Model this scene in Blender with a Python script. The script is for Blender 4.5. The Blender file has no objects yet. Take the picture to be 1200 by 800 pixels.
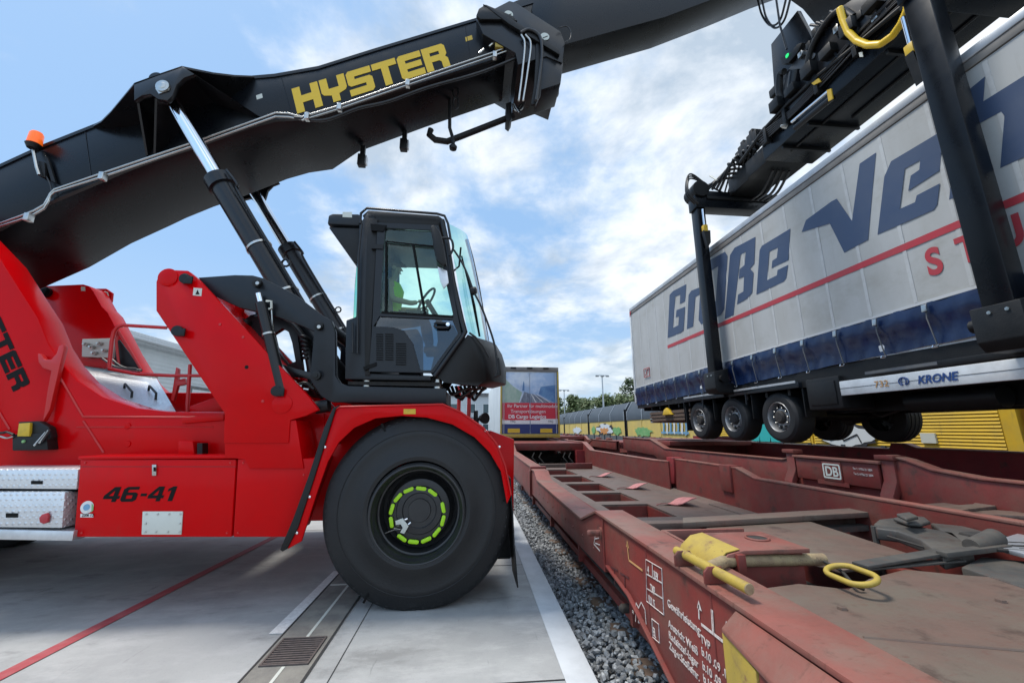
import bpy, bmesh, math, random
from mathutils import Vector, Matrix
random.seed(7)
S = bpy.context.scene
R = math.radians
# ------------------------------------------------------------------ camera
FPX, CAM_Z = 470.0, 1.75
TH = math.atan(103/FPX); PS = math.atan(47*math.cos(TH)/FPX)
Fv = Vector((math.sin(PS)*math.cos(TH), math.cos(PS)*math.cos(TH), math.sin(TH)))
Rv = Vector((math.cos(PS), -math.sin(PS), 0)); Uv = Rv.cross(Fv)
CAM = Vector((0, 0, CAM_Z))
cd = bpy.data.cameras.new('camera'); cam = bpy.data.objects.new('camera', cd)
S.collection.objects.link(cam); S.camera = cam
cd.sensor_width = 36; cd.lens = FPX/1200*36; cd.clip_start = 0.05; cd.clip_end = 3000
cam.matrix_world = Matrix(((Rv.x, Uv.x, -Fv.x, 0), (Rv.y, Uv.y, -Fv.y, 0), (Rv.z, Uv.z, -Fv.z, CAM_Z), (0, 0, 0, 1)))
# ------------------------------------------------------------------ world
SUN_EL, SUN_AZ = 67, -72          # azimuth measured from +Y towards +X
w = bpy.data.worlds.new('World'); S.world = w; w.use_nodes = True
nt = w.node_tree; nt.nodes.clear(); N = nt.nodes.new; Lk = nt.links.new
out = N('ShaderNodeOutputWorld'); bg = N('ShaderNodeBackground'); bg.inputs['Strength'].default_value = 0.12
sky = N('ShaderNodeTexSky'); sky.sky_type = 'NISHITA'; sky.sun_disc = False
sky.sun_elevation = R(SUN_EL); sky.sun_rotation = R(SUN_AZ); sky.air_density = 1.0; sky.dust_density = 1.3; sky.ozone_density = 1.2
tc = N('ShaderNodeTexCoord'); sep = N('ShaderNodeSeparateXYZ'); Lk(tc.outputs['Generated'], sep.inputs[0])
def wm(op, a, b=None, c=None):
    n = N('ShaderNodeMath'); n.operation = op
    for i, v in enumerate((a, b, c)):
        if v is None: continue
        if isinstance(v, (int, float)): n.inputs[i].default_value = v
        else: Lk(v, n.inputs[i])
    return n.outputs[0]
zz = wm('ADD', wm('MAXIMUM', sep.outputs['Z'], 0.0), 0.22)
cmb = N('ShaderNodeCombineXYZ'); Lk(wm('DIVIDE', sep.outputs['X'], zz), cmb.inputs[0]); Lk(wm('DIVIDE', sep.outputs['Y'], zz), cmb.inputs[1])
def wnoise(scale, det, rough, dist, off):
    mp = N('ShaderNodeMapping'); mp.inputs['Location'].default_value = off; Lk(cmb.outputs[0], mp.inputs[0])
    n = N('ShaderNodeTexNoise'); n.inputs['Scale'].default_value = scale; n.inputs['Detail'].default_value = det
    n.inputs['Roughness'].default_value = rough; n.inputs['Distortion'].default_value = dist; Lk(mp.outputs[0], n.inputs['Vector']); return n.outputs['Fac']
big = wnoise(1.25, 8, 0.55, 0.1, (3.1, 1.7, 0)); fine = wnoise(4.2, 12, 0.62, 0.15, (7.3, 2.2, 1.0))
dens = wm('ADD', wm('MULTIPLY', big, 0.75), wm('MULTIPLY', fine, 0.30))
# more cloud ahead and to the right of the machine
side = wm('MULTIPLY', wm('ADD', sep.outputs['X'], 0.1), 0.11)
dens = wm('ADD', dens, side)
cr = N('ShaderNodeMapRange'); cr.interpolation_type = 'SMOOTHSTEP'; Lk(dens, cr.inputs[0])
cr.inputs['From Min'].default_value = 0.462; cr.inputs['From Max'].default_value = 0.625
thk = wnoise(2.4, 8, 0.6, 0.3, (1.0, 9.0, 2.0))
ccol = N('ShaderNodeMix'); ccol.data_type = 'RGBA'
mr = N('ShaderNodeMapRange'); Lk(thk, mr.inputs[0]); mr.inputs['From Min'].default_value = .44; mr.inputs['From Max'].default_value = .62
Lk(mr.outputs[0], ccol.inputs[0]); ccol.inputs[6].default_value = (6.9, 7.1, 7.25, 1); ccol.inputs[7].default_value = (3.5, 4.1, 4.75, 1)
base = N('ShaderNodeMix'); base.data_type = 'RGBA'; base.inputs[0].default_value = 0.78
Lk(sky.outputs[0], base.inputs[6]); base.inputs[7].default_value = (2.25, 3.8, 6.0, 1)
mx = N('ShaderNodeMix'); mx.data_type = 'RGBA'; Lk(wm('MULTIPLY', cr.outputs[0], 0.86), mx.inputs[0]); Lk(base.outputs[2], mx.inputs[6]); Lk(ccol.outputs[2], mx.inputs[7])
low = N('ShaderNodeMapRange'); Lk(sep.outputs['Z'], low.inputs[0]); low.inputs['From Min'].default_value = 0.0; low.inputs['From Max'].default_value = 0.35; low.inputs['To Min'].default_value = .55; low.inputs['To Max'].default_value = 0.0
hz = N('ShaderNodeMix'); hz.data_type = 'RGBA'; Lk(low.outputs[0], hz.inputs[0]); Lk(mx.outputs[2], hz.inputs[6]); hz.inputs[7].default_value = (4.0, 4.9, 5.6, 1)
back_boost = N('ShaderNodeMapRange'); back_boost.interpolation_type = 'SMOOTHSTEP'; Lk(sep.outputs['Y'], back_boost.inputs[0]); back_boost.inputs['From Min'].default_value = 0.1; back_boost.inputs['From Max'].default_value = -0.6; back_boost.inputs['To Min'].default_value = 1.0; back_boost.inputs['To Max'].default_value = 1.5  # unseen sky behind the camera brightened, added as fill for camera-facing sides
sc = N('ShaderNodeVectorMath'); sc.operation = 'SCALE'; Lk(hz.outputs[2], sc.inputs[0]); Lk(back_boost.outputs[0], sc.inputs['Scale'])
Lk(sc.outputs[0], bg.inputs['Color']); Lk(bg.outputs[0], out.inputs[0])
# ------------------------------------------------------------------ sun, exposure
sd = bpy.data.lights.new('sun', 'SUN'); sd.energy = 2.7; sd.angle = R(14); sd.color = (1, .95, .88)
so = bpy.data.objects.new('sun', sd); S.collection.objects.link(so)
dv = Vector((math.sin(R(SUN_AZ))*math.cos(R(SUN_EL)), math.cos(R(SUN_AZ))*math.cos(R(SUN_EL)), math.sin(R(SUN_EL))))
so.rotation_euler = dv.to_track_quat('Z', 'Y').to_euler(); so.location = (0, 0, 60)
S.view_settings.view_transform = 'Standard'; S.view_settings.look = 'None'; S.view_settings.gamma = 1
S.view_settings.use_curve_mapping = False; S.view_settings.exposure = 0.46
S.render.engine = 'CYCLES'; S.cycles.max_bounces = 8; S.cycles.transparent_max_bounces = 12; S.cycles.caustics_reflective = False; S.cycles.caustics_refractive = False

# ------------------------------------------------------------------ helpers
def at(px, py, X=None, Y=None, Z=None):
    "the point of a real plane seen at a spot of the survey photograph"
    d = Fv + Rv*((px-600)/FPX) + Uv*((400-py)/FPX)
    if X is not None: t = (X-CAM.x)/d.x
    elif Y is not None: t = (Y-CAM.y)/d.y
    else: t = (Z-CAM.z)/d.z
    return CAM + d*t
def A(pts, **k): return [at(x, y, **k) for x, y in pts]
def Zp(pts, ox, oy, s): return [(ox+x/s, oy+y/s) for x, y in pts]
LOC = {}
def link(o): S.collection.objects.link(o); return o
def thing(name, label, cat, loc=(0, 0, 0), group=None):
    o = link(bpy.data.objects.new(name, None)); o.location = loc; LOC[o.name] = Vector(loc); o.empty_display_size = .3
    o['label'] = label; o['category'] = cat
    if group: o['group'] = group
    return o
def tag(o, label, cat, group=None):
    o['label'] = label; o['category'] = cat
    if group: o['group'] = group
    return o
def cr(path, n=6):
    "a smooth curve through the points"
    P = [Vector(p) for p in path]; P = [P[0]*2-P[1]]+P+[P[-1]*2-P[-2]]; res = []
    for i in range(1, len(P)-2):
        a, b, c, d = P[i-1:i+3]
        for k in range(n):
            t = k/n; res.append(.5*((2*b)+(c-a)*t+(2*a-5*b+4*c-d)*t*t+(3*b-a-3*c+d)*t**3))
    return res+[P[-2]]
class MB:
    def __init__(s): s.v = []; s.f = []
    def add(s, vs, fs):
        n = len(s.v); s.v += [Vector(v) for v in vs]; s.f += [tuple(i+n for i in f) for f in fs]; return s
    def box(s, lo, hi):
        x0, y0, z0 = lo; x1, y1, z1 = hi
        return s.add([(x0,y0,z0),(x1,y0,z0),(x1,y1,z0),(x0,y1,z0),(x0,y0,z1),(x1,y0,z1),(x1,y1,z1),(x0,y1,z1)],
                     [(0,3,2,1),(4,5,6,7),(0,1,5,4),(1,2,6,5),(2,3,7,6),(3,0,4,7)])
    def prism(s, pts, off):
        pts = [Vector(p) for p in pts]; off = Vector(off); n = len(pts)
        return s.add(pts+[p+off for p in pts], [tuple(range(n)), tuple(range(2*n-1, n-1, -1))]+[(i, (i+1) % n, (i+1) % n+n, i+n) for i in range(n)])
    def loft(s, rings, cap=True, closed=True):
        n = len(rings[0]); vs = [p for r in rings for p in r]; fs = []
        for k in range(len(rings)-1):
            for i in range(n if closed else n-1):
                j = (i+1) % n; fs.append((k*n+i, k*n+j, (k+1)*n+j, (k+1)*n+i))
        if cap and closed: fs += [tuple(range(n-1, -1, -1)), tuple(range((len(rings)-1)*n, len(rings)*n))]
        return s.add(vs, fs)
    def tube(s, path, r, n=10, close=False):
        path = [Vector(p) for p in path]; m = len(path); rings = []; u = None
        rr = r if isinstance(r, (list, tuple)) else [r]*m
        for i, p in enumerate(path):
            a = path[i-1] if (i or close) else p; b = path[(i+1) % m] if (i < m-1 or close) else p
            t = (b-a).normalized()
            if u is None:
                u = t.orthogonal().normalized()
            u = (u - t*u.dot(t)).normalized(); v = t.cross(u)
            rings.append([p + (u*math.cos(2*math.pi*k/n)+v*math.sin(2*math.pi*k/n))*rr[i] for k in range(n)])
        if close: rings.append(rings[0])
        return s.loft(rings, cap=not close)
    def hose(s, path, r, n=8):
        return s.tube(cr(path), r, n)
    def lathe(s, c, axis, prof, n=48, cap=True):
        "prof = (distance along axis, radius)"
        c = Vector(c); ax = Vector(axis).normalized(); u = ax.orthogonal().normalized(); v = ax.cross(u)
        rings = [[c+ax*d+(u*math.cos(2*math.pi*k/n)+v*math.sin(2*math.pi*k/n))*max(r, 1e-4) for k in range(n)] for d, r in prof]
        return s.loft(rings, cap=cap)
    def plate(s, px, t, X=None, Y=None, Z=None):
        pts = A(px, X=X, Y=Y, Z=Z)
        off = (t, 0, 0) if X is not None else (0, t, 0) if Y is not None else (0, 0, t)
        return s.prism(pts, off)
def part(name, mb, mat, parent=None, bevel=0.0, smooth=None, root=None):
    me = bpy.data.meshes.new(name)
    off = Vector((0, 0, 0)); p = parent
    while p is not None and p.parent is not None: p = p.parent
    if p is not None: off = LOC[p.name]
    base = Vector((0, 0, 0))
    if parent is None:
        lo = [min(v[i] for v in mb.v) for i in range(3)]; hi = [max(v[i] for v in mb.v) for i in range(3)]
        base = Vector(((lo[0]+hi[0])/2, (lo[1]+hi[1])/2, lo[2])); off = base
    me.from_pydata([tuple(v-off) for v in mb.v], [], mb.f)
    bm = bmesh.new(); bm.from_mesh(me); bmesh.ops.recalc_face_normals(bm, faces=bm.faces)
    if bevel:
        bmesh.ops.remove_doubles(bm, verts=bm.verts, dist=1e-5)
        es = [e for e in bm.edges if len(e.link_faces) == 2 and e.calc_face_angle(0) > R(28)]
        bmesh.ops.bevel(bm, geom=es, offset=bevel, segments=2, profile=0.5, affect='EDGES', clamp_overlap=True)
    bm.to_mesh(me); bm.free()
    me.shade_smooth(); me.set_sharp_from_angle(angle=R(smooth if smooth is not None else 32))
    me.materials.append(mat)
    o = link(bpy.data.objects.new(name, me)); o.location = base
    if parent is not None: o.parent = parent
    else: LOC[o.name] = base
    return o
def struct(name, mb, mat, kind='structure', **k):
    o = part(name, mb, mat, **k); o['kind'] = kind; return o
def shapes(name, loops, O, u, v, mat, parent, t=0.004):
    "flat lettering from outline loops, holes allowed; O,u,v = its plane"
    cu = bpy.data.curves.new('c', 'CURVE'); cu.dimensions = '2D'; cu.fill_mode = 'BOTH'; cu.extrude = t/2
    for lp in loops:
        sp = cu.splines.new('POLY'); sp.points.add(len(lp)-1); sp.use_cyclic_u = True
        for i, (a, b) in enumerate(lp): sp.points[i].co = (a, b, 0, 1)
    return curve_mesh(name, cu, O, u, v, mat, parent)
def curve_mesh(name, cu, O, u, v, mat, parent):
    tmp = link(bpy.data.objects.new('tmp', cu)); dg = bpy.context.evaluated_depsgraph_get(); dg.update()
    me = bpy.data.meshes.new_from_object(tmp.evaluated_get(dg)); bpy.data.objects.remove(tmp)
    n = u.cross(v).normalized(); p = parent
    while p is not None and p.parent is not None: p = p.parent
    off = LOC[p.name]
    for q in me.vertices: q.co = O + u*q.co.x + v*q.co.y + n*q.co.z - off
    me.materials.clear(); me.materials.append(mat)
    o = link(bpy.data.objects.new(name, me)); o.parent = parent; me.name = name; return o
def text(s, O, u, v, size, mat, parent, bold=0.0, shear=0.0, sx=1.0, name='lettering', space=1.0, t=0.003):
    cu = bpy.data.curves.new('t', 'FONT'); cu.body = s; cu.size = 1; cu.extrude = t/2; cu.offset = bold; cu.shear = shear; cu.space_character = space
    u = Vector(u).normalized()*size*sx; v = Vector(v).normalized()*size
    return curve_mesh(name, cu, Vector(O)-u.cross(v).normalized()*0, u, v, mat, parent)
def plane_loops(px_loops, off=0.0, X=None, Y=None):
    "outlines on a real vertical plane, as plane coordinates"
    res = []
    for lp in px_loops:
        pts = A(lp, X=X, Y=Y)
        res.append([(-p.y, p.z) if X is not None else (p.x, p.z) for p in pts])
    if X is not None: return res, Vector((X-off, 0, 0)), Vector((0, -1, 0)), Vector((0, 0, 1))
    return res, Vector((0, Y-off, 0)), Vector((1, 0, 0)), Vector((0, 0, 1))

# ------------------------------------------------------------------ materials
def mat(name, col, rough=.5, metal=0.0, col2=None, scale=3.0, amt=.5, bump=0.0, bscale=40.0, coat=0.0, det=6, stretch=None, lo=.35, hi=.68, spec=None):
    m = bpy.data.materials.new(name); m.use_nodes = True; t = m.node_tree; b = t.nodes['Principled BSDF']
    b.inputs['Base Color'].default_value = (*col, 1); b.inputs['Roughness'].default_value = rough; b.inputs['Metallic'].default_value = metal
    if coat: b.inputs['Coat Weight'].default_value = coat; b.inputs['Coat Roughness'].default_value = .06
    if spec is not None: b.inputs['Specular IOR Level'].default_value = spec
    tcn = t.nodes.new('ShaderNodeTexCoord'); mp = t.nodes.new('ShaderNodeMapping'); t.links.new(tcn.outputs['Object'], mp.inputs[0])
    if stretch: mp.inputs['Scale'].default_value = stretch
    if col2:
        n = t.nodes.new('ShaderNodeTexNoise'); n.inputs['Scale'].default_value = scale; n.inputs['Detail'].default_value = det; n.inputs['Roughness'].default_value = .62
        t.links.new(mp.outputs[0], n.inputs['Vector'])
        r = t.nodes.new('ShaderNodeMapRange'); r.interpolation_type = 'SMOOTHSTEP'; r.inputs['From Min'].default_value = lo; r.inputs['From Max'].default_value = hi; r.inputs['To Max'].default_value = amt
        t.links.new(n.outputs['Fac'], r.inputs[0])
        x = t.nodes.new('ShaderNodeMix'); x.data_type = 'RGBA'; x.inputs[6].default_value = (*col, 1); x.inputs[7].default_value = (*col2, 1)
        t.links.new(r.outputs[0], x.inputs[0]); t.links.new(x.outputs[2], b.inputs['Base Color']); m['mixout'] = x.name
        rr = t.nodes.new('ShaderNodeMapRange'); t.links.new(n.outputs['Fac'], rr.inputs[0]); rr.inputs['To Min'].default_value = max(.03, rough-.1); rr.inputs['To Max'].default_value = min(1, rough+.14)
        t.links.new(rr.outputs[0], b.inputs['Roughness'])
    if bump:
        n2 = t.nodes.new('ShaderNodeTexNoise'); n2.inputs['Scale'].default_value = bscale; n2.inputs['Detail'].default_value = 5; t.links.new(mp.outputs[0], n2.inputs['Vector'])
        bp = t.nodes.new('ShaderNodeBump'); bp.inputs['Strength'].default_value = bump; bp.inputs['Distance'].default_value = .02
        t.links.new(n2.outputs['Fac'], bp.inputs['Height']); t.links.new(bp.outputs[0], b.inputs['Normal'])
    return m
def overlay(m, col, scale, lo, hi, amt, stretch=None, det=8):
    "a second layer of dirt or wear mixed over a material's base colour"
    t = m.node_tree; b = t.nodes['Principled BSDF']; x = t.nodes.new('ShaderNodeMix'); x.data_type = 'RGBA'
    src = b.inputs['Base Color'].links[0].from_socket if b.inputs['Base Color'].links else None
    if src: t.links.new(src, x.inputs[6])
    else: x.inputs[6].default_value = b.inputs['Base Color'].default_value
    x.inputs[7].default_value = (*col, 1)
    tcn = t.nodes.new('ShaderNodeTexCoord'); mp = t.nodes.new('ShaderNodeMapping'); t.links.new(tcn.outputs['Object'], mp.inputs[0])
    if stretch: mp.inputs['Scale'].default_value = stretch
    n = t.nodes.new('ShaderNodeTexNoise'); n.inputs['Scale'].default_value = scale; n.inputs['Detail'].default_value = det; n.inputs['Roughness'].default_value = .7; t.links.new(mp.outputs[0], n.inputs['Vector'])
    r = t.nodes.new('ShaderNodeMapRange'); r.interpolation_type = 'SMOOTHSTEP'; r.inputs['From Min'].default_value = lo; r.inputs['From Max'].default_value = hi; r.inputs['To Max'].default_value = amt
    t.links.new(n.outputs['Fac'], r.inputs[0]); t.links.new(r.outputs[0], x.inputs[0]); t.links.new(x.outputs[2], b.inputs['Base Color']); return m
M = {}
M['red'] = mat('red_paint', (.56, .001, .003), .18, 0, (.49, .002, .004), 2.2, .6, bump=.02, bscale=4, spec=.13)
overlay(M['red'], (.36, .02, .015), 5, .54, .78, .35, stretch=(1, 1, .35)); overlay(M['red'], (.20, .03, .02), 24, .70, .80, .4)
M['red_dull'] = mat('red_rail_paint', (.50, .010, .010), .4, coat=.1)
M['black'] = mat('black_gloss_paint', (.006, .0065, .008), .28, 0, (.013, .013, .015), 5, .4, spec=.4, bump=.02, bscale=9)
M['boom'] = mat('boom_paint', (.003, .0042, .0065), .27, 0, (.006, .008, .010), 3, .5, bump=.02, bscale=3, spec=.26)
M['black_matt'] = mat('black_matt', (.005, .0055, .006), .48, 0, (.012, .012, .012), 8, .5, spec=.35, bump=.1, bscale=60)
M['grey'] = mat('graphite_paint', (.010, .013, .017), .34, 0, (.018, .021, .025), 6, .4, spec=.32)
M['rubber'] = mat('tyre_rubber', (.0065, .007, .008), .6, 0, (.016, .0155, .015), 3, .6, bump=.15, bscale=45)
M['hose'] = mat('hose_rubber', (.014, .014, .015), .42)
M['chrome'] = mat('chrome', (.78, .80, .83), .08, 1)
M['zinc'] = mat('zinc_pipe', (.48, .48, .46), .28, 1, (.4, .38, .33), 12, .4)
M['alu'] = mat('aluminium', (.62, .64, .66), .42, .85, (.45, .46, .47), 8, .5)
M['yellow'] = mat('safety_yellow', (.62, .40, .02), .42, 0, (.45, .30, .04), 20, .5)
M['yellow_old'] = mat('worn_yellow', (.40, .285, .045), .6, 0, (.27, .19, .06), 9, .6, bump=.1, bscale=90, lo=.42, hi=.7)
overlay(M['yellow_old'], (.12, .06, .03), 34, .60, .70, .85); overlay(M['yellow_old'], (.16, .06, .04), 9, .60, .68, .6)
M['rusty'] = mat('rusty_bar', (.34, .26, .14), .75, 0, (.22, .15, .09), 12, .8, bump=.25, bscale=90)
overlay(M['rusty'], (.05, .03, .025), 38, .57, .68, .8)
M['letter_yellow'] = mat('letter_yellow', (.72, .46, .01), .4)
M['lime'] = mat('lime_plastic', (.42, .78, .01), .4)
M['orange'] = mat('orange_lens', (.95, .14, .01), .2); M['orange'].node_tree.nodes['Principled BSDF'].inputs['Emission Color'].default_value = (1, .15, .01, 1); M['orange'].node_tree.nodes['Principled BSDF'].inputs['Emission Strength'].default_value = .35
M['green_lamp'] = mat('green_lens', (.02, .7, .15), .2); M['green_lamp'].node_tree.nodes['Principled BSDF'].inputs['Emission Color'].default_value = (.02, 1, .25, 1); M['green_lamp'].node_tree.nodes['Principled BSDF'].inputs['Emission Strength'].default_value = .5
M['white'] = mat('white_marking', (.72, .72, .70), .6, 0, (.50, .48, .46), 25, .6)
M['marking'] = mat('wagon_stencil', (.66, .62, .58), .7, 0, (.35, .2, .18), 60, .6)
M['dark_letter'] = mat('dark_letter', (.006, .006, .006), .6, spec=.15)
M['cream'] = mat('cream_plate', (.58, .60, .54), .5)
def wagonmat(name, c, dust, amt):
    m = mat(name, c, .58, 0, (c[0]*.72, c[1]*.8, c[2]*.8), 4, .7, bump=.08, bscale=50)
    overlay(m, dust, 2.2, .38, .70, amt); overlay(m, (.05, .028, .020), 5, .54, .70, .75); overlay(m, (.12, .045, .03), 14, .55, .70, .55, stretch=(1, 2.5, .3)); overlay(m, (.40, .15, .13), 30, .67, .76, .5, stretch=(1, .3, 1)); overlay(m, (.03, .018, .014), 55, .68, .74, .7); return m
M['wag'] = wagonmat('oxide_red_paint', (.19, .027, .021), (.125, .064, .045), .6)
M['wag_top'] = wagonmat('oxide_red_worn', (.255, .078, .058), (.19, .125, .095), .8)
M['wag_red'] = wagonmat('bright_wagon_red', (.25, .016, .018), (.20, .03, .028), .3)
M['deck'] = wagonmat('dusty_deck', (.150, .092, .070), (.135, .112, .085), .9)
M['floor'] = wagonmat('dusty_floor', (.13, .082, .064), (.12, .095, .075), .8)
M['dusty'] = wagonmat('grey_greased_steel', (.055, .052, .048), (.14, .12, .095), .55)
M['pink'] = mat('scraped_pink', (.50, .18, .16), .5, 0, (.34, .12, .11), 14, .8)
M['bogie'] = mat('bogie_black', (.02, .019, .018), .8, 0, (.05, .042, .035), 9, .6, bump=.2)
M['con'] = mat('concrete', (.37, .375, .365), .8, 0, (.28, .285, .28), 1.1, .9, bump=.16, bscale=160, stretch=(1, .8, 1))
overlay(M['con'], (.46, .46, .45), 2.6, .46, .70, .6, stretch=(.6, 1.5, 1)); overlay(M['con'], (.17, .17, .165), 1.6, .54, .70, .6, stretch=(.7, 1.3, 1)); overlay(M['con'], (.12, .12, .12), 6, .62, .72, .55, stretch=(1.6, .18, 1)); overlay(M['con'], (.2, .2, .2), 70, .56, .72, .6); overlay(M['con'], (.5, .5, .49), 140, .62, .74, .5); overlay(M['con'], (.05, .05, .05), 3.4, .71, .75, .7)
M['kerb'] = mat('kerb_concrete', (.56, .58, .59), .75, 0, (.46, .48, .49), 4, .8, bump=.1, bscale=150)
overlay(M['kerb'], (.28, .28, .27), 60, .6, .78, .5)
M['drain'] = mat('drain_concrete', (.24, .23, .20), .8, 0, (.15, .14, .13), 5, .8, bump=.2, bscale=90)
M['joint'] = mat('joint_sealant', (.03, .03, .03), .8)
M['redline'] = mat('red_ground_paint', (.36, .05, .06), .75, 0, (.40, .13, .13), 7, .6, bump=.1, bscale=120)
overlay(M['redline'], (.2, .17, .17), 30, .58, .72, .7)
M['iron'] = mat('grate_iron', (.14, .115, .105), .6, .3, (.07, .06, .06), 20, .6)
M['gravel'] = mat('ballast_bed', (.12, .12, .115), .9, 0, (.06, .06, .06), 30, .8, bump=.6, bscale=40)
M['earth'] = mat('gravel_ground', (.16, .155, .14), .95, 0, (.09, .10, .07), 1.5, .8, bump=.4, bscale=20)
M['wood'] = mat('sleeper_wood', (.10, .065, .045), .85, 0, (.16, .11, .08), 6, .7, bump=.3, bscale=30, stretch=(1, 8, 4))
M['curtain'] = mat('grey_tarpaulin', (.42, .425, .412), .5, 0, (.355, .355, .335), 1.6, .8, bump=.05, bscale=5, stretch=(1, 1, .35))
overlay(M['curtain'], (.27, .26, .22), 1.3, .48, .78, .65, stretch=(1, .8, 1.3)); overlay(M['curtain'], (.30, .28, .25), 6, .56, .78, .45, stretch=(1, 2.5, .25))
M['blue'] = mat('blue_tarpaulin', (.004, .013, .050), .28, 0, (.006, .022, .078), 3, .6, bump=.3, bscale=5)
M['navy'] = mat('navy_print', (.032, .058, .12), .5, 0, (.05, .075, .13), 2, .7, bump=.03)
M['redprint'] = mat('red_print', (.42, .028, .04), .5, 0, (.34, .05, .06), 4, .6)
M['seam'] = mat('tarp_seam', (.5, .51, .51), .5)
M['silver'] = mat('roof_rail', (.48, .50, .52), .42, .5, (.35, .35, .34), 4, .6)
M['roofside'] = mat('roof_rail_dirty', (.19, .18, .165), .6, 0, (.12, .11, .10), 3, .7)
M['guard'] = mat('side_guard_white', (.74, .76, .76), .45, .2, (.45, .46, .45), 3, .6)
M['krone'] = mat('blue_letter', (.02, .06, .20), .4)
M['oldorange'] = mat('faded_orange', (.55, .30, .12), .6)
M['yel_car'] = mat('wagon_yellow', (.68, .44, .03), .5, 0, (.52, .35, .05), 1.5, .8)
overlay(M['yel_car'], (.22, .15, .06), 4, .56, .78, .5, stretch=(1, 3, .4))
M['yel_far'] = mat('wagon_yellow_pale', (.66, .49, .13), .6, 0, (.54, .42, .15), 1, .8)
M['roof_grey'] = mat('wagon_roof_grey', (.055, .07, .085), .45, .2, (.09, .105, .12), 2, .7)
M['chassis_grey'] = mat('chassis_grey', (.09, .10, .115), .7, 0, (.18, .17, .15), 3, .7)
M['teal'] = mat('teal_spray', (.03, .42, .40), .6); M['spray_white'] = mat('white_spray', (.62, .66, .68), .6); M['spray_green'] = mat('green_spray', (.12, .36, .12), .6, 0, (.3, .45, .2), 5, .8)
M['spray_blue'] = mat('blue_spray', (.16, .34, .50), .6); M['spray_black'] = mat('black_spray', (.03, .03, .035), .6); M['spray_orange'] = mat('orange_spray', (.6, .26, .08), .6)
M['clad'] = mat('wall_cladding', (.46, .50, .52), .5, 0, (.40, .44, .46), 1, .7)
M['clad2'] = mat('roof_cladding', (.50, .54, .57), .5)
M['winglass'] = mat('far_window', (.05, .08, .09), .1)
M['bark'] = mat('bark', (.09, .07, .05), .9, 0, (.05, .04, .03), 9, .7)
M['leafA'] = mat('leaves_mid', (.065, .10, .03), .6, 0, (.10, .13, .04), .8, .9); M['leafB'] = mat('leaves_dark', (.035, .065, .02), .6, 0, (.07, .10, .03), .8, .9)
M['mast'] = mat('mast_steel', (.42, .45, .47), .5, .4)
M['skin'] = mat('skin', (.62, .34, .23), .5); M['hivis'] = mat('hi_vis_fabric', (.55, .80, .03), .6); M['cloth'] = mat('dark_cloth', (.02, .022, .03), .8); M['hair'] = mat('dark_hair', (.02, .015, .012), .6)
M['seat'] = mat('seat_fabric', (.02, .02, .022), .7)
def glass(name, tint, rough=.0, refl=.5):
    m = bpy.data.materials.new(name); m.use_nodes = True; t = m.node_tree; t.nodes.clear(); n = t.nodes.new
    o = n('ShaderNodeOutputMaterial'); tr = n('ShaderNodeBsdfTransparent'); tr.inputs[0].default_value = (*tint, 1)
    g = n('ShaderNodeBsdfGlossy'); g.inputs['Roughness'].default_value = rough; g.inputs[0].default_value = (.9, .95, 1, 1)
    f = n('ShaderNodeFresnel'); f.inputs[0].default_value = 1.5; mu = n('ShaderNodeMath'); mu.operation = 'MULTIPLY'; mu.inputs[1].default_value = refl*2
    mxs = n('ShaderNodeMixShader'); t.links.new(f.outputs[0], mu.inputs[0]); t.links.new(mu.outputs[0], mxs.inputs[0]); t.links.new(tr.outputs[0], mxs.inputs[1]); t.links.new(g.outputs[0], mxs.inputs[2]); t.links.new(mxs.outputs[0], o.inputs[0]); return m
M['glass'] = glass('cab_side_glass', (.74, .95, .90), refl=.35); M['glass_green'] = glass('cab_green_glass', (.50, .86, .76), refl=.5); M['glass_dark'] = glass('cab_lower_glass', (.20, .32, .42), refl=.9)
def treadplate():
    m = mat('tread_plate', (.68, .70, .72), .34, .6, (.56, .58, .60), 3, .6); t = m.node_tree; b = t.nodes['Principled BSDF']
    tcn = t.nodes.new('ShaderNodeTexCoord'); mp = t.nodes.new('ShaderNodeMapping'); mp.inputs['Rotation'].default_value = (R(45), R(0), R(45)); mp.inputs['Scale'].default_value = (1, 1, 1); t.links.new(tcn.outputs['Object'], mp.inputs[0])
    n = t.nodes.new('ShaderNodeTexVoronoi'); n.inputs['Scale'].default_value = 27; n.inputs['Randomness'].default_value = 0.0; t.links.new(mp.outputs[0], n.inputs['Vector'])
    r = t.nodes.new('ShaderNodeMapRange'); r.inputs['From Min'].default_value = .15; r.inputs['From Max'].default_value = .42; r.inputs['To Min'].default_value = 1; r.inputs['To Max'].default_value = 0; t.links.new(n.outputs['Distance'], r.inputs[0])
    bp = t.nodes.new('ShaderNodeBump'); bp.inputs['Strength'].default_value = .8; bp.inputs['Distance'].default_value = .006; t.links.new(r.outputs[0], bp.inputs['Height']); t.links.new(bp.outputs[0], b.inputs['Normal'])
    return m
M['tread'] = treadplate()
def linebump(m, axis, freq, strength, dist=.02, prof='SIN', col=None):
    "ribs or louvers along an axis of the object"
    t = m.node_tree; b = t.nodes['Principled BSDF']; tcn = t.nodes.new('ShaderNodeTexCoord'); wv = t.nodes.new('ShaderNodeTexWave'); wv.wave_type = 'BANDS'; wv.bands_direction = axis; wv.wave_profile = prof
    wv.inputs['Scale'].default_value = freq; t.links.new(tcn.outputs['Object'], wv.inputs['Vector'])
    bp = t.nodes.new('ShaderNodeBump'); bp.inputs['Strength'].default_value = strength; bp.inputs['Distance'].default_value = dist; t.links.new(wv.outputs['Fac'], bp.inputs['Height'])
    if b.inputs['Normal'].links: t.links.new(b.inputs['Normal'].links[0].from_socket, bp.inputs['Normal'])
    t.links.new(bp.outputs[0], b.inputs['Normal']); return m
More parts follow.
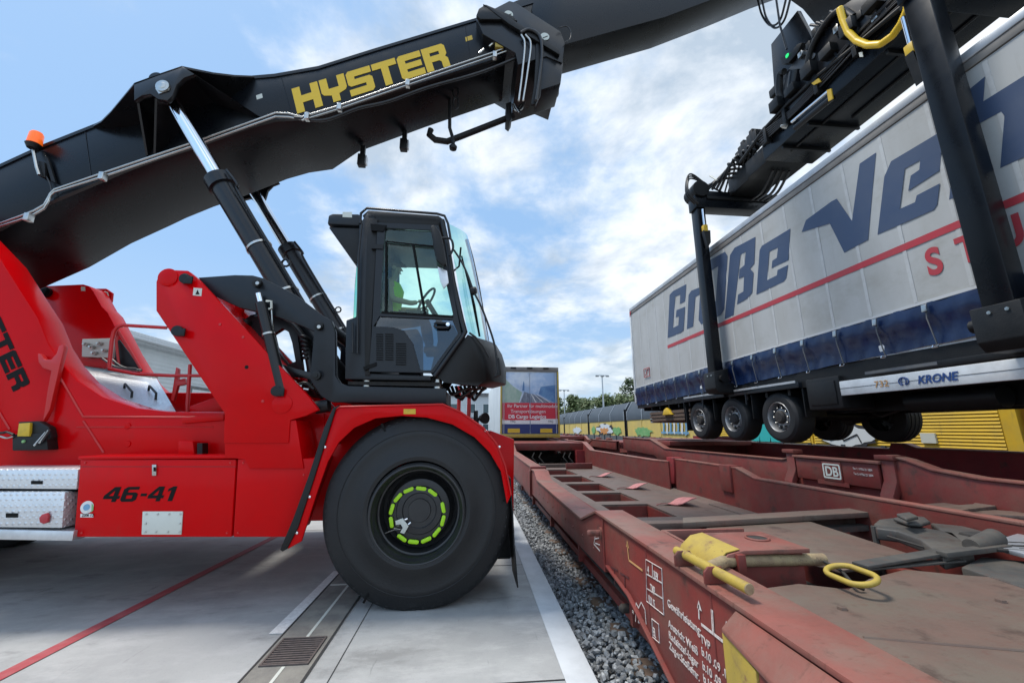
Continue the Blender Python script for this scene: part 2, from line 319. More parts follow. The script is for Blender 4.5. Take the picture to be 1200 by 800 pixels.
linebump(M['clad'], 'Z', 1.2, .5, .05); linebump(M['clad2'], 'Y', 1.2, .5, .05)
M['wag_stain'] = mat('stencil_ghost', (.085, .022, .022), .7)
# ================================================================== GROUND
KX = .93
struct('ground', MB().add([(-600, -400, -.34), (600, -400, -.34), (600, 900, -.34), (-600, 900, -.34)], [(0, 1, 2, 3)]), M['earth'])
struct('platform', MB().box((-70, -25, -.33), (KX-.23, 150, 0)), M['con'])
struct('kerb', MB().box((KX-.228, -25, -.33), (KX, 150, .003)), M['kerb'], bevel=.006)
mb = MB()
for y in (1.18, 3.27, 5.78, 8.3, 10.8, 13.3, 15.8): mb.box((-.98, y-.006, .0035), (KX-.23, y+.006, .0045))
mb.box((-.985, -5, .0035), (-.978, 60, .0045))
for y in (3.0, 8.0, 13): mb.box((-14, y-.006, .0035), (-1.75, y+.006, .0045))
struct('paving_joints', mb, M['joint'])
M['tread_mark'] = mat('tyre_mark', (.14, .14, .14), .8, 0, (.26, .26, .26), 7, .9)
for x_, w_, y0_, y1_ in ((-4.6, .22, 1.0, 4.2), (-4.15, .2, .6, 4.6), (-2.7, .18, 2.2, 5.0)): pass
mb = MB().box((-1.60, -4, .004), (-1.15, 40, .008)); struct('drain_channel', mb, M['drain'])
mb = MB()
for x in (-1.60, -1.16): mb.box((x-.008, -4, .008), (x+.008, 40, .0115))
struct('drain_channel_edges', mb, M['joint'])
mb = MB()
for a, b in ((1.2, 3.62), (4.05, 5.25), (5.30, 9)): mb.box((-1.385, a, .0085), (-1.36, b, .011))
mb.box((-1.58, 5.26, .0085), (-1.17, 5.29, .011)); struct('drain_joint_line', mb, M['cream'])
mb = MB().plate([(317, 743), (333, 743.5), (392, 674), (386, 673.5)], .004, Z=.0); mb = MB().prism([(-1.73, 4.16, .004), (-1.615, 4.16, .004), (-1.60, 5.75, .004), (-1.70, 5.75, .004)], (0, 0, .004)); struct('white_ground_marking', mb, M['white'])
gr = thing('drain_grate', 'rusty slotted iron grate set into the drain channel left of the big tyre', 'grate', (-1.38, 3.83, .012))
mb = MB()
mb.box((-1.56, 3.63, .0095), (-1.20, 3.645, .02)); mb.box((-1.56, 4.03, .0095), (-1.20, 4.045, .02)); mb.box((-1.56, 3.646, .0095), (-1.545, 4.029, .02)); mb.box((-1.215, 3.646, .0095), (-1.20, 4.029, .02))
part('frame', mb, M['iron'], gr)
mb = MB()
for i in range(11): mb.box((-1.543, 3.655+i*.034, .0095), (-1.217, 3.673+i*.034, .018))
part('slats', mb, M['iron'], gr); part('shaft_floor', MB().box((-1.543, 3.647, .0085), (-1.217, 4.028, .0095)), M['joint'], gr)
rl = [at(0, 793, Z=0), at(300, 640, Z=0)]
d = (rl[1]-rl[0]).normalized(); nrm = Vector((-d.y, d.x, 0)); a = rl[0]-d*3; b = rl[0]+d*14
struct('red_ground_line', MB().prism([a-nrm*.055+Vector((0, 0, .004)), b-nrm*.055+Vector((0, 0, .004)), b+nrm*.055+Vector((0, 0, .004)), a+nrm*.055+Vector((0, 0, .004))], (0, 0, .003)), M['redline'])
# ballast
struct('ballast_bed', MB().prism([(KX, -20, -.20), (17, -20, -.20), (17, 150, -.20), (KX, 150, -.20)], (0, 0, -.1)), M['gravel'])
rng = random.Random(3)
base = [(-1,0,0),(1,0,0),(0,-1,0),(0,1,0),(0,0,-1),(0,0,1),(.6,.6,.6),(-.6,.6,.55),(.6,-.6,.6),(-.6,-.6,.6),(.6,.6,-.6),(-.6,.6,-.6),(.6,-.6,-.6),(-.6,-.6,-.6)]
bmh = bmesh.new()
for p in base: bmh.verts.new(p)
bmesh.ops.convex_hull(bmh, input=bmh.verts); bmh.verts.index_update(); hull_f = [tuple(v.index for v in f.verts) for f in bmh.faces]; hv = [v.co.copy() for v in bmh.verts]; bmh.free()
sv, sf = [], []
def stone(x, y, z, s):
    n = len(sv); rot = Matrix.Rotation(rng.uniform(0, 6.28), 3, 'Z') @ Matrix.Rotation(rng.uniform(0, 6.28), 3, 'X')
    sc = (s*rng.uniform(.7, 1.25), s*rng.uniform(.6, 1.0), s*rng.uniform(.45, .8))
    for p in hv:
        k = rng.uniform(.72, 1.12); q = rot @ Vector((p.x*sc[0]*k, p.y*sc[1]*k, p.z*sc[2]*k)); sv.append((x+q.x, y+q.y, z+q.z))
    sf.extend(tuple(i+n for i in f) for f in hull_f)
y = 1.2
while y < 32:
    st = .052 if y < 9 else .07 if y < 16 else .1; x = KX+.02
    xmax = 2.6 if y < 12 else 4.6
    while x < xmax:
        for k in range(2 if y < 16 else 1):
            hx = min(1, (x-KX)/.25); stone(x+rng.uniform(-.5, .5)*st, y+rng.uniform(-.5, .5)*st, -.175+.045*k+.03*hx-.04*max(0, min(1, (x-1.25)/.12))+rng.uniform(-.02, .025), st*rng.uniform(.45, .86))
        x += st
    y += st
mb = MB(); mb.v = [Vector(v) for v in sv]; mb.f = sf
M['stone'] = mat('ballast_stone', (.30, .315, .32), .8, 0, (.17, .18, .19), 13, .9, bump=.2, bscale=120, lo=.38, hi=.62)
t_ = M['stone'].node_tree; b_ = t_.nodes['Principled BSDF']; ge = t_.nodes.new('ShaderNodeNewGeometry'); hs_ = t_.nodes.new('ShaderNodeHueSaturation'); mr_ = t_.nodes.new('ShaderNodeMapRange'); mr_.inputs['To Min'].default_value = .45; mr_.inputs['To Max'].default_value = 1.5
t_.links.new(ge.outputs['Random Per Island'], mr_.inputs[0]); t_.links.new(mr_.outputs[0], hs_.inputs['Value']); t_.links.new(b_.inputs['Base Color'].links[0].from_socket, hs_.inputs['Color']); t_.links.new(hs_.outputs[0], b_.inputs['Base Color'])
overlay(M['stone'], (.20, .14, .10), 5, .60, .72, .5)
o = struct('ballast_gravel', mb, M['stone'], kind='stuff', smooth=20)
tag(o, 'loose grey crushed ballast stones between the platform kerb and the near wagon', 'ballast')
# sleepers and rails
protos = None
for k in range(20):
    yy = 2.35+k*.63
    mb = MB().box((1.36, yy-.125, -.30), (3.98, yy+.125, -.118))
    ord_ = ['first', 'second', 'third', 'fourth', 'fifth', 'sixth', 'seventh', 'eighth', 'ninth', 'tenth', 'eleventh', 'twelfth', 'thirteenth', 'fourteenth', 'fifteenth', 'sixteenth', 'seventeenth', 'eighteenth', 'nineteenth', 'twentieth'][k]
    o = part('sleeper', mb, M['wood'], bevel=.01); tag(o, f'brown sleeper under the near red wagon, {ord_} one from the camera', 'sleeper', 'sleepers under the near wagon')
def railx(x, lab):
    mb = MB(); prof = [(-.07, -.118), (.07, -.118), (.07, -.10), (.012, -.085), (.012, -.01), (.036, 0), (.036, .035), (-.036, .035), (-.036, 0), (-.012, -.01), (-.012, -.085), (-.07, -.10)]
    mb.prism([(x+a, -5, b) for a, b in prof], (0, 130, 0)); o = part('rail', mb, M['iron']); tag(o, lab, 'rail', 'rails of the loading tracks')
railx(1.95, 'steel rail under the near side of the near red wagon'); railx(3.40, 'steel rail under the far side of the near red wagon')
railx(6.08, 'steel rail under the near side of the second red wagon, below the lifted trailer'); railx(7.52, 'steel rail under the far side of the second red wagon, below the lifted trailer')
# ================================================================== BACKGROUND
# long shed
sh = thing('warehouse', 'long pale grey clad warehouse behind the red frame of the reach stacker', 'building', (-30, 50, -.3))
part('wall', MB().box((-44, 16, -.3), (-20.2, 110, 6.8)), M['clad'], sh)
part('roof', MB().prism([(-45, 15.7, 6.8), (-19.7, 15.7, 6.8), (-19.7, 15.7, 7.35), (-32, 15.7, 9.6), (-45, 15.7, 7.35)], (0, 94.6, 0)), M['clad2'], sh, bevel=.04)
part('plinth', MB().box((-20.2, 16, -.3), (-20.1, 110, .8)), M['chassis_grey'], sh)
for k in range(9):
    y = 22+k*9; g = part('roller_door', MB().box((-20.2, y, .8), (-20.08, y+3.6, 4.6)), M['clad2'], sh); part('door_frame', MB().box((-20.2, y-.2, .8), (-20.04, y-.02, 4.8)).box((-20.2, y+3.62, .8), (-20.04, y+3.8, 4.8)).box((-20.2, y-.02, 4.62), (-20.04, y+3.62, 4.8)), M['chassis_grey'], g)
part('gutter', MB().tube([(-19.6, 15.7, 6.95), (-19.6, 110, 6.95)], .1, 8), M['mast'], sh)
of = thing('office_building', 'pale two storey office building with small square windows, seen under the cab', 'building', (-5, 62, -.3))
part('wall', MB().box((-14, 60, -.3), (6.5, 72, 6.6)), M['clad'], of)
part('roof', MB().box((-14.3, 59.7, 6.6), (6.8, 72.3, 7.0)), M['chassis_grey'], of)
for fl, z in ((0, 1.2), (1, 4.1)):
    for k in range(8):
        x = -12.8+k*2.4; f_ = part('window', MB().box((x-.08, 59.92, z-.08), (x+1.28, 59.999, z+1.38)), M['guard'], of); part('pane', MB().box((x, 59.9, z), (x+1.2, 59.915, z+1.3)), M['winglass'], f_)
part('ledge', MB().box((-14, 59.85, 3.3), (6.5, 59.999, 3.5)), M['chassis_grey'], of)
part('side_door', MB().box((4.6, 59.9, 0), (5.8, 59.998, 2.2)), M['mast'], of)
# white tarpaulin trailer standing left of the DB trailer
# yellow covered wagons
def covered_wagon(y0, y1, label, near, louver, fill_top=3.84):
    t = thing('covered_wagon', label, 'freight wagon', (12.9, (y0+y1)/2, -.1), 'yellow covered wagons in the train on the right')
    yc = M['yel_car'] if near else M['yel_far']
    X0, X1 = 12.0, 14.9; L = y1-y0
    mb = MB().box((X0, y0+.25, 1.25), (X1, y1-.25, 2.60 if near else 2.44))
    bd = part('body', mb, yc, t)
    if louver:
        pr2 = []; nz = 15
        for q_ in range(nz): z_ = 1.30+q_*(1.24/nz); pr2 += [(X0-.028, z_), (X0-.006, z_+.7*1.24/nz)]
        for a_, b_ in ((y0+.45, y0+L*.5-.1), (y0+L*.5+.1, y1-.45)): part('louver_panel', MB().prism([(x_, a_, z_) for x_, z_ in pr2]+[(X0-.002, a_, 2.54), (X0-.002, a_, 1.30)], (0, b_-a_, 0)), yc, bd)
    zt = 2.60 if near else 2.44
    part('roof', MB().prism([(X0-.03, y0+.25, zt), (X0-.03, y0+.25, zt+.62), (X0+.45, y0+.25, 3.84), (X1-.45, y0+.25, 3.84), (X1+.03, y0+.25, zt+.62), (X1+.03, y0+.25, zt)], (0, L-.5, 0)), M['roof_grey'], t)
    n = max(2, int(L/2.6))
    for k in range(n+1):
        yy = y0+.3+(L-.68)*k/n
        part('roof_rib', MB().prism([(X0-.055, yy, zt), (X0-.055, yy, zt+.64), (X0+.43, yy, 3.87), (X0+.6, yy, 3.87), (X0+.1, yy, zt+.5), (X0+.1, yy, zt)], (0, .07, 0)), M['mast'], t)
    for yy in (y0+.12, y1-.25): part('end_post', MB().box((X0-.05, yy, 1.1), (X0+.1, yy+.13, 3.3)), yc if near else M['black_matt'], t)
    for k in range(1, n): part('side_post', MB().box((X0-.035, y0+L*k/n-.03, 1.25), (X0-.001, y0+L*k/n+.03, zt)), yc, t)
    part('underframe', MB().box((X0-.06, y0+.1, .86), (X1, y1-.1, 1.249)), M['chassis_grey'], t)
    for k in range(n*2): part('bracket', MB().box((X0-.12, y0+.5+(L-1)*k/(n*2), .9), (X0-.061, y0+.62+(L-1)*k/(n*2), 1.28)), M['roof_grey'], t)
    for fr in (.12, .27, .73, .88):
        for xx in (X0+.6, X0+2.2): part('wheel', MB().lathe((xx, y0+L*fr, .45), (1, 0, 0), [(-.07, .36), (-.06, .42), (.04, .42), (.06, .45), (.07, .3)], 20), M['bogie'], t)
    return t
M['yel_louver'] = mat('louvered_yellow', (.72, .47, .03), .5, 0, (.58, .40, .05), 1.2, .7); overlay(M['yel_louver'], (.2, .14, .06), 3, .58, .8, .4, stretch=(1, 3, .4)); linebump(M['yel_louver'], 'Z', 2.1, 1.0, .05, 'SAW')
ords = ['nearest yellow wagon with louvered sides behind the lifted trailer', 'louvered yellow wagon with teal and white graffiti behind the trailer wheels', 'yellow wagon with blue and yellow graffiti letters behind the trailer rear', 'yellow wagon with a round white and orange graffiti face', 'pale yellow wagon with grey roof just left of the graffiti face wagon', 'small far yellow wagon nearest the parked lorry trailer', 'farthest yellow wagon at the end of the train']
cw = []
yb = [-3.2, 7.75, 19.2, 31.0, 41.3, 52.5, 66, 80]
for i in range(7): cw.append(covered_wagon(yb[i], yb[i+1], ords[i], i < 2, i < 2))
def spray(parent, c, ry, rz, seed, m, X=11.955, n=26, rough=.25, name='graffiti'):
    g = random.Random(seed); pts = []
    for k in range(n):
        a = 2*math.pi*k/n; q = 1+g.uniform(-rough, rough); pts.append((X, c[0]+ry*q*math.cos(a), c[1]+rz*q*math.sin(a)))
    return part(name, MB().prism(pts, (.006, 0, 0)), m, parent)
spray(cw[3], (36.2, 1.75), 2.3, .50, 1, M['spray_black'], 11.952); spray(cw[3], (36.2, 1.8), 1.9, .42, 2, M['spray_white'], 11.944, rough=.35); spray(cw[3], (36.4, 1.65), 1.2, .27, 3, M['spray_orange'], 11.936, rough=.4)
spray(cw[3], (33.0, 1.62), 1.0, .3, 5, M['spray_green'], 11.953); spray(cw[3], (39.6, 1.7), .6, .35, 6, M['spray_green'], 11.953)
spray(cw[2], (27.9, 1.62), 1.5, .32, 7, M['spray_green'], 11.953); spray(cw[4], (46, 1.65), 1.9, .36, 8, M['spray_white'], 11.953); spray(cw[5], (58, 1.65), 2, .36, 9, M['spray_white'], 11.953)
rg = random.Random(5)
for k in range(7):
    y = 24.8-k*.45; h = .33; o = part('graffiti', MB().prism([(11.94, y, 1.5+rg.uniform(-.1, .1)), (11.94, y-.2, 1.45), (11.94, y-.34, 2.2), (11.94, y-.05, 2.25), (11.94, y-.12, 1.9)], (.008, 0, 0)), [M['spray_blue'], M['spray_white']][k % 2], cw[2])
o = part('graffiti', MB().box((11.944, 21.7, 1.5), (11.95, 25.0, 1.62)), M['spray_blue'], cw[2])
for k in range(5): part('graffiti', MB().prism([(11.93, 17.3-k*.62, 1.27), (11.93, 16.75-k*.62, 1.27), (11.93, 16.6-k*.62, 1.9+.1*(k % 2)), (11.93, 17.0-k*.62, 2.25), (11.93, 17.35-k*.62, 1.85)], (.012, 0, 0)), M['teal'], cw[1])
spray(cw[1], (12.1, 1.55), 1.0, .38, 12, M['spray_black'], 11.93, rough=.1); spray(cw[1], (12.1, 1.55), .9, .31, 13, M['spray_white'], 11.925, rough=.12)
for k, (a, b) in enumerate([((12.8, 1.6), (12.3, 1.75)), ((12.3, 1.75), (12.2, 1.4)), ((12.2, 1.4), (11.7, 1.6)), ((11.7, 1.6), (11.6, 1.35)), ((12.7, 1.4), (12.4, 1.5))]): part('graffiti', MB().tube([(11.922, a[0], a[1]), (11.922, b[0], b[1])], .022, 6), M['spray_black'], cw[1])
part('notice_plate', MB().box((11.93, 9.55, 1.40), (11.998, 9.9, 1.66)), M['cream'], cw[1])
part('louver_gap', MB().box((11.93, 7.1, 1.4), (11.97, 7.35, 1.9)), M['black_matt'], cw[0])
# masts
for (px, top, Yd, lab) in ((661, 457, 95, 'thin far floodlight mast just right of the parked lorry trailer'), (705.5, 440, 70, 'taller thin floodlight mast rising above the trees')):
    p = at(px, top, Y=Yd); t = thing('light_mast', lab, 'light mast', (p.x, p.y, -.3), 'floodlight masts behind the train')
    part('pole', MB().tube([(p.x, p.y, -.3), (p.x, p.y, p.z)], [.2, .1], 10), M['mast'], t); part('crossarm', MB().box((p.x-1.2, p.y-.08, p.z-.05), (p.x+1.2, p.y+.08, p.z+.1)), M['mast'], t)
    for k in (-1, 0, 1): part('floodlight', MB().box((p.x+k*.95-.28, p.y-.3, p.z-.22), (p.x+k*.95+.28, p.y+.05, p.z-.06)), M['chassis_grey'], t, bevel=.03)
# trees
def tree(x, y, h, r, label, m, seed, group='trees beyond the yellow train', leaf=.42):
    g = random.Random(seed); t = thing('tree', label, 'tree', (x, y, -.3), group)
    mb = MB().tube([(x, y, -.3), (x+.1, y, h*.3), (x-.1, y+.1, h*.62)], [.3, .22, .1], 8)
    for k in range(6):
        a = g.uniform(0, 6.28); z0 = h*g.uniform(.25, .55); mb.tube([(x, y, z0), (x+math.cos(a)*r*.45, y+math.sin(a)*r*.45, z0+h*.16), (x+math.cos(a)*r*.75, y+math.sin(a)*r*.75, z0+h*.25)], [.12, .07, .03], 6)
    part('trunk', mb, M['bark'], t)
    mb = MB(); cl = [(x+g.gauss(0, r*.42), y+g.gauss(0, r*.42), h*g.uniform(.36, .93), r*g.uniform(.24, .46)) for _ in range(17)]
    for cx, cy, cz, cr_ in cl:
        f_ = max(.35, 1-(cz/h)**3*.6); cx = x+(cx-x)*f_; cy = y+(cy-y)*f_
        for _ in range(120):
            v = Vector((g.gauss(0, 1), g.gauss(0, 1), g.gauss(0, .8))).normalized()*cr_*g.uniform(.55, 1.08); p = Vector((cx, cy, cz))+v
            u = Vector((g.uniform(-1, 1), g.uniform(-1, 1), g.uniform(-1, 1))).normalized(); w_ = u.orthogonal().normalized(); s = leaf*g.uniform(.5, 1.1)
            mb.add([p-u*s, p+w_*s*.5, p+u*s, p-w_*s*.5], [(0, 1, 2, 3)])
    part('crown', mb, m, t, smooth=180)
spec = [(652, 9.0, 100, 'dark tree partly behind the parked lorry trailer', 1), (672, 9.5, 96, 'round far tree left of the taller floodlight mast', 0), (688, 9.2, 98, 'low far tree beside the foot of the taller mast', 0), (702, 8.5, 92, 'small tree crossed by the taller floodlight mast', 1), (716, 9.6, 90, 'pale far tree just right of the taller floodlight mast', 0), (731, 9.4, 88, 'far tree second left of the lifted trailer', 0), (746, 12.3, 78, 'tallest tree, beside the rear corner of the lifted trailer', 1), (768, 11, 84, 'tree hidden mostly behind the lifted trailer rear', 0)]
spec += [(661, 8.6, 110, 'distant tree between the parked lorry trailer and the far mast', 0), (680, 10.2, 112, 'distant taller tree behind the low one near the mast foot', 1), (709, 10.4, 108, 'distant dark tree behind the taller floodlight mast', 1), (724, 10.6, 104, 'distant dark tree between two paler ones near the trailer rear', 1), (738, 11.0, 96, 'distant tree touching the left side of the tallest tree', 0)]
for i, (px, h, Yd, lab, k) in enumerate(spec):
    p = at(px, 480, Y=Yd); tree(p.x, Yd, h, 3.3, lab, M['leafA'] if k == 0 else M['leafB'], 20+i)
# parked trailer on the wagon ahead
M['pale_tarp'] = mat('pale_tarpaulin', (.56, .60, .61), .5, 0, (.44, .48, .50), 1.2, .8)
def db_trailer():
    X0, X1, Y0, Z0, Z1 = 1.22, 3.76, 17.5, 1.38, 4.42
    t = thing('semi_trailer', 'parked trailer with a red door advert and a railway picture, standing on the wagon ahead', 'trailer', (2.5, 24, 1.0))
    part('box_body', MB().box((X0, Y0, Z0+.12), (X1, Y0+13.4, Z1)), M['pale_tarp'], t, bevel=.02)
    def mx(f): return X0+.06+(X1-X0-.12)*f
    M['ad_sky'] = mat('advert_sky', (.26, .36, .52), .45, 0, (.56, .60, .64), 1.3, .9); M['ad_green'] = mat('advert_green', (.22, .34, .26), .5, 0, (.42, .48, .40), 3, .7, stretch=(1, 1, .4)); M['ad_track'] = mat('advert_track', (.10, .12, .16), .5, 0, (.3, .33, .38), 4, .6, stretch=(4, 1, 1)); M['ad_train'] = mat('advert_train', (.06, .14, .30), .5, 0, (.14, .28, .45), 3, .7)
    M['ad_red'] = mat('advert_red', (.50, .02, .04), .5); M['ad_blue'] = mat('door_blue', (.015, .03, .13), .5)
    y = Y0-.05
    for i, (a, b) in enumerate(((0, .497), (.503, 1))):
        d_ = part('rear_door', MB().box((mx(a), y, Z0+.2), (mx(b), Y0-.001, Z1-.22)), M['ad_sky'], t, bevel=.008)
        zc = Z0+.2
        part('red_panel', MB().box((mx(a)+.01, y-.006, zc+.62), (mx(b)-.01, y-.001, zc+1.30)), M['ad_red'], d_)
        part('white_band', MB().box((mx(a)+.01, y-.006, zc+.40), (mx(b)-.01, y-.001, zc+.615)), M['white'], d_)
        part('blue_band', MB().box((mx(a)+.01, y-.006, zc), (mx(b)-.01, y-.001, zc+.395)), M['ad_blue'], d_)
        lx = mx(.10 if i == 0 else .68); part('warning_plate', MB().box((lx, y-.015, zc+.03), (lx+.52, y-.0065, zc+.21)), M['yellow'], d_)
        text('TFG' if i == 0 else 'TFG', (mx(.14) if i == 0 else mx(.82), y-.008, zc+.46), (1, 0, 0), (0, 0, 1), .13, M['dark_letter'], d_, bold=.01)
        if i == 0:
            part('picture', MB().prism([(mx(.0)+.01, y-.004, zc+1.31), (mx(.30), y-.004, zc+1.31), (mx(.36), y-.004, zc+1.75), (mx(.2), y-.004, zc+2.0), (mx(.0)+.01, y-.004, zc+2.45)], (0, .003, 0)), M['ad_green'], d_)
            part('picture', MB().prism([(mx(.32), y-.0045, zc+1.31), (mx(.495), y-.0045, zc+1.31), (mx(.495), y-.0045, zc+1.7), (mx(.40), y-.0045, zc+1.78)], (0, .003, 0)), M['ad_track'], d_)
            part('picture', MB().prism([(mx(.36), y-.0045, zc+1.82), (mx(.40), y-.0045, zc+1.82), (mx(.40), y-.0045, zc+2.15), (mx(.385), y-.0045, zc+2.25)], (0, .003, 0)), M['ad_train'], d_)
        else:
            part('picture', MB().prism([(mx(.505), y-.0045, zc+1.31), (mx(.92), y-.0045, zc+1.31), (mx(.60), y-.0045, zc+1.66), (mx(.505), y-.0045, zc+1.70)], (0, .003, 0)), M['ad_track'], d_)
            part('picture', MB().prism([(mx(.99), y-.0045, zc+1.31), (mx(.99), y-.0045, zc+2.1), (mx(.70), y-.0045, zc+2.0), (mx(.66), y-.0045, zc+1.68), (mx(.94), y-.0045, zc+1.31)], (0, .003, 0)), M['ad_train'], d_)
            for q in range(3): part('picture', MB().prism([(mx(.52+q*.05), y-.006, zc+1.68), (mx(.53+q*.05), y-.006, zc+1.68), (mx(.62+q*.13), y-.006, zc+1.32), (mx(.60+q*.13), y-.006, zc+1.32)], (0, .001, 0)), M['white'], d_)
    for s_, x_, z_, sz, b_ in (('Ihr Partner für multimodale', .09, 1.16, .20, 0), ('Transportlösungen', .15, .93, .20, 0), ('DB Cargo Logistics', .11, .70, .21, .025)):
        text(s_, (mx(x_), y-.009, Z0+.2+z_-.06), (1, 0, 0), (0, 0, 1), sz, M['white'], t, bold=b_)
    part('red_step', MB().box((mx(.01), y-.0085, Z0+.2+.56), (mx(.68), y-.0065, Z0+.2+.625)), M['ad_red'], t)
    part('top_rail', MB().box((X0-.02, Y0-.07, Z1-.16), (X1+.02, Y0+.2, Z1+.03)), M['roofside'], t, bevel=.02)
    part('bottom_rail', MB().box((X0-.02, Y0-.09, Z0+.03), (X1+.02, Y0+.1, Z0+.18)), M['yellow_old'], t, bevel=.01)
    for x_ in (X0-.02, X1-.05): part('corner_post', MB().box((x_, Y0-.08, Z0+.19), (x_+.07, Y0+.05, Z1-.17)), M['yellow_old'], t, bevel=.005)
    for f_ in (.03, .97):
        part('locking_bar', MB().tube([(mx(f_), y-.03, Z0+.2), (mx(f_), y-.03, Z1-.2)], .014, 8), M['mast'], t)
    for f_ in (.2, .5, .8): part('marker_lamp', MB().box((mx(f_)-.12, Y0-.10, Z1-.06), (mx(f_)+.12, Y0-.071, Z1+.02)), M['black_matt'], t)
    for k in range(3):
        for x_ in (X0+.22, X1-.22): part('wheel', MB().lathe((x_, Y0+2.6+k*1.31, .95), (1, 0, 0), [(-.19, .25), (-.19, .42), (-.15, .48), (.15, .48), (.19, .42), (.19, .25)], 24), M['rubber'], t)
    part('underframe', MB().box((X0+.5, Y0+.4, Z0-.25), (X1-.5, Y0+13, Z0+.12)), M['black_matt'], t)
db_trailer()
# ================================================================== WAGONS
def side_sill(t, xo, inward, prof_top, bottom, matl, topmat, name='side_sill', flange=.24, thick=.05):
    "a pressed side beam: web following its top and bottom lines, with a flange on top. prof: (Y, Z) from near to far"
    web = [(xo, y, z) for y, z in prof_top]+[(xo, y, z) for y, z in reversed(bottom)]
    w_ = part(name, MB().prism(web, (inward*thick, 0, 0)), matl, t, bevel=.006)
    mb = MB(); rings = []
    xa = xo-inward*.018; xb = xo+inward*flange
    for i, (y, z) in enumerate(prof_top): rings.append([(xa, y, z+.003), (xb, y, z+.003), (xb, y, z+.028), (xa, y, z+.028)])
    mb.loft(rings); part('top_flange', mb, topmat, w_, bevel=.004)
    # inner web of the box beam
    web2 = [(xb-inward*.03, y, z) for y, z in prof_top]+[(xb-inward*.03, y, max(zb, .42)) for y, zb in [(prof_top[-1][0], .45), (prof_top[0][0], .45)]]
    part('inner_web', MB().prism(web2, (inward*.025, 0, 0)), matl, w_)
    return w_
def wheelset(t, yc, x0, x1, z=.17, r=.40):
    for x, s_ in ((x0, -1), (x1, 1)):
        wv = part('wheel', MB().lathe((x, yc, z+.10), (s_, 0, 0), [(-.07, .30), (-.07, r+.03), (-.03, r+.03), (-.02, r), (.06, r-.01), (.07, r-.06), (.03, r-.1), (.03, .12), (.10, .11), (.10, .02)], 32), M['bogie'], t)
    part('axle', MB().tube([(x0, yc, z+.10), (x1, yc, z+.10)], .08, 12), M['bogie'], t)
def bogie(t, yc, xc, zt=.95):
    for dy in (-.9, .9): wheelset(t, yc+dy, xc-.75, xc+.75)
    for s_ in (-1, 1):
        pts = [(-1.35, .42), (-1.2, .60), (-.45, .50), (-.3, .35), (.3, .35), (.45, .50), (1.2, .60), (1.35, .42), (1.35, .34), (1.1, .3), (.6, .32), (.4, .16), (-.4, .16), (-.6, .32), (-1.1, .3), (-1.35, .34)]
        part('bogie_frame', MB().prism([(xc+s_*1.0-.06, yc+a, b+.05) for a, b in pts], (.12, 0, 0)), M['bogie'], t, bevel=.01)
        for dy in (-.9, .9): part('axle_box', MB().box((xc+s_*1.0-.12, yc+dy-.16, .12), (xc+s_*1.0+.12, yc+dy+.16, .42)), M['bogie'], t, bevel=.02)
        for dy in (-.15, .15):
            h = [(xc+s_*1.0+.09*math.cos(q*.7), yc+dy+.09*math.sin(q*.7), .36+q*.006) for q in range(54)]
            part('spring', MB().tube(h, .018, 6), M['bogie'], t)
    part('bolster', MB().box((xc-1.1, yc-.2, .52), (xc+1.1, yc+.2, .8)), M['bogie'], t, bevel=.02)
# ---------------------------------------------------------------- near wagon
X0, X1 = 1.25, 4.12; XC = (X0+X1)/2
w1 = thing('pocket_wagon', 'dusty red pocket wagon with white stencils, nearest the camera beside the platform', 'rail wagon', (XC, 6, -.1))
near_top = [(-1.2, .93), (4.16, .935), (4.72, .755), (7.86, .80), (8.18, .93), (8.60, .93)]
near_bot = [(-1.2, .0), (2.6, .22), (3.35, .50), (3.86, .555), (3.98, .46), (6.9, .44), (7.9, .47), (8.60, .46)]
ns = side_sill(w1, X0, 1, near_top, near_bot, M['wag'], M['wag_top'], flange=.27)
side_sill(w1, X0, 1, [(8.66, .97), (11.2, 1.0), (13.2, 1.03)], [(8.66, .40), (13.2, .45)], M['wag'], M['wag_top'], flange=.22)
side_sill(w1, X0, 1, [(13.26, 1.03), (13.5, 1.03), (14.4, 1.27), (18.2, 1.27)], [(13.26, .45), (14.3, .70), (14.5, 1.0), (18.2, 1.0)], M['wag'], M['wag_top'], flange=.22)
part('side_cap', MB().box((X0-.03, 8.56, .90), (X0+.30, 8.70, 1.0)).box((X0-.05, 8.58, .42), (X0+.05, 8.68, .92)), M['wag'], w1, bevel=.01)
fs_top = [(-1.2, 1.07), (5.65, 1.05), (6.05, 1.16), (7.95, 1.16)]
side_sill(w1, X1, -1, fs_top, [(-1.2, .4), (7.95, .38)], M['wag'], M['wag_top'], flange=.10)
side_sill(w1, X1, -1, [(8.10, 1.10), (8.75, 1.075), (13.65, 1.05), (14.6, 1.29), (18.2, 1.29)], [(8.10, .38), (13.9, .38), (14.7, .95), (18.2, .95)], M['wag'], M['wag_top'], flange=.16)
part('pocket_bracket', MB().prism([(X1-.13, 7.93, 1.20), (X1-.13, 8.22, 1.20), (X1-.13, 8.22, .92), (X1-.13, 8.13, .70), (X1-.13, 8.0, .70), (X1-.13, 7.93, .92)], (.24, 0, 0)), M['wag_red'], w1, bevel=.01)
part('pocket_bracket', MB().prism([(X1-.13, 6.15, 1.20), (X1-.13, 6.42, 1.20), (X1-.13, 6.42, .80), (X1-.13, 6.15, .80)], (.20, 0, 0)), M['wag'], w1, bevel=.01)
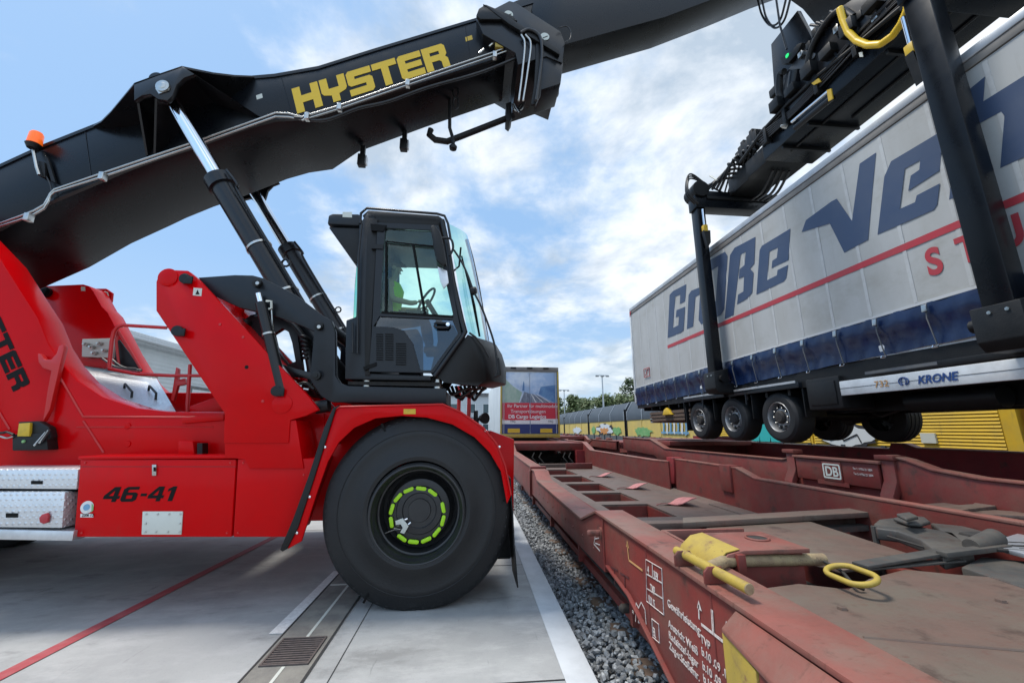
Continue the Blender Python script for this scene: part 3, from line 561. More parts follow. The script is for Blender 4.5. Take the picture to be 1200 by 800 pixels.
# lower chord, pipes along the near side
part('lower_chord', MB().prism([(X0+.12, 3.2, .16), (X0+.12, 3.2, .24), (X0+.12, 13.2, .34), (X0+.12, 13.2, .26)], (.09, 0, 0)), M['wag'], w1, bevel=.006)
part('brake_pipe', MB().tube([(X0+.10, 3.3, .36), (X0+.10, 13.2, .40)], .022, 8), M['bogie'], w1)
for y in (3.55, 5.2, 7.0, 9, 11): part('chord_strut', MB().box((X0+.07, y-.03, .20), (X0+.22, y+.03, .50)), M['wag'], w1)
part('coupling_knob', MB().lathe((X0+.05, 3.62, .30), (-1, 0, 0), [(-.08, .02), (-.03, .035), (.03, .035), (.05, .02), (.055, .01)], 16), M['bogie'], w1)
# vertical seam and pin on the side
part('seam_strip', MB().box((X0-.012, 3.93, .48), (X0-.001, 3.965, .925)), M['wag'], w1)
part('side_pin', MB().lathe((X0+.0, 4.02, .79), (-1, 0, 0), [(0, .05), (.02, .05), (.021, .028), (.13, .028), (.14, .018)], 14), M['wag_top'], w1)
# cross wall behind the bogie deck and the deck itself
part('end_deck', MB().box((X0+.20, 14.5, 1.03), (X1-.15, 18.2, 1.28)), M['wag'], w1, bevel=.01)
part('end_gusset', MB().box((X1-.45, 14.3, .42), (X1-.12, 14.55, 1.03)), M['wag_red'], w1)
part('cross_channel', MB().box((X0+.25, 13.6, .50), (X1-.2, 13.75, .64)).box((X0+.3, 12.9, .42), (X1-.3, 13.0, .56)), M['floor'], w1, bevel=.01)
for x in (2.2, 2.45, 3.3, 3.5): part('hose_stub', MB().tube([(x, 14.45, .95), (x-.1, 14.35, .8), (x+.05, 14.3, .62)], .02, 6), M['bogie'], w1)
# pocket floor
part('pocket_floor', MB().prism([(X0+.27, 4.3, .30), (X1-.05, 4.3, .30), (X1-.05, 14.2, .36), (X0+.27, 14.2, .36)], (0, 0, .05)), M['floor'], w1)
part('sloping_floor', MB().prism([(3.55, 4.5, .36), (X1-.06, 4.5, .58), (X1-.06, 13.4, .60), (3.55, 13.4, .42)], (0, 0, .03)), M['floor'], w1)
# perforated loading plate with five openings
zt = .60
ys = [5.25, 6.15, 7.15, 8.15, 9.3, 10.6, 12.2]
mb = MB()
xa, xb, xl, xr = 1.98, 2.72, 1.62, 3.62
opn = []
yy0 = 5.0; yy1 = 12.4
opens = [(5.42, 6.35), (6.62, 7.5), (7.75, 8.75), (9.05, 10.15), (10.5, 11.8)]
mb.box((xl, yy0, zt), (xa, yy1, zt+.03)); mb.box((xb, yy0, zt), (xr, yy1, zt+.03))
prev = yy0
for a, b in opens+[(yy1, yy1)]:
    mb.box((xa, prev, zt), (xb, a, zt+.03)); prev = b
lp = part('loading_plate', mb, M['floor'], w1)
mb = MB()
for a, b in opens:
    for x in (xa, xb-.012): mb.box((x, a, zt-.2), (x+.012, b, zt-.001))
    for y in (a, b-.012): mb.box((xa+.0125, y, zt-.2), (xb-.0125, y+.012, zt-.001))
part('opening_rims', mb, M['wag'], lp)
part('plate_edge', MB().box((xl, yy0-.05, zt-.22), (xr+.25, yy0-.002, zt+.055)).prism([(xr, yy0-.002, zt-.1), (xr+.25, yy0-.002, zt-.1), (xr+.25, yy0-.002, zt+.05), (xr, yy0-.002, zt+.05)], (0, 1.2, 0)), M['floor'], lp, bevel=.01)
part('plate_rail', MB().box((xl-.02, yy0, zt+.032), (xl+.1, yy1, zt+.085)).box((xb+.02, yy1-.5, zt+.032), (xr-.1, yy1-.42, zt+.19)), M['wag'], lp, bevel=.008)
for k, (x, y) in enumerate(((3.05, 6.2), (3.05, 7.9), (3.08, 9.9))):
    mb = MB(); rings = []
    for i in range(9):
        s_ = i/8; wv_ = .17*math.sin(min(1, s_*1.15)*math.pi*.5)**3; h1 = .11*s_**2+.02*math.sin(s_*9); rings.append([(x-.25+.55*s_, y-wv_, zt+.032+h1), (x-.25+.55*s_, y+wv_*1.3+.02, zt+.032+h1*.55), (x-.25+.55*s_, y+wv_*1.3+.02, zt+.040+h1*.55), (x-.25+.55*s_, y-wv_, zt+.044+h1)])
    part('wheel_guide', mb.loft(rings), M['pink'], lp, smooth=60)
# cross bars ahead of the pocket
part('cross_bar', MB().box((X0+.26, 4.12, .72), (2.9, 4.26, .84)).box((2.9, 4.14, .74), (6.2-2.1, 4.24, .86)), M['floor'], w1, bevel=.01)
part('cross_bar', MB().box((X0+.25, 4.72, .60), (X1-.12, 4.86, .70)), M['wag'], w1, bevel=.01)
part('transverse_tube', MB().tube([(X0+.3, 3.75, .62), (X1-.2, 3.75, .62)], .05, 10), M['floor'], w1)
part('inner_long_beam', MB().box((2.05, 1.2, .25), (2.2, 4.9, .70)).box((3.3, 1.2, .25), (3.45, 4.9, .70)), M['wag'], w1, bevel=.01)
# deck plates
dz = .875
part('deck_plate', MB().plate([(818, 615), (846, 610.5), (946, 609.5), (1086, 655), (1012, 664), (985, 668), (905, 645)], -.02, Z=dz), M['deck'], w1, bevel=.004)
part('deck_plate', MB().prism([(1.52, 2.22, dz+.05), (1.80, 2.27, dz+.05), (2.0, 2.17, dz+.05), (2.26, 2.30, dz+.05), (2.62, 2.42, dz+.05), (2.86, 2.30, dz+.05), (4.0, 1.9, dz+.05), (4.0, -1.2, dz+.05), (1.52, -1.2, dz+.05)], (0, 0, -.03)), M['deck'], w1, bevel=.004)
part('deck_skirt', MB().prism([(1.80, 2.25, dz+.018), (2.26, 2.28, dz+.018), (2.62, 2.40, dz+.018), (2.62, 2.37, dz+.018), (2.0, 2.14, dz+.018)], (0, 0, -.3)), M['wag'], w1)
part('deck_seam', MB().box((1.535, -1.2, dz+.052), (1.55, 2.2, dz+.058)), M['wag_top'], w1)
part('pit_floor', MB().box((1.53, 1.0, .28), (X1-.12, 4.1, .30)), M['bogie'], w1)
# yellow marked locking housing
pr_ = [(1.42, dz+.03), (1.45, dz+.10), (1.52, dz+.155), (1.62, dz+.175), (2.04, dz+.175), (2.04, dz+.15), (1.64, dz+.15), (1.55, dz+.13), (1.48, dz+.08), (1.46, dz+.02)]
hs = part('locking_housing', MB().prism([(x, 2.44, z) for x, z in pr_], (0, .42, 0)), M['wag_top'], w1, smooth=50, bevel=.003)
yl = [(1.415, dz+.035), (1.445, dz+.105), (1.515, dz+.16), (1.60, dz+.178), (1.60, dz+.181), (1.512, dz+.165), (1.44, dz+.108), (1.41, dz+.035)]
part('yellow_band', MB().prism([(x, 2.45, z) for x, z in yl], (0, .40, 0)), M['yellow_old'], hs, smooth=60)
part('housing_front', MB().prism([(1.50, 2.48, dz-.18), (2.02, 2.48, dz-.18), (2.02, 2.48, dz+.14), (1.66, 2.48, dz+.14), (1.56, 2.48, dz+.12), (1.50, 2.48, dz+.06)], (0, .03, 0)), M['wag'], hs)
part('lock_hole', MB().lathe((1.88, 2.68, dz+.1755), (0, 0, 1), [(0, .0), (0, .062), (.003, .062), (.0035, .0)], 24), M['bogie'], hs)
part('lock_hole_rim', MB().tube([(1.88+.068*math.cos(q*.262), 2.68+.068*math.sin(q*.262), dz+.18) for q in range(24)], .007, 6, close=True), M['wag_top'], hs)
part('side_tray', MB().box((1.58, 3.02, dz-.05), (2.3, 3.05, dz+.06)).box((1.58, 3.05, dz-.05), (1.61, 3.46, dz+.06)).box((1.61, 3.43, dz-.05), (2.3, 3.46, dz+.06)), M['wag_top'], w1, bevel=.005)
part('bolt_head', MB().lathe((1.85, 3.24, dz-.03), (0, 0, 1), [(0, .09), (.05, .095), (.075, .08), (.08, .0)], 20), M['wag_top'], w1)
part('bolt_head', MB().lathe((2.12, 3.24, dz-.03), (0, 0, 1), [(0, .06), (.04, .06), (.06, .05), (.065, .0)], 20), M['wag_top'], w1)
# locking bar, cross tube, ring
a = at(793, 645, Z=1.02); b = at(878, 690, Z=1.02)
lb = part('locking_bar', MB().tube([a, a.lerp(b, .25)+Vector((0, 0, .003)), a.lerp(b, .6), b], .026, 14), M['yellow_old'], w1)
part('bar_end', MB().lathe(b, (b-a), [(0, .0), (.001, .0262), (.004, .024), (.005, 0)], 14), M['rusty'], lb)
for f_ in (.16, .62):
    c = a.lerp(b, f_); part('bar_bracket', MB().prism([(c.x-.07, c.y, .962), (c.x+.05, c.y, .962), (c.x+.05, c.y, 1.0), (c.x+.03, c.y, 1.045), (c.x-.045, c.y, 1.045), (c.x-.07, c.y, 1.02)], (0, .014, 0)), M['wag'], w1, bevel=.003)
p0 = at(834, 664, Z=.99); p1 = at(850, 657, Z=.99); p2 = at(965, 655, Z=.97)
part('cross_tube', MB().tube([p0-Vector((.05, .0, .05)), p0, p1, p2], .034, 14), M['rusty'], w1, smooth=60)
part('tube_saddle', MB().box((p1.x+.05, p1.y-.05, .93), (p1.x+.10, p1.y+.05, 1.035)), M['wag'], w1, bevel=.006)
c = at(997, 673, Z=1.0); pts = []
u_ = (at(1020, 682, Z=1.0)-at(975, 664, Z=1.0)).normalized(); v_ = Vector((-u_.y, u_.x, .25)).normalized()
for q in range(32):
    a_ = 2*math.pi*q/32; ca, sa = math.cos(a_), math.sin(a_); pts.append(c+u_*(.075*ca+.05*(1 if ca > 0 else -1))+v_*.072*sa)
part('pull_ring', MB().tube(pts, .0145, 10, close=True), M['yellow_old'], w1, smooth=80)
# flat linkage bars
def strap(p, q, wd, th, m, z0, z1, name='linkage_bar'):
    a_ = at(*p, Z=z0); b_ = at(*q, Z=z1); d_ = (b_-a_).normalized(); n_ = Vector((-d_.y, d_.x, 0)).normalized()*wd/2; up = Vector((0, 0, th))
    return part(name, MB().prism([a_-n_, b_-n_, b_+n_, a_+n_], up), m, w1, bevel=.003)
strap((1008, 664), (1172, 637), .09, .018, M['dusty'], .95, .98); strap((1000, 668), (1126, 657), .06, .012, M['dusty'], .93, .93); strap((1104, 652), (1180, 643), .06, .03, M['dusty'], .97, .98)
# kingpin stanchion: two curved grey cheeks with a head
def cheek(px, z, th=.06, m='dusty', name='stanchion_cheek'):
    pts = A(px, Z=z); return part(name, MB().prism(pts, (0, 0, -th)), M[m], w1, bevel=.012, smooth=50)
st1 = cheek([(1024, 613), (1030, 608), (1048, 606), (1085, 618), (1118, 624), (1140, 643), (1104, 650), (1078, 631), (1050, 621), (1026, 618)], .98, .09)
cheek([(1046, 606), (1062, 603), (1084, 605), (1090, 610), (1080, 613), (1064, 612)], 1.02, .03, name='stanchion_head'); cheek([(1050, 601), (1066, 599), (1076, 604), (1062, 607)], 1.09, .03, name='stanchion_head')
cheek([(1090, 612), (1130, 616), (1160, 624), (1172, 634), (1150, 640), (1124, 632), (1104, 622)], .98, .05)
part('stanchion_roller', MB().tube([at(1138, 640, Z=1.0), at(1166, 630, Z=1.03)], [.045, .06], 16), M['dusty'], w1)
part('stanchion_jaw', MB().box(at(1150, 640, Z=.93)-Vector((.0, .0, .0)), at(1150, 640, Z=.93)+Vector((.25, .14, .07))), M['bogie'], w1, bevel=.02)
part('stanchion_plate', MB().prism(A([(1126, 664), (1150, 652), (1230, 660), (1260, 700), (1205, 690)], Z=.93), (0, 0, -.12)), M['dusty'], w1, bevel=.008)
part('greased_plate', MB().prism(A([(1160, 634), (1200, 622), (1260, 626), (1260, 652), (1200, 648), (1176, 642)], Z=1.0), (0, 0, -.03)), M['alu'], w1, bevel=.006)
for k in range(7):
    a_ = at(1040+k*20, 628-k*3, Z=.96); b_ = at(1120+k*18, 652-k*4, Z=.92); part('linkage_rod', MB().tube([a_, a_.lerp(b_, .5)+Vector((0, 0, .02*(k % 2))), b_], .010+.004*(k % 3), 6), M['bogie'], w1)
for k in range(6):
    a_ = at(1150+k*9, 636+(k % 3)*4, Z=.99); part('linkage_rod', MB().tube([a_, a_+Vector((.2, -.05-.02*k, .01*(k % 2))), a_+Vector((.45, -.02, -.05))], .013, 6), M['bogie'], w1)
part('stanchion_post', MB().tube([at(1024, 616, Z=.98), at(1024, 616, Z=.98)-Vector((0, 0, .4))], .022, 8), M['dusty'], w1)
# far deck corner beyond the stanchion
part('far_deck', MB().plate([(1085, 594), (1140, 590), (1152, 581), (1240, 583), (1300, 600), (1180, 590.5), (1120, 598)], -.04, Z=.98), M['deck'], w1, bevel=.006)
part('far_deck', MB().plate([(1120, 600), (1165, 597), (1330, 608), (1330, 616), (1200, 604)], -.04, Z=.95), M['deck'], w1, bevel=.006)
part('cross_bar', MB().prism(A([(800, 606), (1085, 590), (1160, 585), (1160, 590), (1085, 596), (800, 612)], Z=.93), (0, 0, -.05)), M['deck'], w1, bevel=.006)
part('cross_bar', MB().prism(A([(950, 616), (1024, 612), (1024, 615), (955, 619.5)], Z=.80), (0, 0, -.05)), M['dusty'], w1)
# red corner cap on the side with yellow face
cap = A([(866, 728), (879, 722), (960, 790), (975, 830), (945, 830), (905, 776)], Z=.90)
part('corner_cap', MB().prism([(X0-.09, 1.98, .86), (X0-.012, 1.98, .93), (X0-.012, .9, .93), (X0-.09, .9, .86), (X0-.13, 1.5, .82)], (0, 0, -.02)), M['wag_top'], w1, bevel=.006)
part('corner_face', MB().prism([(X0-.085, 1.99, .84), (X0-.085, 1.90, .84), (X0-.105, 1.74, .81), (X0-.105, 1.74, .3), (X0-.085, 1.99, .3)], (.08, 0, 0)), M['yellow_old'], w1, bevel=.006)
part('corner_block', MB().box((X0-.10, .9, .3), (X0-.012, 1.735, .835)), M['wag'], w1, bevel=.01)
part('side_hook', MB().box((X0-.09, 2.02, .50), (X0-.002, 2.12, .53)), M['yellow_old'], w1, bevel=.004)
for k in range(9):
    for z_ in (.60, .84):
        part('rivet', MB().lathe((X0, 4.3+k*.42, z_ if k > 0 else z_-.02), (-1, 0, 0), [(0, .014), (.006, .012), (.009, 0)], 8), M['wag'], ns) if z_ < .7 else None
for y_ in (3.0, 2.2, 1.4): part('web_weld', MB().tube([(X0-.001, y_, .30+(3-y_)*-.05), (X0-.001, y_, .92)], .005, 5), M['wag'], ns)
part('bottom_lip', MB().loft([[(X0-.03, y, z-.012), (X0+.05, y, z-.012), (X0+.05, y, z+.004), (X0-.03, y, z+.004)] for y, z in [(-1.2, .0), (2.6, .22), (3.35, .50), (3.86, .555)]]), M['wag'], ns, bevel=.003)
for x_, y_ in ((1.75, 1.95), (1.75, 1.1), (2.6, 1.95), (3.3, 1.6)): part('deck_bolt', MB().lathe((x_, y_, dz+.05), (0, 0, 1), [(0, .022), (.012, .020), (.014, 0)], 6), M['deck'], w1)
for a_, b_ in (((1.6, 1.7), (2.7, 1.35)), ((1.9, .9), (3.2, 1.3))): part('weld_bead', MB().tube([(a_[0], a_[1], dz+.051), ((a_[0]+b_[0])/2, (a_[1]+b_[1])/2+.01, dz+.052), (b_[0], b_[1], dz+.051)], .006, 5), M['deck'], w1)
part('lock_chain', MB().hose([at(1012, 690, Z=.94), at(1000, 684, Z=.96), at(985, 668, Z=.98), at(966, 658, Z=.97)], .009, 6), M['bogie'], w1, smooth=60)
bogie(w1, 16.3, XC)
# stencils on the near side (they read from far to near)
u_ = Vector((0, -1, 0)); v_ = Vector((0, 0, 1)); XS = X0-.003
def ww(s_, px, py, size, m='marking', bold=.0, sx=1.0, **k):
    p = at(px, py, X=XS); return text(s_, p, u_, v_, size, M[m], w1, bold=bold, sx=sx, **k)
def frame(px, name='stencil_frame', th=.008, m='marking'):
    pts = A(px, X=XS); return part(name, MB().tube(pts, .004, 4, close=True), M[m], w1)
def stroke(px, wd, m='marking', name='stencil_mark'):
    pts = A(px, X=XS); mb = MB()
    for a_, b_ in zip(pts, pts[1:]):
        d_ = (b_-a_).normalized(); n_ = Vector((0, -d_.z, d_.y))*wd/2; mb.prism([a_-n_, b_-n_, b_+n_, a_+n_], (-.002, 0, 0))
    return part(name, mb, M[m], w1)
frame([(757, 655), (775.5, 666), (778, 720), (758, 704)])
for a_, b_ in (((757.5, 672), (776.5, 683)), ((758, 689), (777, 701)), ((764.5, 660), (765, 677))): stroke([a_, b_], .008)
ww('4', 759, 671.5, .075, sx=.6); ww('REV', 766.5, 677.5, .075, bold=.008, sx=.50); ww('TVP', 762.5, 693, .075, bold=.008, sx=.55); ww('10 01 15', 759.5, 705, .075, bold=.008, sx=.42)
frame([(764, 724.5), (772, 731), (773, 753), (765, 746)]); ww('EL', 765.6, 744, .075, bold=.01, sx=.55)
stroke([(745, 728), (745.5, 706), (748.5, 712), (751.5, 705), (756, 714), (757.5, 731)], .008); ww('BVL', 746.5, 722, .028, sx=.7); ww('80', 748, 729, .028, sx=.8); ww('CFL', 741, 717, .028, sx=.6)
ww('Gewährleistung:', 782.5, 709.5, .062, bold=.008, sx=.94)
ww('Anstrich: Weiß', 783.5, 733.5, .058, bold=.008, sx=.94); ww('Radsätze/-lager', 784, 746.5, .058, bold=.008, sx=.94); ww('Zug-u.Stoßeinr.', 784.5, 759, .058, bold=.008, sx=.94)
ww('TVP', 821.5, 751.5, .055, bold=.008, sx=.95); ww('b.10 .09 .17', 822.5, 766.5, .055, bold=.008, sx=.95); ww('b.10 .09 .17', 823.5, 783, .055, bold=.008, sx=.95); ww('b.10 .09 .15', 824.5, 798, .055, bold=.008, sx=.95)
def arrow(x, y0_, y1_, s_):
    stroke([(x, y0_), (x-.6, y1_+5)], .010); p = at(x-.7, y1_, X=XS); q = .022*s_; part('stencil_arrow', MB().prism([p, p+Vector((0, q, -2*q)), p+Vector((0, -q, -2*q))], (-.002, 0, 0)), M['marking'], w1)
arrow(819.5, 725, 703, 1.0); arrow(852, 752, 727, .95)
stroke([(836, 740), (834.5, 714)], .018); stroke([(822, 731), (850, 753)], .014)
stroke([(735, 636), (737, 656), (753, 668)], .014, 'oldorange'); p = at(735, 633, X=XS); part('stencil_arrow', MB().prism([p, p+Vector((0, .028, -.05)), p+Vector((0, -.028, -.05))], (-.002, 0, 0)), M['oldorange'], w1)
stroke([(697.5, 628), (696, 637), (703, 645)], .012); stroke([(697, 631), (702, 630)], .010); stroke([(697.5, 636), (703, 638)], .010)
stroke([(716, 664), (724, 668)], .014, 'wag_stain'); stroke([(720, 666), (720.5, 684)], .014, 'wag_stain'); stroke([(727, 671), (737, 677)], .014, 'wag_stain'); stroke([(732, 674), (732.5, 692)], .014, 'wag_stain')
# ---------------------------------------------------------------- wagon on the second track
X0, X1 = 5.42, 8.2; XC = (X0+X1)/2
w2 = thing('pocket_wagon', 'red pocket wagon with a square two-letter sign on its side, below the lifted trailer', 'rail wagon', (XC, 6, -.1))
side_sill(w2, X0, 1, [(-2, 1.16), (4.0, 1.22), (4.45, 1.27), (4.72, 1.36), (4.95, 1.40)], [(-2, .55), (4.95, .55)], M['wag'], M['wag_top'], flange=.15)
side_sill(w2, X0, 1, [(6.62, 1.27), (6.8, 1.225), (11.2, 1.21), (12.1, 1.44), (14.4, 1.46)], [(6.62, .5), (10.9, .5), (11.9, 1.0), (14.4, 1.05)], M['wag'], M['wag_top'], flange=.15)
part('side_apron', MB().box((X0-.05, 5.06, .98), (X0-.002, 6.45, 1.30)), M['wag'], w2, bevel=.008)
part('apron_rail', MB().box((X0-.08, 5.02, 1.302), (X0+.10, 6.48, 1.335)), M['wag_top'], w2, bevel=.005)
part('sill_web', MB().box((X0+.02, 4.9, .55), (X0+.06, 6.7, 1.3)), M['wag'], w2)
for y in (4.86, 6.50):
    part('pocket_bracket', MB().prism([(X0-.03, y, 1.39), (X0-.03, y, 1.1), (X0-.12, y, .93), (X0-.14, y, .78), (X0-.10, y, .78), (X0+.05, y, 1.05), (X0+.05, y, 1.39)], (0, .17, 0)), M['wag'], w2, bevel=.008)
    part('bracket_head', MB().box((X0-.06, y-.03, 1.36), (X0+.12, y+.22, 1.42)), M['wag'], w2, bevel=.008)
part('lower_flange', MB().box((X0-.22, -2, .72), (X0+.05, 10.8, .75)).box((X0-.22, -2, .60), (X0-.19, 10.8, .72)), M['wag'], w2, bevel=.004)
sg = part('sign_plate', MB().box((X0-.065, 5.60, 1.00), (X0-.052, 5.93, 1.28)), M['wag'], w2, bevel=.004)
part('sign_foot', MB().box((X0-.06, 5.52, .94), (X0-.051, 6.05, .999)), M['wag'], w2)
def rrect(y0_, z0_, w_, h_, r_):
    pts = []
    for cx, cz, a0 in ((y0_+w_-r_, z0_+h_-r_, 0), (y0_+r_, z0_+h_-r_, 90), (y0_+r_, z0_+r_, 180), (y0_+w_-r_, z0_+r_, 270)):
        for k in range(5): a_ = R(a0+k*22.5); pts.append((cx+r_*math.cos(a_), cz+r_*math.sin(a_)))
    return pts
shapes('square_emblem_frame', [rrect(0, 0, .30, .215, .025), rrect(.022, .022, .256, .171, .012)], Vector((X0-.067, 5.915, 1.035)), u_, v_, M['cream'], sg)
text('DB', Vector((X0-.067, 5.88, 1.075)), u_, v_, .19, M['cream'], sg, bold=.025, sx=.9)
text('Tw 1: 4 956 21 1004', Vector((X0-.056, 5.42, 1.20)), u_, v_, .045, M['marking'], w2, sx=.75); text('Tw 2: 4 956 22 1004', Vector((X0-.056, 5.42, 1.13)), u_, v_, .045, M['marking'], w2, sx=.75)
side_sill(w2, X1, -1, [(-2, 1.40), (6.8, 1.40), (7.0, 1.47), (7.25, 1.47), (7.3, 1.36), (11.2, 1.36), (12.0, 1.50), (14.4, 1.50)], [(-2, .5), (10.9, .5), (11.9, 1.0), (14.4, 1.05)], M['wag_red'], M['wag_top'], flange=.13)
part('pocket_floor', MB().box((X0+.15, -2, .45), (X1-.15, 11, .50)), M['floor'], w2)
part('end_deck', MB().box((X0+.16, 11.9, 1.05), (X1-.16, 14.4, 1.44)), M['wag'], w2, bevel=.01)
bogie(w2, 13.2, XC)
part('shelf_beam', MB().box((X0+.16, 11.2, 1.30), (X1-.16, 11.88, 1.42)), M['wag'], w2, bevel=.01)
# ---------------------------------------------------------------- further wagons
def far_wagon(xo, xi, y0, y1, label, lead=True, zt=1.2):
    t = thing('pocket_wagon', label, 'rail wagon', ((xo+xi)/2, (y0+y1)/2, -.1), 'red wagons further along the two tracks')
    L = y1-y0
    for x, s_ in ((xo, 1), (xi, -1)):
        tp = [(y0, 1.30), (y0+3.0, 1.30), (y0+3.8, zt-.15), (y0+L*.48, zt-.15), (y0+L*.5, zt-.02), (y0+L*.52, zt-.15), (y1-3.8, zt-.15), (y1-3, 1.30), (y1, 1.30)]
        side_sill(t, x, s_, tp, [(y0, 1.0), (y0+3, 1.0), (y0+4, .4), (y1-4, .4), (y1-3, 1.0), (y1, 1.0)], M['wag'], M['wag_top'], flange=.16)
    for a_, b_ in ((y0, y0+3), (y1-3, y1)): part('end_deck', MB().box((xo+.2, a_, 1.05), (xi-.2, b_, 1.28)), M['wag'], t, bevel=.01)
    part('pocket_floor', MB().box((xo+.2, y0+4, .35), (xi-.2, y1-4, .42)), M['floor'], t)
    bogie(t, y0+1.6, (xo+xi)/2); bogie(t, y1-1.6, (xo+xi)/2)
    for y in (y0+1, y0+2.4, y1-2.2, y1-1): 
        for x in (xo+.05, xi-.25): part('container_pin', MB().box((x, y, 1.325), (x+.2, y+.25, 1.42)), M['wag_top'], t, bevel=.02)
    for x in (xo+.6, xi-.6):
        part('buffer', MB().lathe((x, y0-.02, 1.1), (0, -1, 0), [(0, .09), (.25, .09), (.25, .22), (.29, .22), (.29, .02)], 16), M['bogie'], t)
far_wagon(1.25, 4.12, 19.2, 36.5, 'red pocket wagon ahead that carries the parked lorry trailer')
far_wagon(5.42, 8.2, 15.2, 32, 'empty red pocket wagon coupled beyond the wagon with the square two-letter sign'); far_wagon(5.42, 8.2, 33, 50, 'farthest empty red wagon on the track under the lifted trailer')
far_wagon(1.25, 4.12, 37.5, 54, 'far red wagon beyond the parked lorry trailer')
# ================================================================== LIFTED TRAILER
TX0, TX1 = 5.5, 8.03
tr = thing('curtainside_trailer', 'lifted grey curtainside lorry trailer with large navy lettering hanging over the red wagons', 'trailer', (6.76, 6, 1.5))
YR, YF = 13.2, -.4       # rear and front end
ZR, ZB, ZS = 5.92, 3.20, 2.60   # roof, colour change, lower edge of the curtain
def zb(y): return 3.26-.017*(y-4)
def zs(y): return 2.75-.024*(y-4)
def curtain():
    mb = MB(); n = 170; m = 16; vs = []; fs = []
    for i in range(n+1):
        y = YR-.06-(YR-YF-.12)*i/n
        for j in range(m+1):
            z = zb(y)+.002+(ZR-.22-zb(y))*j/m; s_ = math.sin(math.pi*j/m)
            dx = .0016*s_*math.sin(y*10.1)+.0016*math.sin(y*4.3+z*1.4)*s_
            vs.append((TX0-.002-dx, y, z))
    for i in range(n):
        for j in range(m): a = i*(m+1)+j; fs.append((a, a+1, a+m+2, a+m+1))
    return mb.add(vs, fs)
part('box_body', MB().box((TX0+.04, YF, ZS+.12), (TX1, YR-.02, ZR-.02)), M['guard'], tr)
cu_ = part('side_curtain', curtain(), M['curtain'], tr, smooth=180)
# lower blue valance, pulled in at every strap
SP = [1.05+.62*k for k in range(19)]
mb = MB(); vs = []; fs = []; n = 300; m = 8
for i in range(n+1):
    y = YR-.06-(YR-YF-.12)*i/n
    dd = min(abs(y-s_) for s_ in SP); g_ = max(0, 1-dd/.28)
    for j in range(m+1):
        f_ = j/m; z = zb(y)-(zb(y)-zs(y))*f_ + .004*f_*math.cos(y*math.pi*2/.62); dx = .014+.020*math.sin(min(1, f_*1.9)*math.pi)*(1-g_*.12)-.045*math.sin(max(0, f_-.35)*2.4)*(1+.25*math.sin(y*4.1+1))+.05*max(0, f_-.72)+.006*math.sin(y*17+f_*5)+.004*math.sin(y*31-f_*9)+.010*math.sin(f_*3.1)*math.sin(y*7.3)
        vs.append((TX0-dx, y, z))
for i in range(n):
    for j in range(m): a = i*(m+1)+j; fs.append((a, a+m+1, a+m+2, a+1))
part('curtain_skirt', mb.add(vs, fs), M['blue'], tr, smooth=180)
part('curtain_hem', MB().prism([(TX0-.02, YF+.05, zb(YF)-.005), (TX0-.02, YR-.08, zb(YR)-.005), (TX0-.02, YR-.08, zb(YR)+.03), (TX0-.02, YF+.05, zb(YF)+.03)], (.014, 0, 0)), M['seam'], cu_)
M['weld'] = mat('welded_seam', (.47, .48, .47), .5, 0, (.40, .40, .39), 9, .8)
for k in range(22):
    y = .75+.585*k
    part('curtain_seam', MB().prism([(TX0-.0062, y, zb(y)+.04), (TX0-.0062, y+.045, zb(y)+.04), (TX0-.0062, y+.045, ZR-.24), (TX0-.0062, y, ZR-.24)], (.006, 0, 0)), M['weld'], cu_)
for y in SP:
    s_ = part('strap', MB().tube([(TX0-.055, y, zb(y)-.05), (TX0-.075, y, zb(y)-.2), (TX0-.03, y-.01, zs(y)-.01)], .008, 4), M['chassis_grey'], tr)
    part('buckle', MB().prism([(TX0-.085, y-.028, zb(y)-.03), (TX0-.085, y+.028, zb(y)-.03), (TX0-.095, y+.028, zb(y)-.12), (TX0-.095, y-.028, zb(y)-.12)], (.02, 0, 0)), M['zinc'], s_, bevel=.004)
    part('hook', MB().tube([(TX0-.04, y-.03, zs(y)-.02), (TX0-.055, y-.03, zs(y)-.045), (TX0-.055, y+.03, zs(y)-.045), (TX0-.04, y+.03, zs(y)-.02)], .007, 5), M['chrome'], s_)
# roof rail
part('roof_rail', MB().box((TX0-.02, YF, ZR-.21), (TX0+.05, YR, ZR-.11)), M['roofside'], tr, bevel=.008)
part('roof_cornice', MB().box((TX0-.035, YF, ZR-.108), (TX0+.16, YR+.01, ZR+.01)), M['silver'], tr, bevel=.02)
part('roof_sheet', MB().prism([(TX0+.03, YF, ZR+.012), (TX1-.03, YF, ZR+.012), (TX1-.03, YR, ZR+.012), (TX0+.03, YR, ZR+.012)], (0, 0, .02)), M['curtain'], tr)
part('rear_post', MB().box((TX0-.03, YR-.075, ZS+.02), (TX0+.1, YR+.03, ZR-.11)), M['guard'], tr, bevel=.006)
part('corner_patch', MB().prism([(TX0-.038, YR-.02, ZR-.12), (TX0-.038, YR-.16, ZR-.12), (TX0-.038, YR-.05, ZR-.3), (TX0-.038, YR-.02, ZR-.3)], (.006, 0, 0)), M['redprint'], tr)
part('rear_frame', MB().box((TX0, YR-.018, ZS), (TX1, YR+.04, ZR)), M['guard'], tr, bevel=.01)
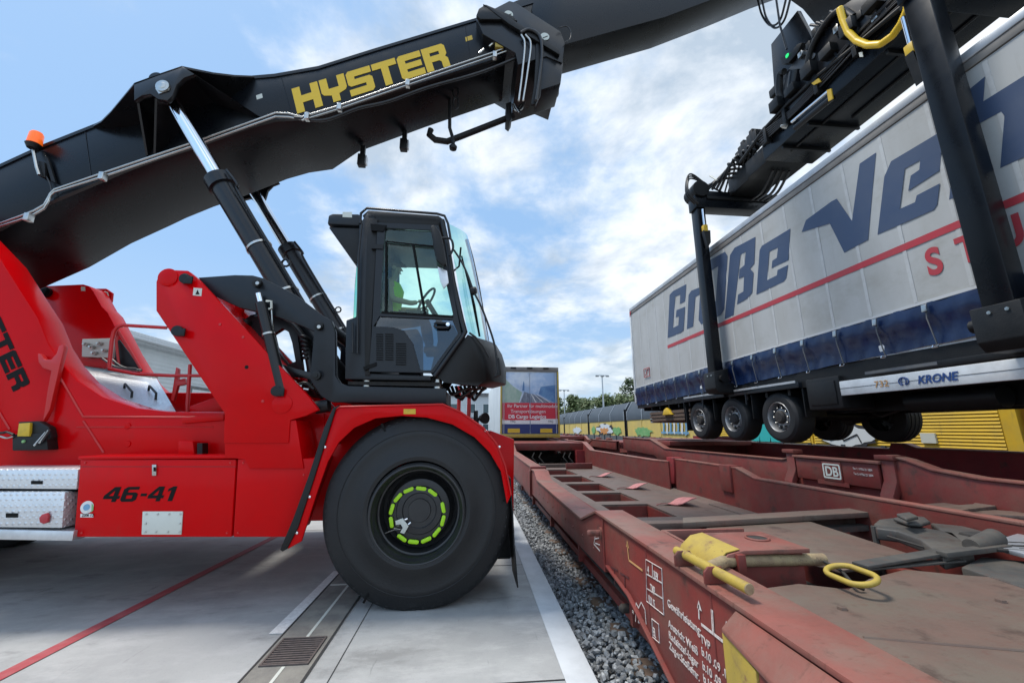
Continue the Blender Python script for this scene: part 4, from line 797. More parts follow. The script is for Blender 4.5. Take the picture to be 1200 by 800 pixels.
# lettering outlines measured on the side
def zz_(pts, z): 
    if z == 'a': return Zp(pts, 730, 330, 4)
    if z == 'b': return Zp(pts, 730, 200, 2.4234)
    if z == 'c': return Zp(pts, 790, 190, 5.7125)
    return pts
G = zz_([(220, 62), (236, 44), (298, 12), (293, 92), (268, 104), (270, 60), (247, 70), (236, 216), (261, 204), (264, 162), (249, 168), (252, 134), (293, 117), (285, 228), (270, 240), (211, 264)], 'a')
r1 = zz_([(309, 62), (322, 42), (362, 26), (360, 62), (341, 72), (330, 210), (301, 223)], 'a')
o_ = [(822, 318), (826, 308), (850, 295), (853, 300), (849, 362), (845, 369), (822, 380), (819, 375)]; o_h = [(832, 318), (842, 312), (839, 353), (830, 358)]
ss = zz_([(290, 421), (305, 240), (318, 219), (377, 188), (374, 264), (362, 278), (372, 290), (368, 346), (356, 361), (325, 380), (328, 352), (343, 343), (345, 300), (330, 307), (332, 280), (346, 268), (350, 230), (335, 239), (315, 410)], 'b')
e1 = zz_([(575, 590), (590, 560), (780, 445), (768, 655), (655, 710), (660, 660), (690, 640), (698, 572), (640, 598), (625, 790), (690, 757), (695, 722), (765, 688), (753, 776), (735, 800), (553, 885)], 'c')
V = [(940, 272), (945, 258), (975, 236), (981, 233), (999, 259), (1008, 192), (1027, 179), (1018, 281), (990, 296), (973, 262)]
e2 = [(1037, 207), (1045, 189), (1105.5, 153), (1102, 200), (1065, 224), (1068, 206), (1078, 199), (1079, 188), (1061, 198), (1055, 245), (1073, 237), (1075, 229), (1102, 215), (1099, 240), (1095, 246), (1029, 275)]
r2 = [(1113, 234), (1124, 130), (1133, 108), (1155, 90), (1153, 119), (1225, 74), (1232, 80), (1228, 172), (1173, 197), (1178, 136), (1174, 131), (1150, 144), (1140, 223)]
for i, lp in enumerate([[G], [r1], [o_, o_h], [ss], [e1], [V], [e2], [r2]]):
    lo, O, u_, v_ = plane_loops(lp, .0078, X=TX0)
    shapes('letter', lo, O, u_, v_, M['navy'], cu_, t=.0024)
Zl = at(1000, 315, X=TX0).z; Yl = at(783, 411, X=TX0).y
part('red_stripe', MB().box((TX0-.0092, YF+.1, Zl-.045), (TX0-.0068, Yl, Zl+.045)), M['redprint'], cu_)
U3, V3 = Vector((0, -1, 0)), Vector((0, 0, 1))
for ch, px, py, tp in (('S', 1089.5, 323, 292), ('T', 1126, 309.5, 278)):
    p = at(px, py, X=TX0); q = at(px, tp, X=TX0); text(ch, p+Vector((-.0085, 0, 0)), U3, V3, (q.z-p.z)/.70, M['redprint'], cu_, bold=.035, sx=.78)
p0 = at(1089.5, 323, X=TX0); st_ = at(1089.5, 323, X=TX0).y-at(1126, 309.5, X=TX0).y; sz = (at(1089.5, 292, X=TX0).z-p0.z)/.7
for k, ch in ((2, 'U'), (3, 'T')): text(ch, Vector((TX0-.0085, p0.y-st_*k*1.0, at(1126, 309.5, X=TX0).z)), U3, V3, sz, M['redprint'], cu_, bold=.035, sx=.78)
p = at(756, 442, X=TX0); pts = [(TX0-.026, p.y+a, p.z+b) for a, b in ((0, 0), (0, .26), (-.4, .26), (-.4, 0))]
part('small_emblem', MB().tube(pts, .012, 4, close=True), M['redprint'], cu_); part('small_emblem', MB().tube([(TX0-.026, p.y-.1, p.z+.04), (TX0-.026, p.y-.28, p.z+.22)], .012, 4), M['redprint'], cu_)
# chassis
part('floor_frame', MB().box((TX0+.045, YF, 2.44), (TX1-.06, YR, ZS+.118)), M['black_matt'], tr)
for x in (6.2, 7.25): part('chassis_beam', MB().box((x, YF, 2.02), (x+.12, YR-.5, 2.439)), M['black_matt'], tr)
for k in range(24): part('cross_member', MB().box((TX0+.1, YF+.3+k*.56, 2.34), (TX1-.1, YF+.36+k*.56, 2.438)), M['black_matt'], tr)
WY = [9.55, 8.24, 6.93]
def twheel(x, y, s_):
    z = 1.52+.45; wv = part('wheel', MB().lathe((x, y, z), (s_, 0, 0), [(a_, b_*.925) for a_, b_ in [(-.19, .27), (-.19, .40), (-.16, .47), (-.12, .49), (-.08, .482), (-.078, .492), (0, .484), (.002, .493), (.078, .484), (.08, .492), (.12, .488), (.16, .47), (.19, .42), (.195, .36), (.185, .30), (.16, .272)]], 56, cap=False), M['rubber'], tr, smooth=25)
    rim = part('rim', MB().lathe((x, y, z), (s_, 0, 0), [(a_, b_*.925) for a_, b_ in [(.14, .285), (.182, .292), (.188, .285), (.17, .272), (.10, .262), (.05, .25), (.06, .20), (.12, .165), (.125, .10), (.10, .09), (-.1, .09)]], 48, cap=False), M['rim'], wv, smooth=30)
    part('hub', MB().lathe((x, y, z), (s_, 0, 0), [(.05, .12), (.16, .115), (.19, .09), (.2, .0)], 28), M['bogie'], wv)
    for o_ in [wv]+list(wv.children): pass
    for k in range(10):
        a_ = k*.628; c_ = Vector((x, y+.168*math.cos(a_), z+.168*math.sin(a_))); part('wheel_nut', MB().lathe(c_, (s_, 0, 0), [(.10, .018), (.145, .018), (.15, .012), (.151, 0)], 6), M['zinc'], wv)
        c_ = Vector((x, y+.228*math.cos(a_+.314), z+.228*math.sin(a_+.314))); part('hand_hole', MB().lathe(c_, (s_, 0, 0), [(.05, .0), (.052, .036), (.075, .034), (.0751, 0)], 12), M['bogie'], wv)
M['rim'] = mat('steel_rim', (.36, .37, .38), .45, .6, (.16, .15, .14), 9, .7)
for y in WY:
    twheel(TX0+.24, y, -1); twheel(TX1-.24, y, 1)
    part('axle', MB().tube([(TX0+.3, y, 1.99), (TX1-.3, y, 1.99)], .07, 12), M['black_matt'], tr)
    for x in (6.2, 7.25): part('air_spring', MB().lathe((x+.06, y+.35, 1.86), (0, 0, 1), [(0, .10), (.05, .13), (.12, .11), (.2, .13), (.3, .10)], 18), M['bogie'], tr); part('trailing_arm', MB().tube([(x+.06, y-.5, 2.08), (x+.06, y+.4, 1.86)], .05, 8), M['black_matt'], tr)
# mudguard strips, light trims
for a_, b_ in ((8.35, 10.05), (6.28, 8.0)):
    part('mudguard_rail', MB().prism([(TX0-.02, b_, ZS-.06), (TX0-.02, a_, ZS-.06), (TX0+.3, a_, ZS-.06), (TX0+.3, b_, ZS-.06)], (0, 0, -.10)), M['grey'], tr, bevel=.01)
    part('trim_strip', MB().box((TX0-.032, a_+.05, ZS-.075), (TX0-.021, b_-.02, ZS-.035)), M['silver'], tr)
for y in (10.2, 8.88, 7.58, 6.3): part('mud_flap', MB().box((TX0+.04, y-.02, 1.95), (TX0+.42, y, ZS-.16)), M['black_matt'], tr, bevel=.005)
for y in (9.2, 7.65): part('flap_bracket', MB().tube([(TX0-.01, y, ZS-.16), (TX0-.01, y, ZS-.36)], .018, 6), M['grey'], tr)
part('rear_mudflap', MB().box((TX0+.03, 10.08, 1.72), (TX0+.45, 10.11, 2.3)), M['black_matt'], tr)
# box ahead of the wheels
a_ = at(944, 441, X=TX0); b_ = at(990, 474, X=TX0)
tb = part('tool_box', MB().box((TX0-.03, b_.y, 2.05), (TX0+.5, a_.y, 2.55)), M['black_matt'], tr, bevel=.03)
part('box_lid', MB().box((TX0-.05, b_.y+.07, 2.12), (TX0-.029, a_.y-.07, 2.48)), M['black_matt'], tb, bevel=.012)
# side guard
gb = part('side_guard', MB().box((TX0-.02, YF+.4, 2.24), (TX0+.01, 5.66, 2.455)), M['guard'], tr, bevel=.012)
part('guard_slit', MB().box((TX0-.024, YF+.4, 2.343), (TX0-.0205, 5.66, 2.349)), M['chassis_grey'], gb)
p = at(1078, 450.5, X=TX0); text('KRONE', Vector((TX0-.026, p.y, 2.30)), U3, V3, .135, M['krone'], gb, bold=.03, shear=.25, sx=.92)
p = at(1065, 452, X=TX0); c_ = Vector((TX0-.026, p.y+.03, 2.35))
part('crown_emblem', MB().tube([c_+Vector((0, .06*math.cos(R(k*22.5)), .05*math.sin(R(k*22.5)))) for k in range(-3, 12)], .008, 5), M['krone'], gb); part('crown_emblem', MB().tube([c_+Vector((0, .03*math.cos(R(k*22.5)), .045*math.sin(R(k*22.5)))) for k in range(-3, 12)], .006, 5), M['krone'], gb)
p = at(1028, 458, X=TX0); text('732', Vector((TX0-.026, p.y, 2.31)), U3, V3, .12, M['oldorange'], gb, bold=.01, sx=1.0, space=1.1)
part('lift_pad', MB().box((TX0-.01, 3.0, 2.47), (TX0+.1, 5.0, 2.55)), M['black_matt'], tr, bevel=.01)
part('grip_plate', MB().box((TX0-.012, 4.2, 2.50), (TX0-.0101, 5.1, 2.54)), M['chassis_grey'], tr)
part('side_marker', MB().box((TX0-.02, 6.0, 2.44), (TX0+.0, 6.12, 2.47)), M['oldorange'], tr)
# rear underside: pallet box, bumper, yellow chock
pb = part('pallet_box', MB().box((TX0+.12, 10.05, 2.0), (TX1-.4, 12.4, 2.28)), M['plank'] if 'plank' in M else M['wood'], tr, bevel=.006)
for k in range(3): part('pallet_batten', MB().box((TX0+.10, 10.0, 2.0+.1*k), (TX0+.119, 12.42, 2.055+.1*k)), M['wood'], pb)
part('wheel_chock', MB().prism([(TX0+.02, 10.9, 2.16), (TX0+.02, 11.4, 2.16), (TX0+.02, 11.3, 2.30), (TX0+.02, 11.15, 2.36)], (.12, 0, 0)), M['yellow'], tr, bevel=.008)
part('bumper', MB().box((TX0+.1, 12.3, 1.95), (TX1-.1, 12.42, 2.08)), M['silver'], tr, bevel=.01)
part('landing_leg', MB().box((7.5, 2.6, 1.62), (7.62, 2.72, 2.1)).box((7.4, 2.5, 1.58), (7.72, 2.82, 1.62)), M['black_matt'], tr)
part('landing_leg', MB().box((6.0, 2.6, 1.62), (6.12, 2.72, 2.1)).box((5.9, 2.5, 1.58), (6.22, 2.82, 1.62)), M['black_matt'], tr)
part('air_tank', MB().tube([(6.0, 5.0, 2.12), (6.0, 4.0, 2.12)], .13, 20), M['black_matt'], tr); part('brake_line', MB().tube([(6.6, 6.3, 2.1), (6.5, 5.9, 1.95), (6.6, 5.5, 2.1)], .02, 6), M['hose'], tr)
# ================================================================== REACH STACKER
rs = thing('reach_stacker', 'huge red and black reach stacker holding the lorry trailer with its long boom', 'reach stacker', (-3, 6.25, 0))
YN = 4.46; YM = 6.25
def mir(y): return 2*YM-y
# ---- wheels
def big_wheel(x, yf, s_, detail=True):
    "s_ = -1 faces the camera"
    prof = [(-.48, .50), (-.46, .60), (-.40, .80), (-.36, .90), (-.30, .93), (0-.05, .935), (.0-.03, .935)]
    P = [(0.045, .495), (.055, .53), (.045, .56), (.02, .60), (.006, .66), (0.0, .72), (.004, .735), (.0, .75), (-.012, .80), (-.022, .815), (-.03, .86), (-.065, .905), (-.12, .932), (-.25, .936), (-.38, .932), (-.44, .90), (-.47, .82), (-.485, .6), (-.47, .50)]
    P = [(a*1.0, .5+(b-.5)*1.10 if b > .5 else b) for a, b in P]
    tm = MB().lathe((x, yf, .94), (0, s_, 0), P, 140, cap=False)
    for v in tm.v: v.z = max(v.z, .001)          # the loaded tyre stands on a flat patch
    wv = part('front_wheel' if detail else 'wheel', tm, M['rubber'], rs, smooth=28)
    R_ = [(-.47, .50), (.03, .50), (.05, .485), (.045, .462), (.02, .455), (.0, .45), (-.02, .432), (-.05, .425), (-.10, .42), (-.105, .405), (-.26, .39), (-.28, .36), (-.22, .33), (-.17, .315), (-.165, .30), (-.165, .245), (-.145, .235), (-.14, .18), (-.15, .17), (-.15, .12), (-.135, .115), (-.135, .0)]
    part('rim', MB().lathe((x, yf, .935-(.02 if detail else 0)), (0, s_, 0), R_, 90, cap=False), M['rimblack'], wv, smooth=30)
    part('lock_ring', MB().tube([(x+.468*math.cos(k*.0698), yf+s_*.048, .915+.468*math.sin(k*.0698)) for k in range(90)], .013, 8, close=True), M['rimblack'], wv)
    return wv
M['rimblack'] = mat('rim_black', (.014, .015, .017), .36, 0, (.03, .03, .03), 6, .6)
fw = big_wheel(-.535, YN, -1)
Yh = YN+.160
pills = [(590, 175), (697, 213), (795, 353), (793, 475), (735, 583), (637, 655), (517, 673), (410, 637), (311, 490), (315, 368), (373, 260), (472, 190)]
cx, cy = 554, 424
cen = at(420+cx/8, 550+cy/8, Y=Yh)
for (a, b) in pills:
    p = at(420+a/8, 550+b/8, Y=Yh); dr = (p-cen); tg = Vector((-dr.z, 0, dr.x)).normalized(); rn = Vector((0, -1, 0)); up_ = tg.cross(rn)
    L2, W2 = .036, .021; pts = []
    for k in range(16):
        a_ = 2*math.pi*k/16; pts.append(p+tg*(L2*(1 if math.cos(a_) > 0 else -1)+W2*math.cos(a_))+up_*W2*math.sin(a_))
    part('wheel_nut_indicator', MB().prism(pts, (0, -.022, 0)), M['lime'], fw, bevel=.006)
def wz(l): return [at(420+a/8, 550+b/8, Y=Yh-.05) for a, b in l]
part('wheel_clamp_bracket', MB().prism(wz([(345, 480), (415, 455), (470, 530), (430, 600), (390, 590), (415, 545), (395, 512), (350, 520)]), (0, .012, 0)), M['cream'], fw, bevel=.002)
for a, b in (((435, 468), (462, 458)), ((468, 512), (492, 492))): 
    q = wz([a, b]); part('clamp_bolt', MB().tube(q, .010, 8), M['chrome'], fw)
part('clamp_wire', MB().tube(wz([(250, 595), (300, 575), (340, 560), (395, 560), (330, 545), (385, 520)]), .005, 6), M['zinc'], fw)
for a_ in (116, 5, -120):
    c_ = Vector((-.535+.925*math.cos(R(a_)), YN+.034, .94+.925*math.sin(R(a_)))); dr = Vector((math.cos(R(a_)), 0, math.sin(R(a_)))); tn = Vector((-dr.z, 0, dr.x))
    part('tread_notch', MB().prism([c_-dr*.045-tn*.010, c_+dr*.045-tn*.012, c_+dr*.045+tn*.012, c_-dr*.045+tn*.010], (0, -.012, 0)), M['dark_letter'], fw)
for rr_, th_ in ((.60, .004), (.80, .005)):
    part('sidewall_ring', MB().tube([(-.535+rr_*math.cos(q_*.0873), YN+(.004 if rr_ > .7 else -.010), .94+rr_*math.sin(q_*.0873)) for q_ in range(72)], th_, 5, close=True), M['rubber'], fw)
for q_ in range(64):
    a_ = q_*2*math.pi/64; dr = Vector((math.cos(a_), 0, math.sin(a_))); tn = Vector((-dr.z, 0, dr.x)); c_ = Vector((-.535, YN+.075, .94))+dr*.946
    part('shoulder_rib', MB().prism([c_-dr*.02-tn*.012+Vector((0, -.03, 0)), c_+dr*.012-tn*.012+Vector((0, .02, 0)), c_+dr*.012+tn*.012+Vector((0, .02, 0)), c_-dr*.02+tn*.012+Vector((0, -.03, 0))], dr*-.01), M['rubber'], fw)
for y, s_ in ((YN+1.06, 1), (mir(YN), 1), (mir(YN)-1.06, -1)): big_wheel(-.535, y, s_, False)
for y, s_ in ((YN+.3, -1), (mir(YN)-.3, 1)): big_wheel(-7.2, y, s_, False)
part('front_axle', MB().tube([(-.535, 5.0, .935), (-.535, 7.5, .935)], .26, 24), M['black_matt'], rs); part('rear_axle', MB().tube([(-7.2, 5.0, .935), (-7.2, 7.5, .935)], .18, 24), M['black_matt'], rs)
# ---- front fender
YF_ = 4.41
Ofn = [(337, 643), (345, 620), (360, 578), (378, 520), (392, 481), (398, 477), (519, 474), (540, 483), (566, 501), (582, 520), (592, 545), (599, 580)]
Ifn = [(594, 590), (587, 552), (574, 530), (556, 512), (530, 497), (500, 489), (470, 487), (440, 490), (415, 501), (397, 518), (384, 541), (372, 575), (353, 634)]
fd = part('fender', MB().plate(Ofn+Ifn, .03, Y=YF_), M['red'], rs, bevel=.004)
po = A(Ofn, Y=YF_)
mb = MB(); mb.loft([[p+Vector((0, .031, 0)), p+Vector((0, 1.15, 0)), p+Vector((.0, 1.15, -.02)), p+Vector((.0, .031, -.02))] for p in po[3:]]); part('fender_top', mb, M['red'], fd)
part('fender_stiffener', MB().tube([p+Vector((0, -.008, .004)) for p in po[1:]], .009, 6), M['red_dull'], fd)
for p in (po[2], po[3], po[1], po[9], po[8]): part('fender_bolt', MB().lathe(p+Vector((.03, -.0, -.03)), (0, -1, 0), [(0, .014), (.01, .012), (.012, 0)], 8), M['chrome'], fd)
part('warning_sticker', MB().prism([at(473, 479, Y=YF_-.002), at(487, 479, Y=YF_-.002), at(487, 485, Y=YF_-.002), at(473, 485, Y=YF_-.002)], (0, .001, 0)), M['yellow'], fd)
part('rubber_skirt', MB().plate([(328, 644), (344, 606), (362, 556), (380, 500), (390, 478), (398, 474), (393, 480), (383, 512), (368, 560), (349, 618), (336, 643), (331, 646)], .03, Y=4.39), M['black_matt'], rs, bevel=.004)
part('mud_flap', MB().loft([[at(x, y, Y=YF_+.06), at(x+1.5, y, Y=YF_+.06), at(x+1.5, y, Y=YF_+.06)+Vector((0, .5, 0)), at(x, y, Y=YF_+.06)+Vector((0, .5, 0))] for x, y in ((597, 560), (600, 600), (602, 640), (606, 688))]), M['black_matt'], rs)
part('front_bumper', MB().prism([(.24, 5.62, 1.74), (.58, 5.62, 1.62), (.57, 5.62, .60), (.24, 5.62, .60)], (0, 1.3, 0)), M['red'], rs, bevel=.02)
part('axle_bracket', MB().box((.15, 5.0, .30), (.48, 5.5, .62)), M['black_matt'], rs, bevel=.02)
part('fender', MB().prism([(p.x, mir(YF_), p.z) for p in A(Ofn+Ifn, Y=YF_)], (0, -.03, 0)), M['red'], rs)
# red posts and lamp behind the cab nose
for px in (537, 549): p = at(px, 500, Y=7.6); part('handrail_post', MB().tube([(p.x, 7.6, 1.7), (p.x, 7.6, 2.55)], .035, 10), M['red_dull'], rs)
p = at(566, 490, Y=7.4); lmp = part('work_lamp', MB().lathe(p, (.6, -.8, 0), [(-.05, .0), (-.05, .06), (.05, .10), (.07, .10), (.065, 0)], 20), M['black_matt'], rs); part('lamp_bracket', MB().tube([p, p+Vector((-.08, 0, 0)), p+Vector((-.1, 0, -.2)), p+Vector((.1, 0, -.35)), p+Vector((.1, 0, -.5))], .015, 6), M['black_matt'], lmp)
part('lamp_bracket', MB().box(p+Vector((-.17, .02, -.12)), p+Vector((-.09, .10, .14))), M['black_matt'], lmp, bevel=.01)
# ---- lower side boxes
Ys = 4.50
bx = part('side_box', MB().prism(A([(94, 538), (276.5, 538), (271, 629), (86, 629)], Y=Ys), (0, .55, 0)), M['red'], rs, bevel=.012)
lid = A([(92, 534), (279, 534), (279, 538), (92, 538)], Y=Ys-.01)
part('box_lid', MB().prism([(lid[0].x, Ys-.012, 1.462), (lid[1].x, Ys-.012, 1.462), (lid[1].x, Ys-.012, 1.492), (lid[0].x, Ys-.012, 1.492)], (0, .58, 0)), M['red'], bx, bevel=.006)
part('side_box', MB().prism(A([(278.5, 537), (372, 537), (338, 629), (273, 629)], Y=Ys), (0, .55, 0)), M['red'], rs, bevel=.012)
la = part('latch', MB().plate([(179, 544), (184, 544), (184, 557), (179, 557)], -.012, Y=Ys-.002), M['zinc'], bx, bevel=.003); part('latch_hook', MB().plate([(180.3, 547), (182.6, 547), (182.6, 552), (180.3, 552)], -.006, Y=Ys-.016), M['dark_letter'], la)
cp = part('cover_plate', MB().plate([(168, 598.7), (215, 598.7), (213.2, 625.8), (166.8, 625.8)], -.012, Y=Ys-.002), M['cream'], bx, bevel=.004)
for q in ((171.5, 602), (185, 602), (198.5, 602), (211.5, 602), (171, 613), (211, 613), (170.5, 623), (183, 623), (197, 623), (210.5, 623)): part('plate_bolt', MB().lathe(at(*q, Y=Ys-.015), (0, -1, 0), [(0, .009), (.006, .008), (.008, 0)], 8), M['zinc'], cp)
st = part('round_sticker', MB().lathe(at(102, 594, Y=Ys-.003), (0, -1, 0), [(0, .058), (.001, .058), (.0012, 0)], 28), M['white'], bx)
part('sticker_print', MB().lathe(at(101.5, 594, Y=Ys-.0046), (0, -1, 0), [(0, .03), (.0006, .03), (.0008, 0)], 20), M['spray_blue'], st); part('sticker_print', MB().plate([(107.5, 589), (109.5, 592), (109.5, 597), (107, 600)], -.0008, Y=Ys-.0046), M['spray_green'], st)
st2 = part('label_plate', MB().plate([(94.5, 601.5), (109.5, 601.5), (109.5, 605.7), (94.2, 605.7)], -.002, Y=Ys-.003), M['white'], bx); text('2206 12', at(95.6, 604.9, Y=Ys-.0065), (1, 0, 0), (0, 0, 1), .035, M['dark_letter'], st2, sx=.9)
DG = {'4': [[(5.6,0),(8.2,0),(8.2,2),(9.6,2),(9.6,4),(8.2,4),(8.2,10),(4.6,10),(0,4.2),(0,2),(5.6,2)],[(5.6,4),(2.6,4),(5.6,7.8)]],
 '6': [[(1.4,0),(7.8,0),(9.4,1.2),(9.4,5),(7.8,6.2),(2.8,6.2),(2.8,7.4),(3.5,8.1),(9,8.1),(9,10),(2,10),(0,8.4),(0,1.3)],[(2.8,2),(6.6,2),(6.6,4.3),(2.8,4.3)]],
 '-': [[(1,3.6),(4.6,3.6),(4.6,5.4),(1,5.4)]], '1': [[(2.4,0),(5.2,0),(5.2,10),(3,10),(0.4,8.3),(0.4,6.4),(2.4,7.4)]]}
p = at(119, 588, Y=Ys-.003); wd_ = at(206, 588, Y=Ys-.003).x-p.x; ht_ = at(119, 570.5, Y=Ys-.003).z-p.z; off_ = 0; adv = {'4': 10.6, '6': 10.4, '-': 5.8, '1': 5.4}; tot_ = sum(adv[c] for c in '46-41')
for c in '46-41':
    shapes('numeral', [[((x+off_)/tot_*.95+y*.004, y/10) for x, y in lp] for lp in DG[c]], p, Vector((wd_, 0, 0)), Vector((0, 0, ht_)), M['dark_letter'], bx, t=.003); off_ += adv[c]
for pa_ in ([(94, 538), (276.5, 538), (271, 629), (86, 629)], [(278.5, 537), (372, 537), (338, 629), (273, 629)]): part('side_box', MB().prism([(p.x, mir(Ys), p.z) for p in A(pa_, Y=Ys)], (0, -.55, 0)), M['red'], rs, bevel=.012)
part('side_box', MB().box((-8.6, mir(Ys)-.6, .70), (-3.9, mir(Ys), 1.45)), M['red'], rs, bevel=.012); part('frame_wall', MB().box((-8.6, 7.2, 1.0), (-1.3, 7.5, 2.35)), M['red'], rs, bevel=.02); part('rear_deck', MB().box((-8.6, 5.3, 1.9), (-6.9, 7.2, 1.95)), M['black_matt'], rs); part('side_box', MB().box((-1.62, 7.4, .62), (-1.45, 8.0, 1.3)), M['black_matt'], rs, bevel=.01)  # unseen far side, extended to keep sun off the ground under the machine
part('lifting_lug', MB().plate([(209, 516), (226, 517), (228, 536), (208, 536)], .12, Y=4.80), M['red'], rs, bevel=.01); part('rubber_stop', MB().plate([(231, 519), (237, 519), (237, 534), (231, 534)], .1, Y=4.80), M['black_matt'], rs)
for q_ in ((100, 542), (270, 542), (96, 624), (266, 624), (285, 542), (340, 624), (279, 624), (356, 556)): part('box_bolt', MB().lathe(at(*q_, Y=Ys-.0), (0, -1, 0), [(0, .011), (.006, .009), (.007, 0)], 8), M['red_dull'], rs)
part('panel_seam', MB().plate([(92.5, 546.2), (277, 546.2), (277, 546.7), (92.5, 546.7)], -.001, Y=Ys-.0005), M['joint'], bx)
for x_, y_ in ((285, 395), (258, 380), (308, 470)): part('plate_stud', MB().lathe(at(x_, y_, Y=4.46), (0, -1, 0), [(0, .016), (.006, .014), (.007, 0)], 10), M['red_dull'], rs)
part('hinge_pad', MB().plate([(268, 532), (282, 532), (281, 535.5), (267, 535.5)], -.02, Y=Ys-.0), M['cream'], rs, bevel=.003)
# tread plate toolboxes and step
t1 = part('tool_box', MB().prism(A([(-60, 550), (91.5, 549.5), (89.5, 573), (-60, 572)], Y=Ys), (0, .6, 0)), M['tread'], rs, bevel=.008)
part('recess_handle', MB().plate([(37, 563), (50, 563), (50, 567), (37, 567)], -.006, Y=Ys-.001), M['dark_letter'], t1)
t2 = part('tool_box', MB().prism(A([(-60, 576), (76, 576), (72.5, 619), (-60, 617.5)], Y=Ys-.03), (0, .6, 0)), M['tread'], rs, bevel=.02)
part('recess_handle', MB().plate([(7.5, 601), (21, 601), (21, 606), (7.5, 606)], -.006, Y=Ys-.031), M['dark_letter'], t2)
part('red_reflector', MB().plate([(49, 606), (52, 602), (58, 600), (60, 604), (59, 611), (54, 613), (50, 611)], -.03, Y=Ys-.031), M['redprint'], t2, bevel=.008)
part('perforated_end', MB().plate([(76, 581), (88, 576), (86, 612), (75, 618)], .02, Y=Ys+.10), M['redprint'], t2)
part('step', MB().prism(A([(-60, 619), (86.5, 622), (84.5, 633.5), (-60, 631)], Y=Ys-.04), (0, .7, 0)), M['alu'], rs, bevel=.006)
part('toolbox_shelf', MB().prism(A([(-60, 573.5), (89, 574), (89, 576), (-60, 576)], Y=Ys+.05), (0, .5, 0)), M['dark_letter'], rs)
# ---- frame walls and towers
YW = 4.98
near_tower = [(-110, 215), (-60, 240), (0, 303), (22, 338), (44, 372), (56, 402), (70, 424), (90, 446), (120, 465), (160, 478), (205, 483), (380, 484), (380, 560), (-110, 560)]
nw_ = part('frame_wall', MB().prism(A(near_tower, Y=YW), (0, .30, 0)), M['red'], rs, bevel=.01)
part('weld_seam', MB().tube([q+Vector((0, -.004, 0)) for q in A([(69, 439), (98, 488), (262, 489)], Y=YW)], .012, 6), M['red_dull'], nw_); part('weld_seam', MB().tube([q+Vector((0, -.004, 0)) for q in A([(98, 493), (122, 530)], Y=YW)], .010, 6), M['red_dull'], nw_)
part('weld_seam', MB().tube([q+Vector((0, -.004, 0)) for q in A([(-20, 450), (12, 503)], Y=YW)], .010, 6), M['red_dull'], nw_)
part('inner_frame', MB().box((-8.5, 5.0, .75), (-.2, 5.3, 1.95)), M['red'], rs, bevel=.02); part('inner_frame', MB().box((-8.5, mir(5.3), .75), (-.2, mir(5.0), 1.95)), M['red'], rs, bevel=.02)
part('cross_frame', MB().box((-3.0, 5.31, .95), (-1.6, mir(5.31), 1.6)), M['red'], rs, bevel=.02); part('belly_plate', MB().box((-8.4, 5.31, .72), (-3.1, mir(5.31), .80)), M['black_matt'], rs)
part('counterweight', MB().prism([(-10.6, 4.6, .7), (-9.2, 4.6, .7), (-8.6, 4.6, 1.2), (-8.6, 4.6, 2.3), (-10.0, 4.6, 2.6), (-10.8, 4.6, 2.2)], (0, 3.3, 0)), M['red'], rs, bevel=.05)
far_tower = [(47, 347), (52, 335), (97, 333), (104, 335), (109, 341), (119, 359), (126, 366), (150, 412), (172, 448), (212, 484), (150, 486), (90, 478), (78, 436), (61, 392)]
ft_ = part('frame_tower', MB().prism(A(far_tower, Y=7.2), (0, .32, 0)), M['red'], rs, bevel=.01)
part('tower_ear', MB().plate([(104, 338), (124, 338), (131, 343), (130, 352), (127, 360), (137, 372), (118, 364)], .05, Y=7.58), M['red'], rs, bevel=.006)
part('pivot_pin', MB().lathe(at(55, 343, Y=7.2), (0, -1, 0), [(-.05, .09), (.05, .09), (.06, .05), (.07, .05), (.071, 0)], 24), M['black'], ft_)
part('tower_sticker', MB().plate([(95, 336), (100, 336), (100, 341), (95, 341)], -.002, Y=7.199), M['cream'], ft_)
part('beacon_hole_ring', MB().tube([at(123+4*math.cos(k*.6), 346+4*math.sin(k*.6), Y=7.575) for k in range(10)], .012, 6, close=True), M['cream'], rs)
# valve block
vb = part('valve_block', MB().prism(A([(96, 397), (131, 396), (130, 419), (95.5, 418)], Y=7.1), (0, .09, 0)), M['cream'], rs, bevel=.01)
for q in ((103, 404), (110, 407), (119, 403), (125, 411), (113, 414)): part('valve', MB().lathe(at(*q, Y=7.1), (0, -1, 0), [(0, .03), (.05, .028), (.055, .015), (.09, .014), (.091, 0)], 10), M['zinc'], vb)
for k, (a, b) in enumerate((((120, 420), (160, 432)), ((128, 418), (166, 434)))):
    p, q = at(*a, Y=7.0), at(*b, Y=6.9); part('hydraulic_hose', MB().hose([p, p.lerp(q, .5)+Vector((0, -.04, -.06)), q], .018, 8), M['hose'], rs, smooth=60)
part('dark_gap_cover', MB().plate([(140, 398), (166, 434), (134, 428), (136, 400)], .02, Y=7.05), M['black_matt'], rs)
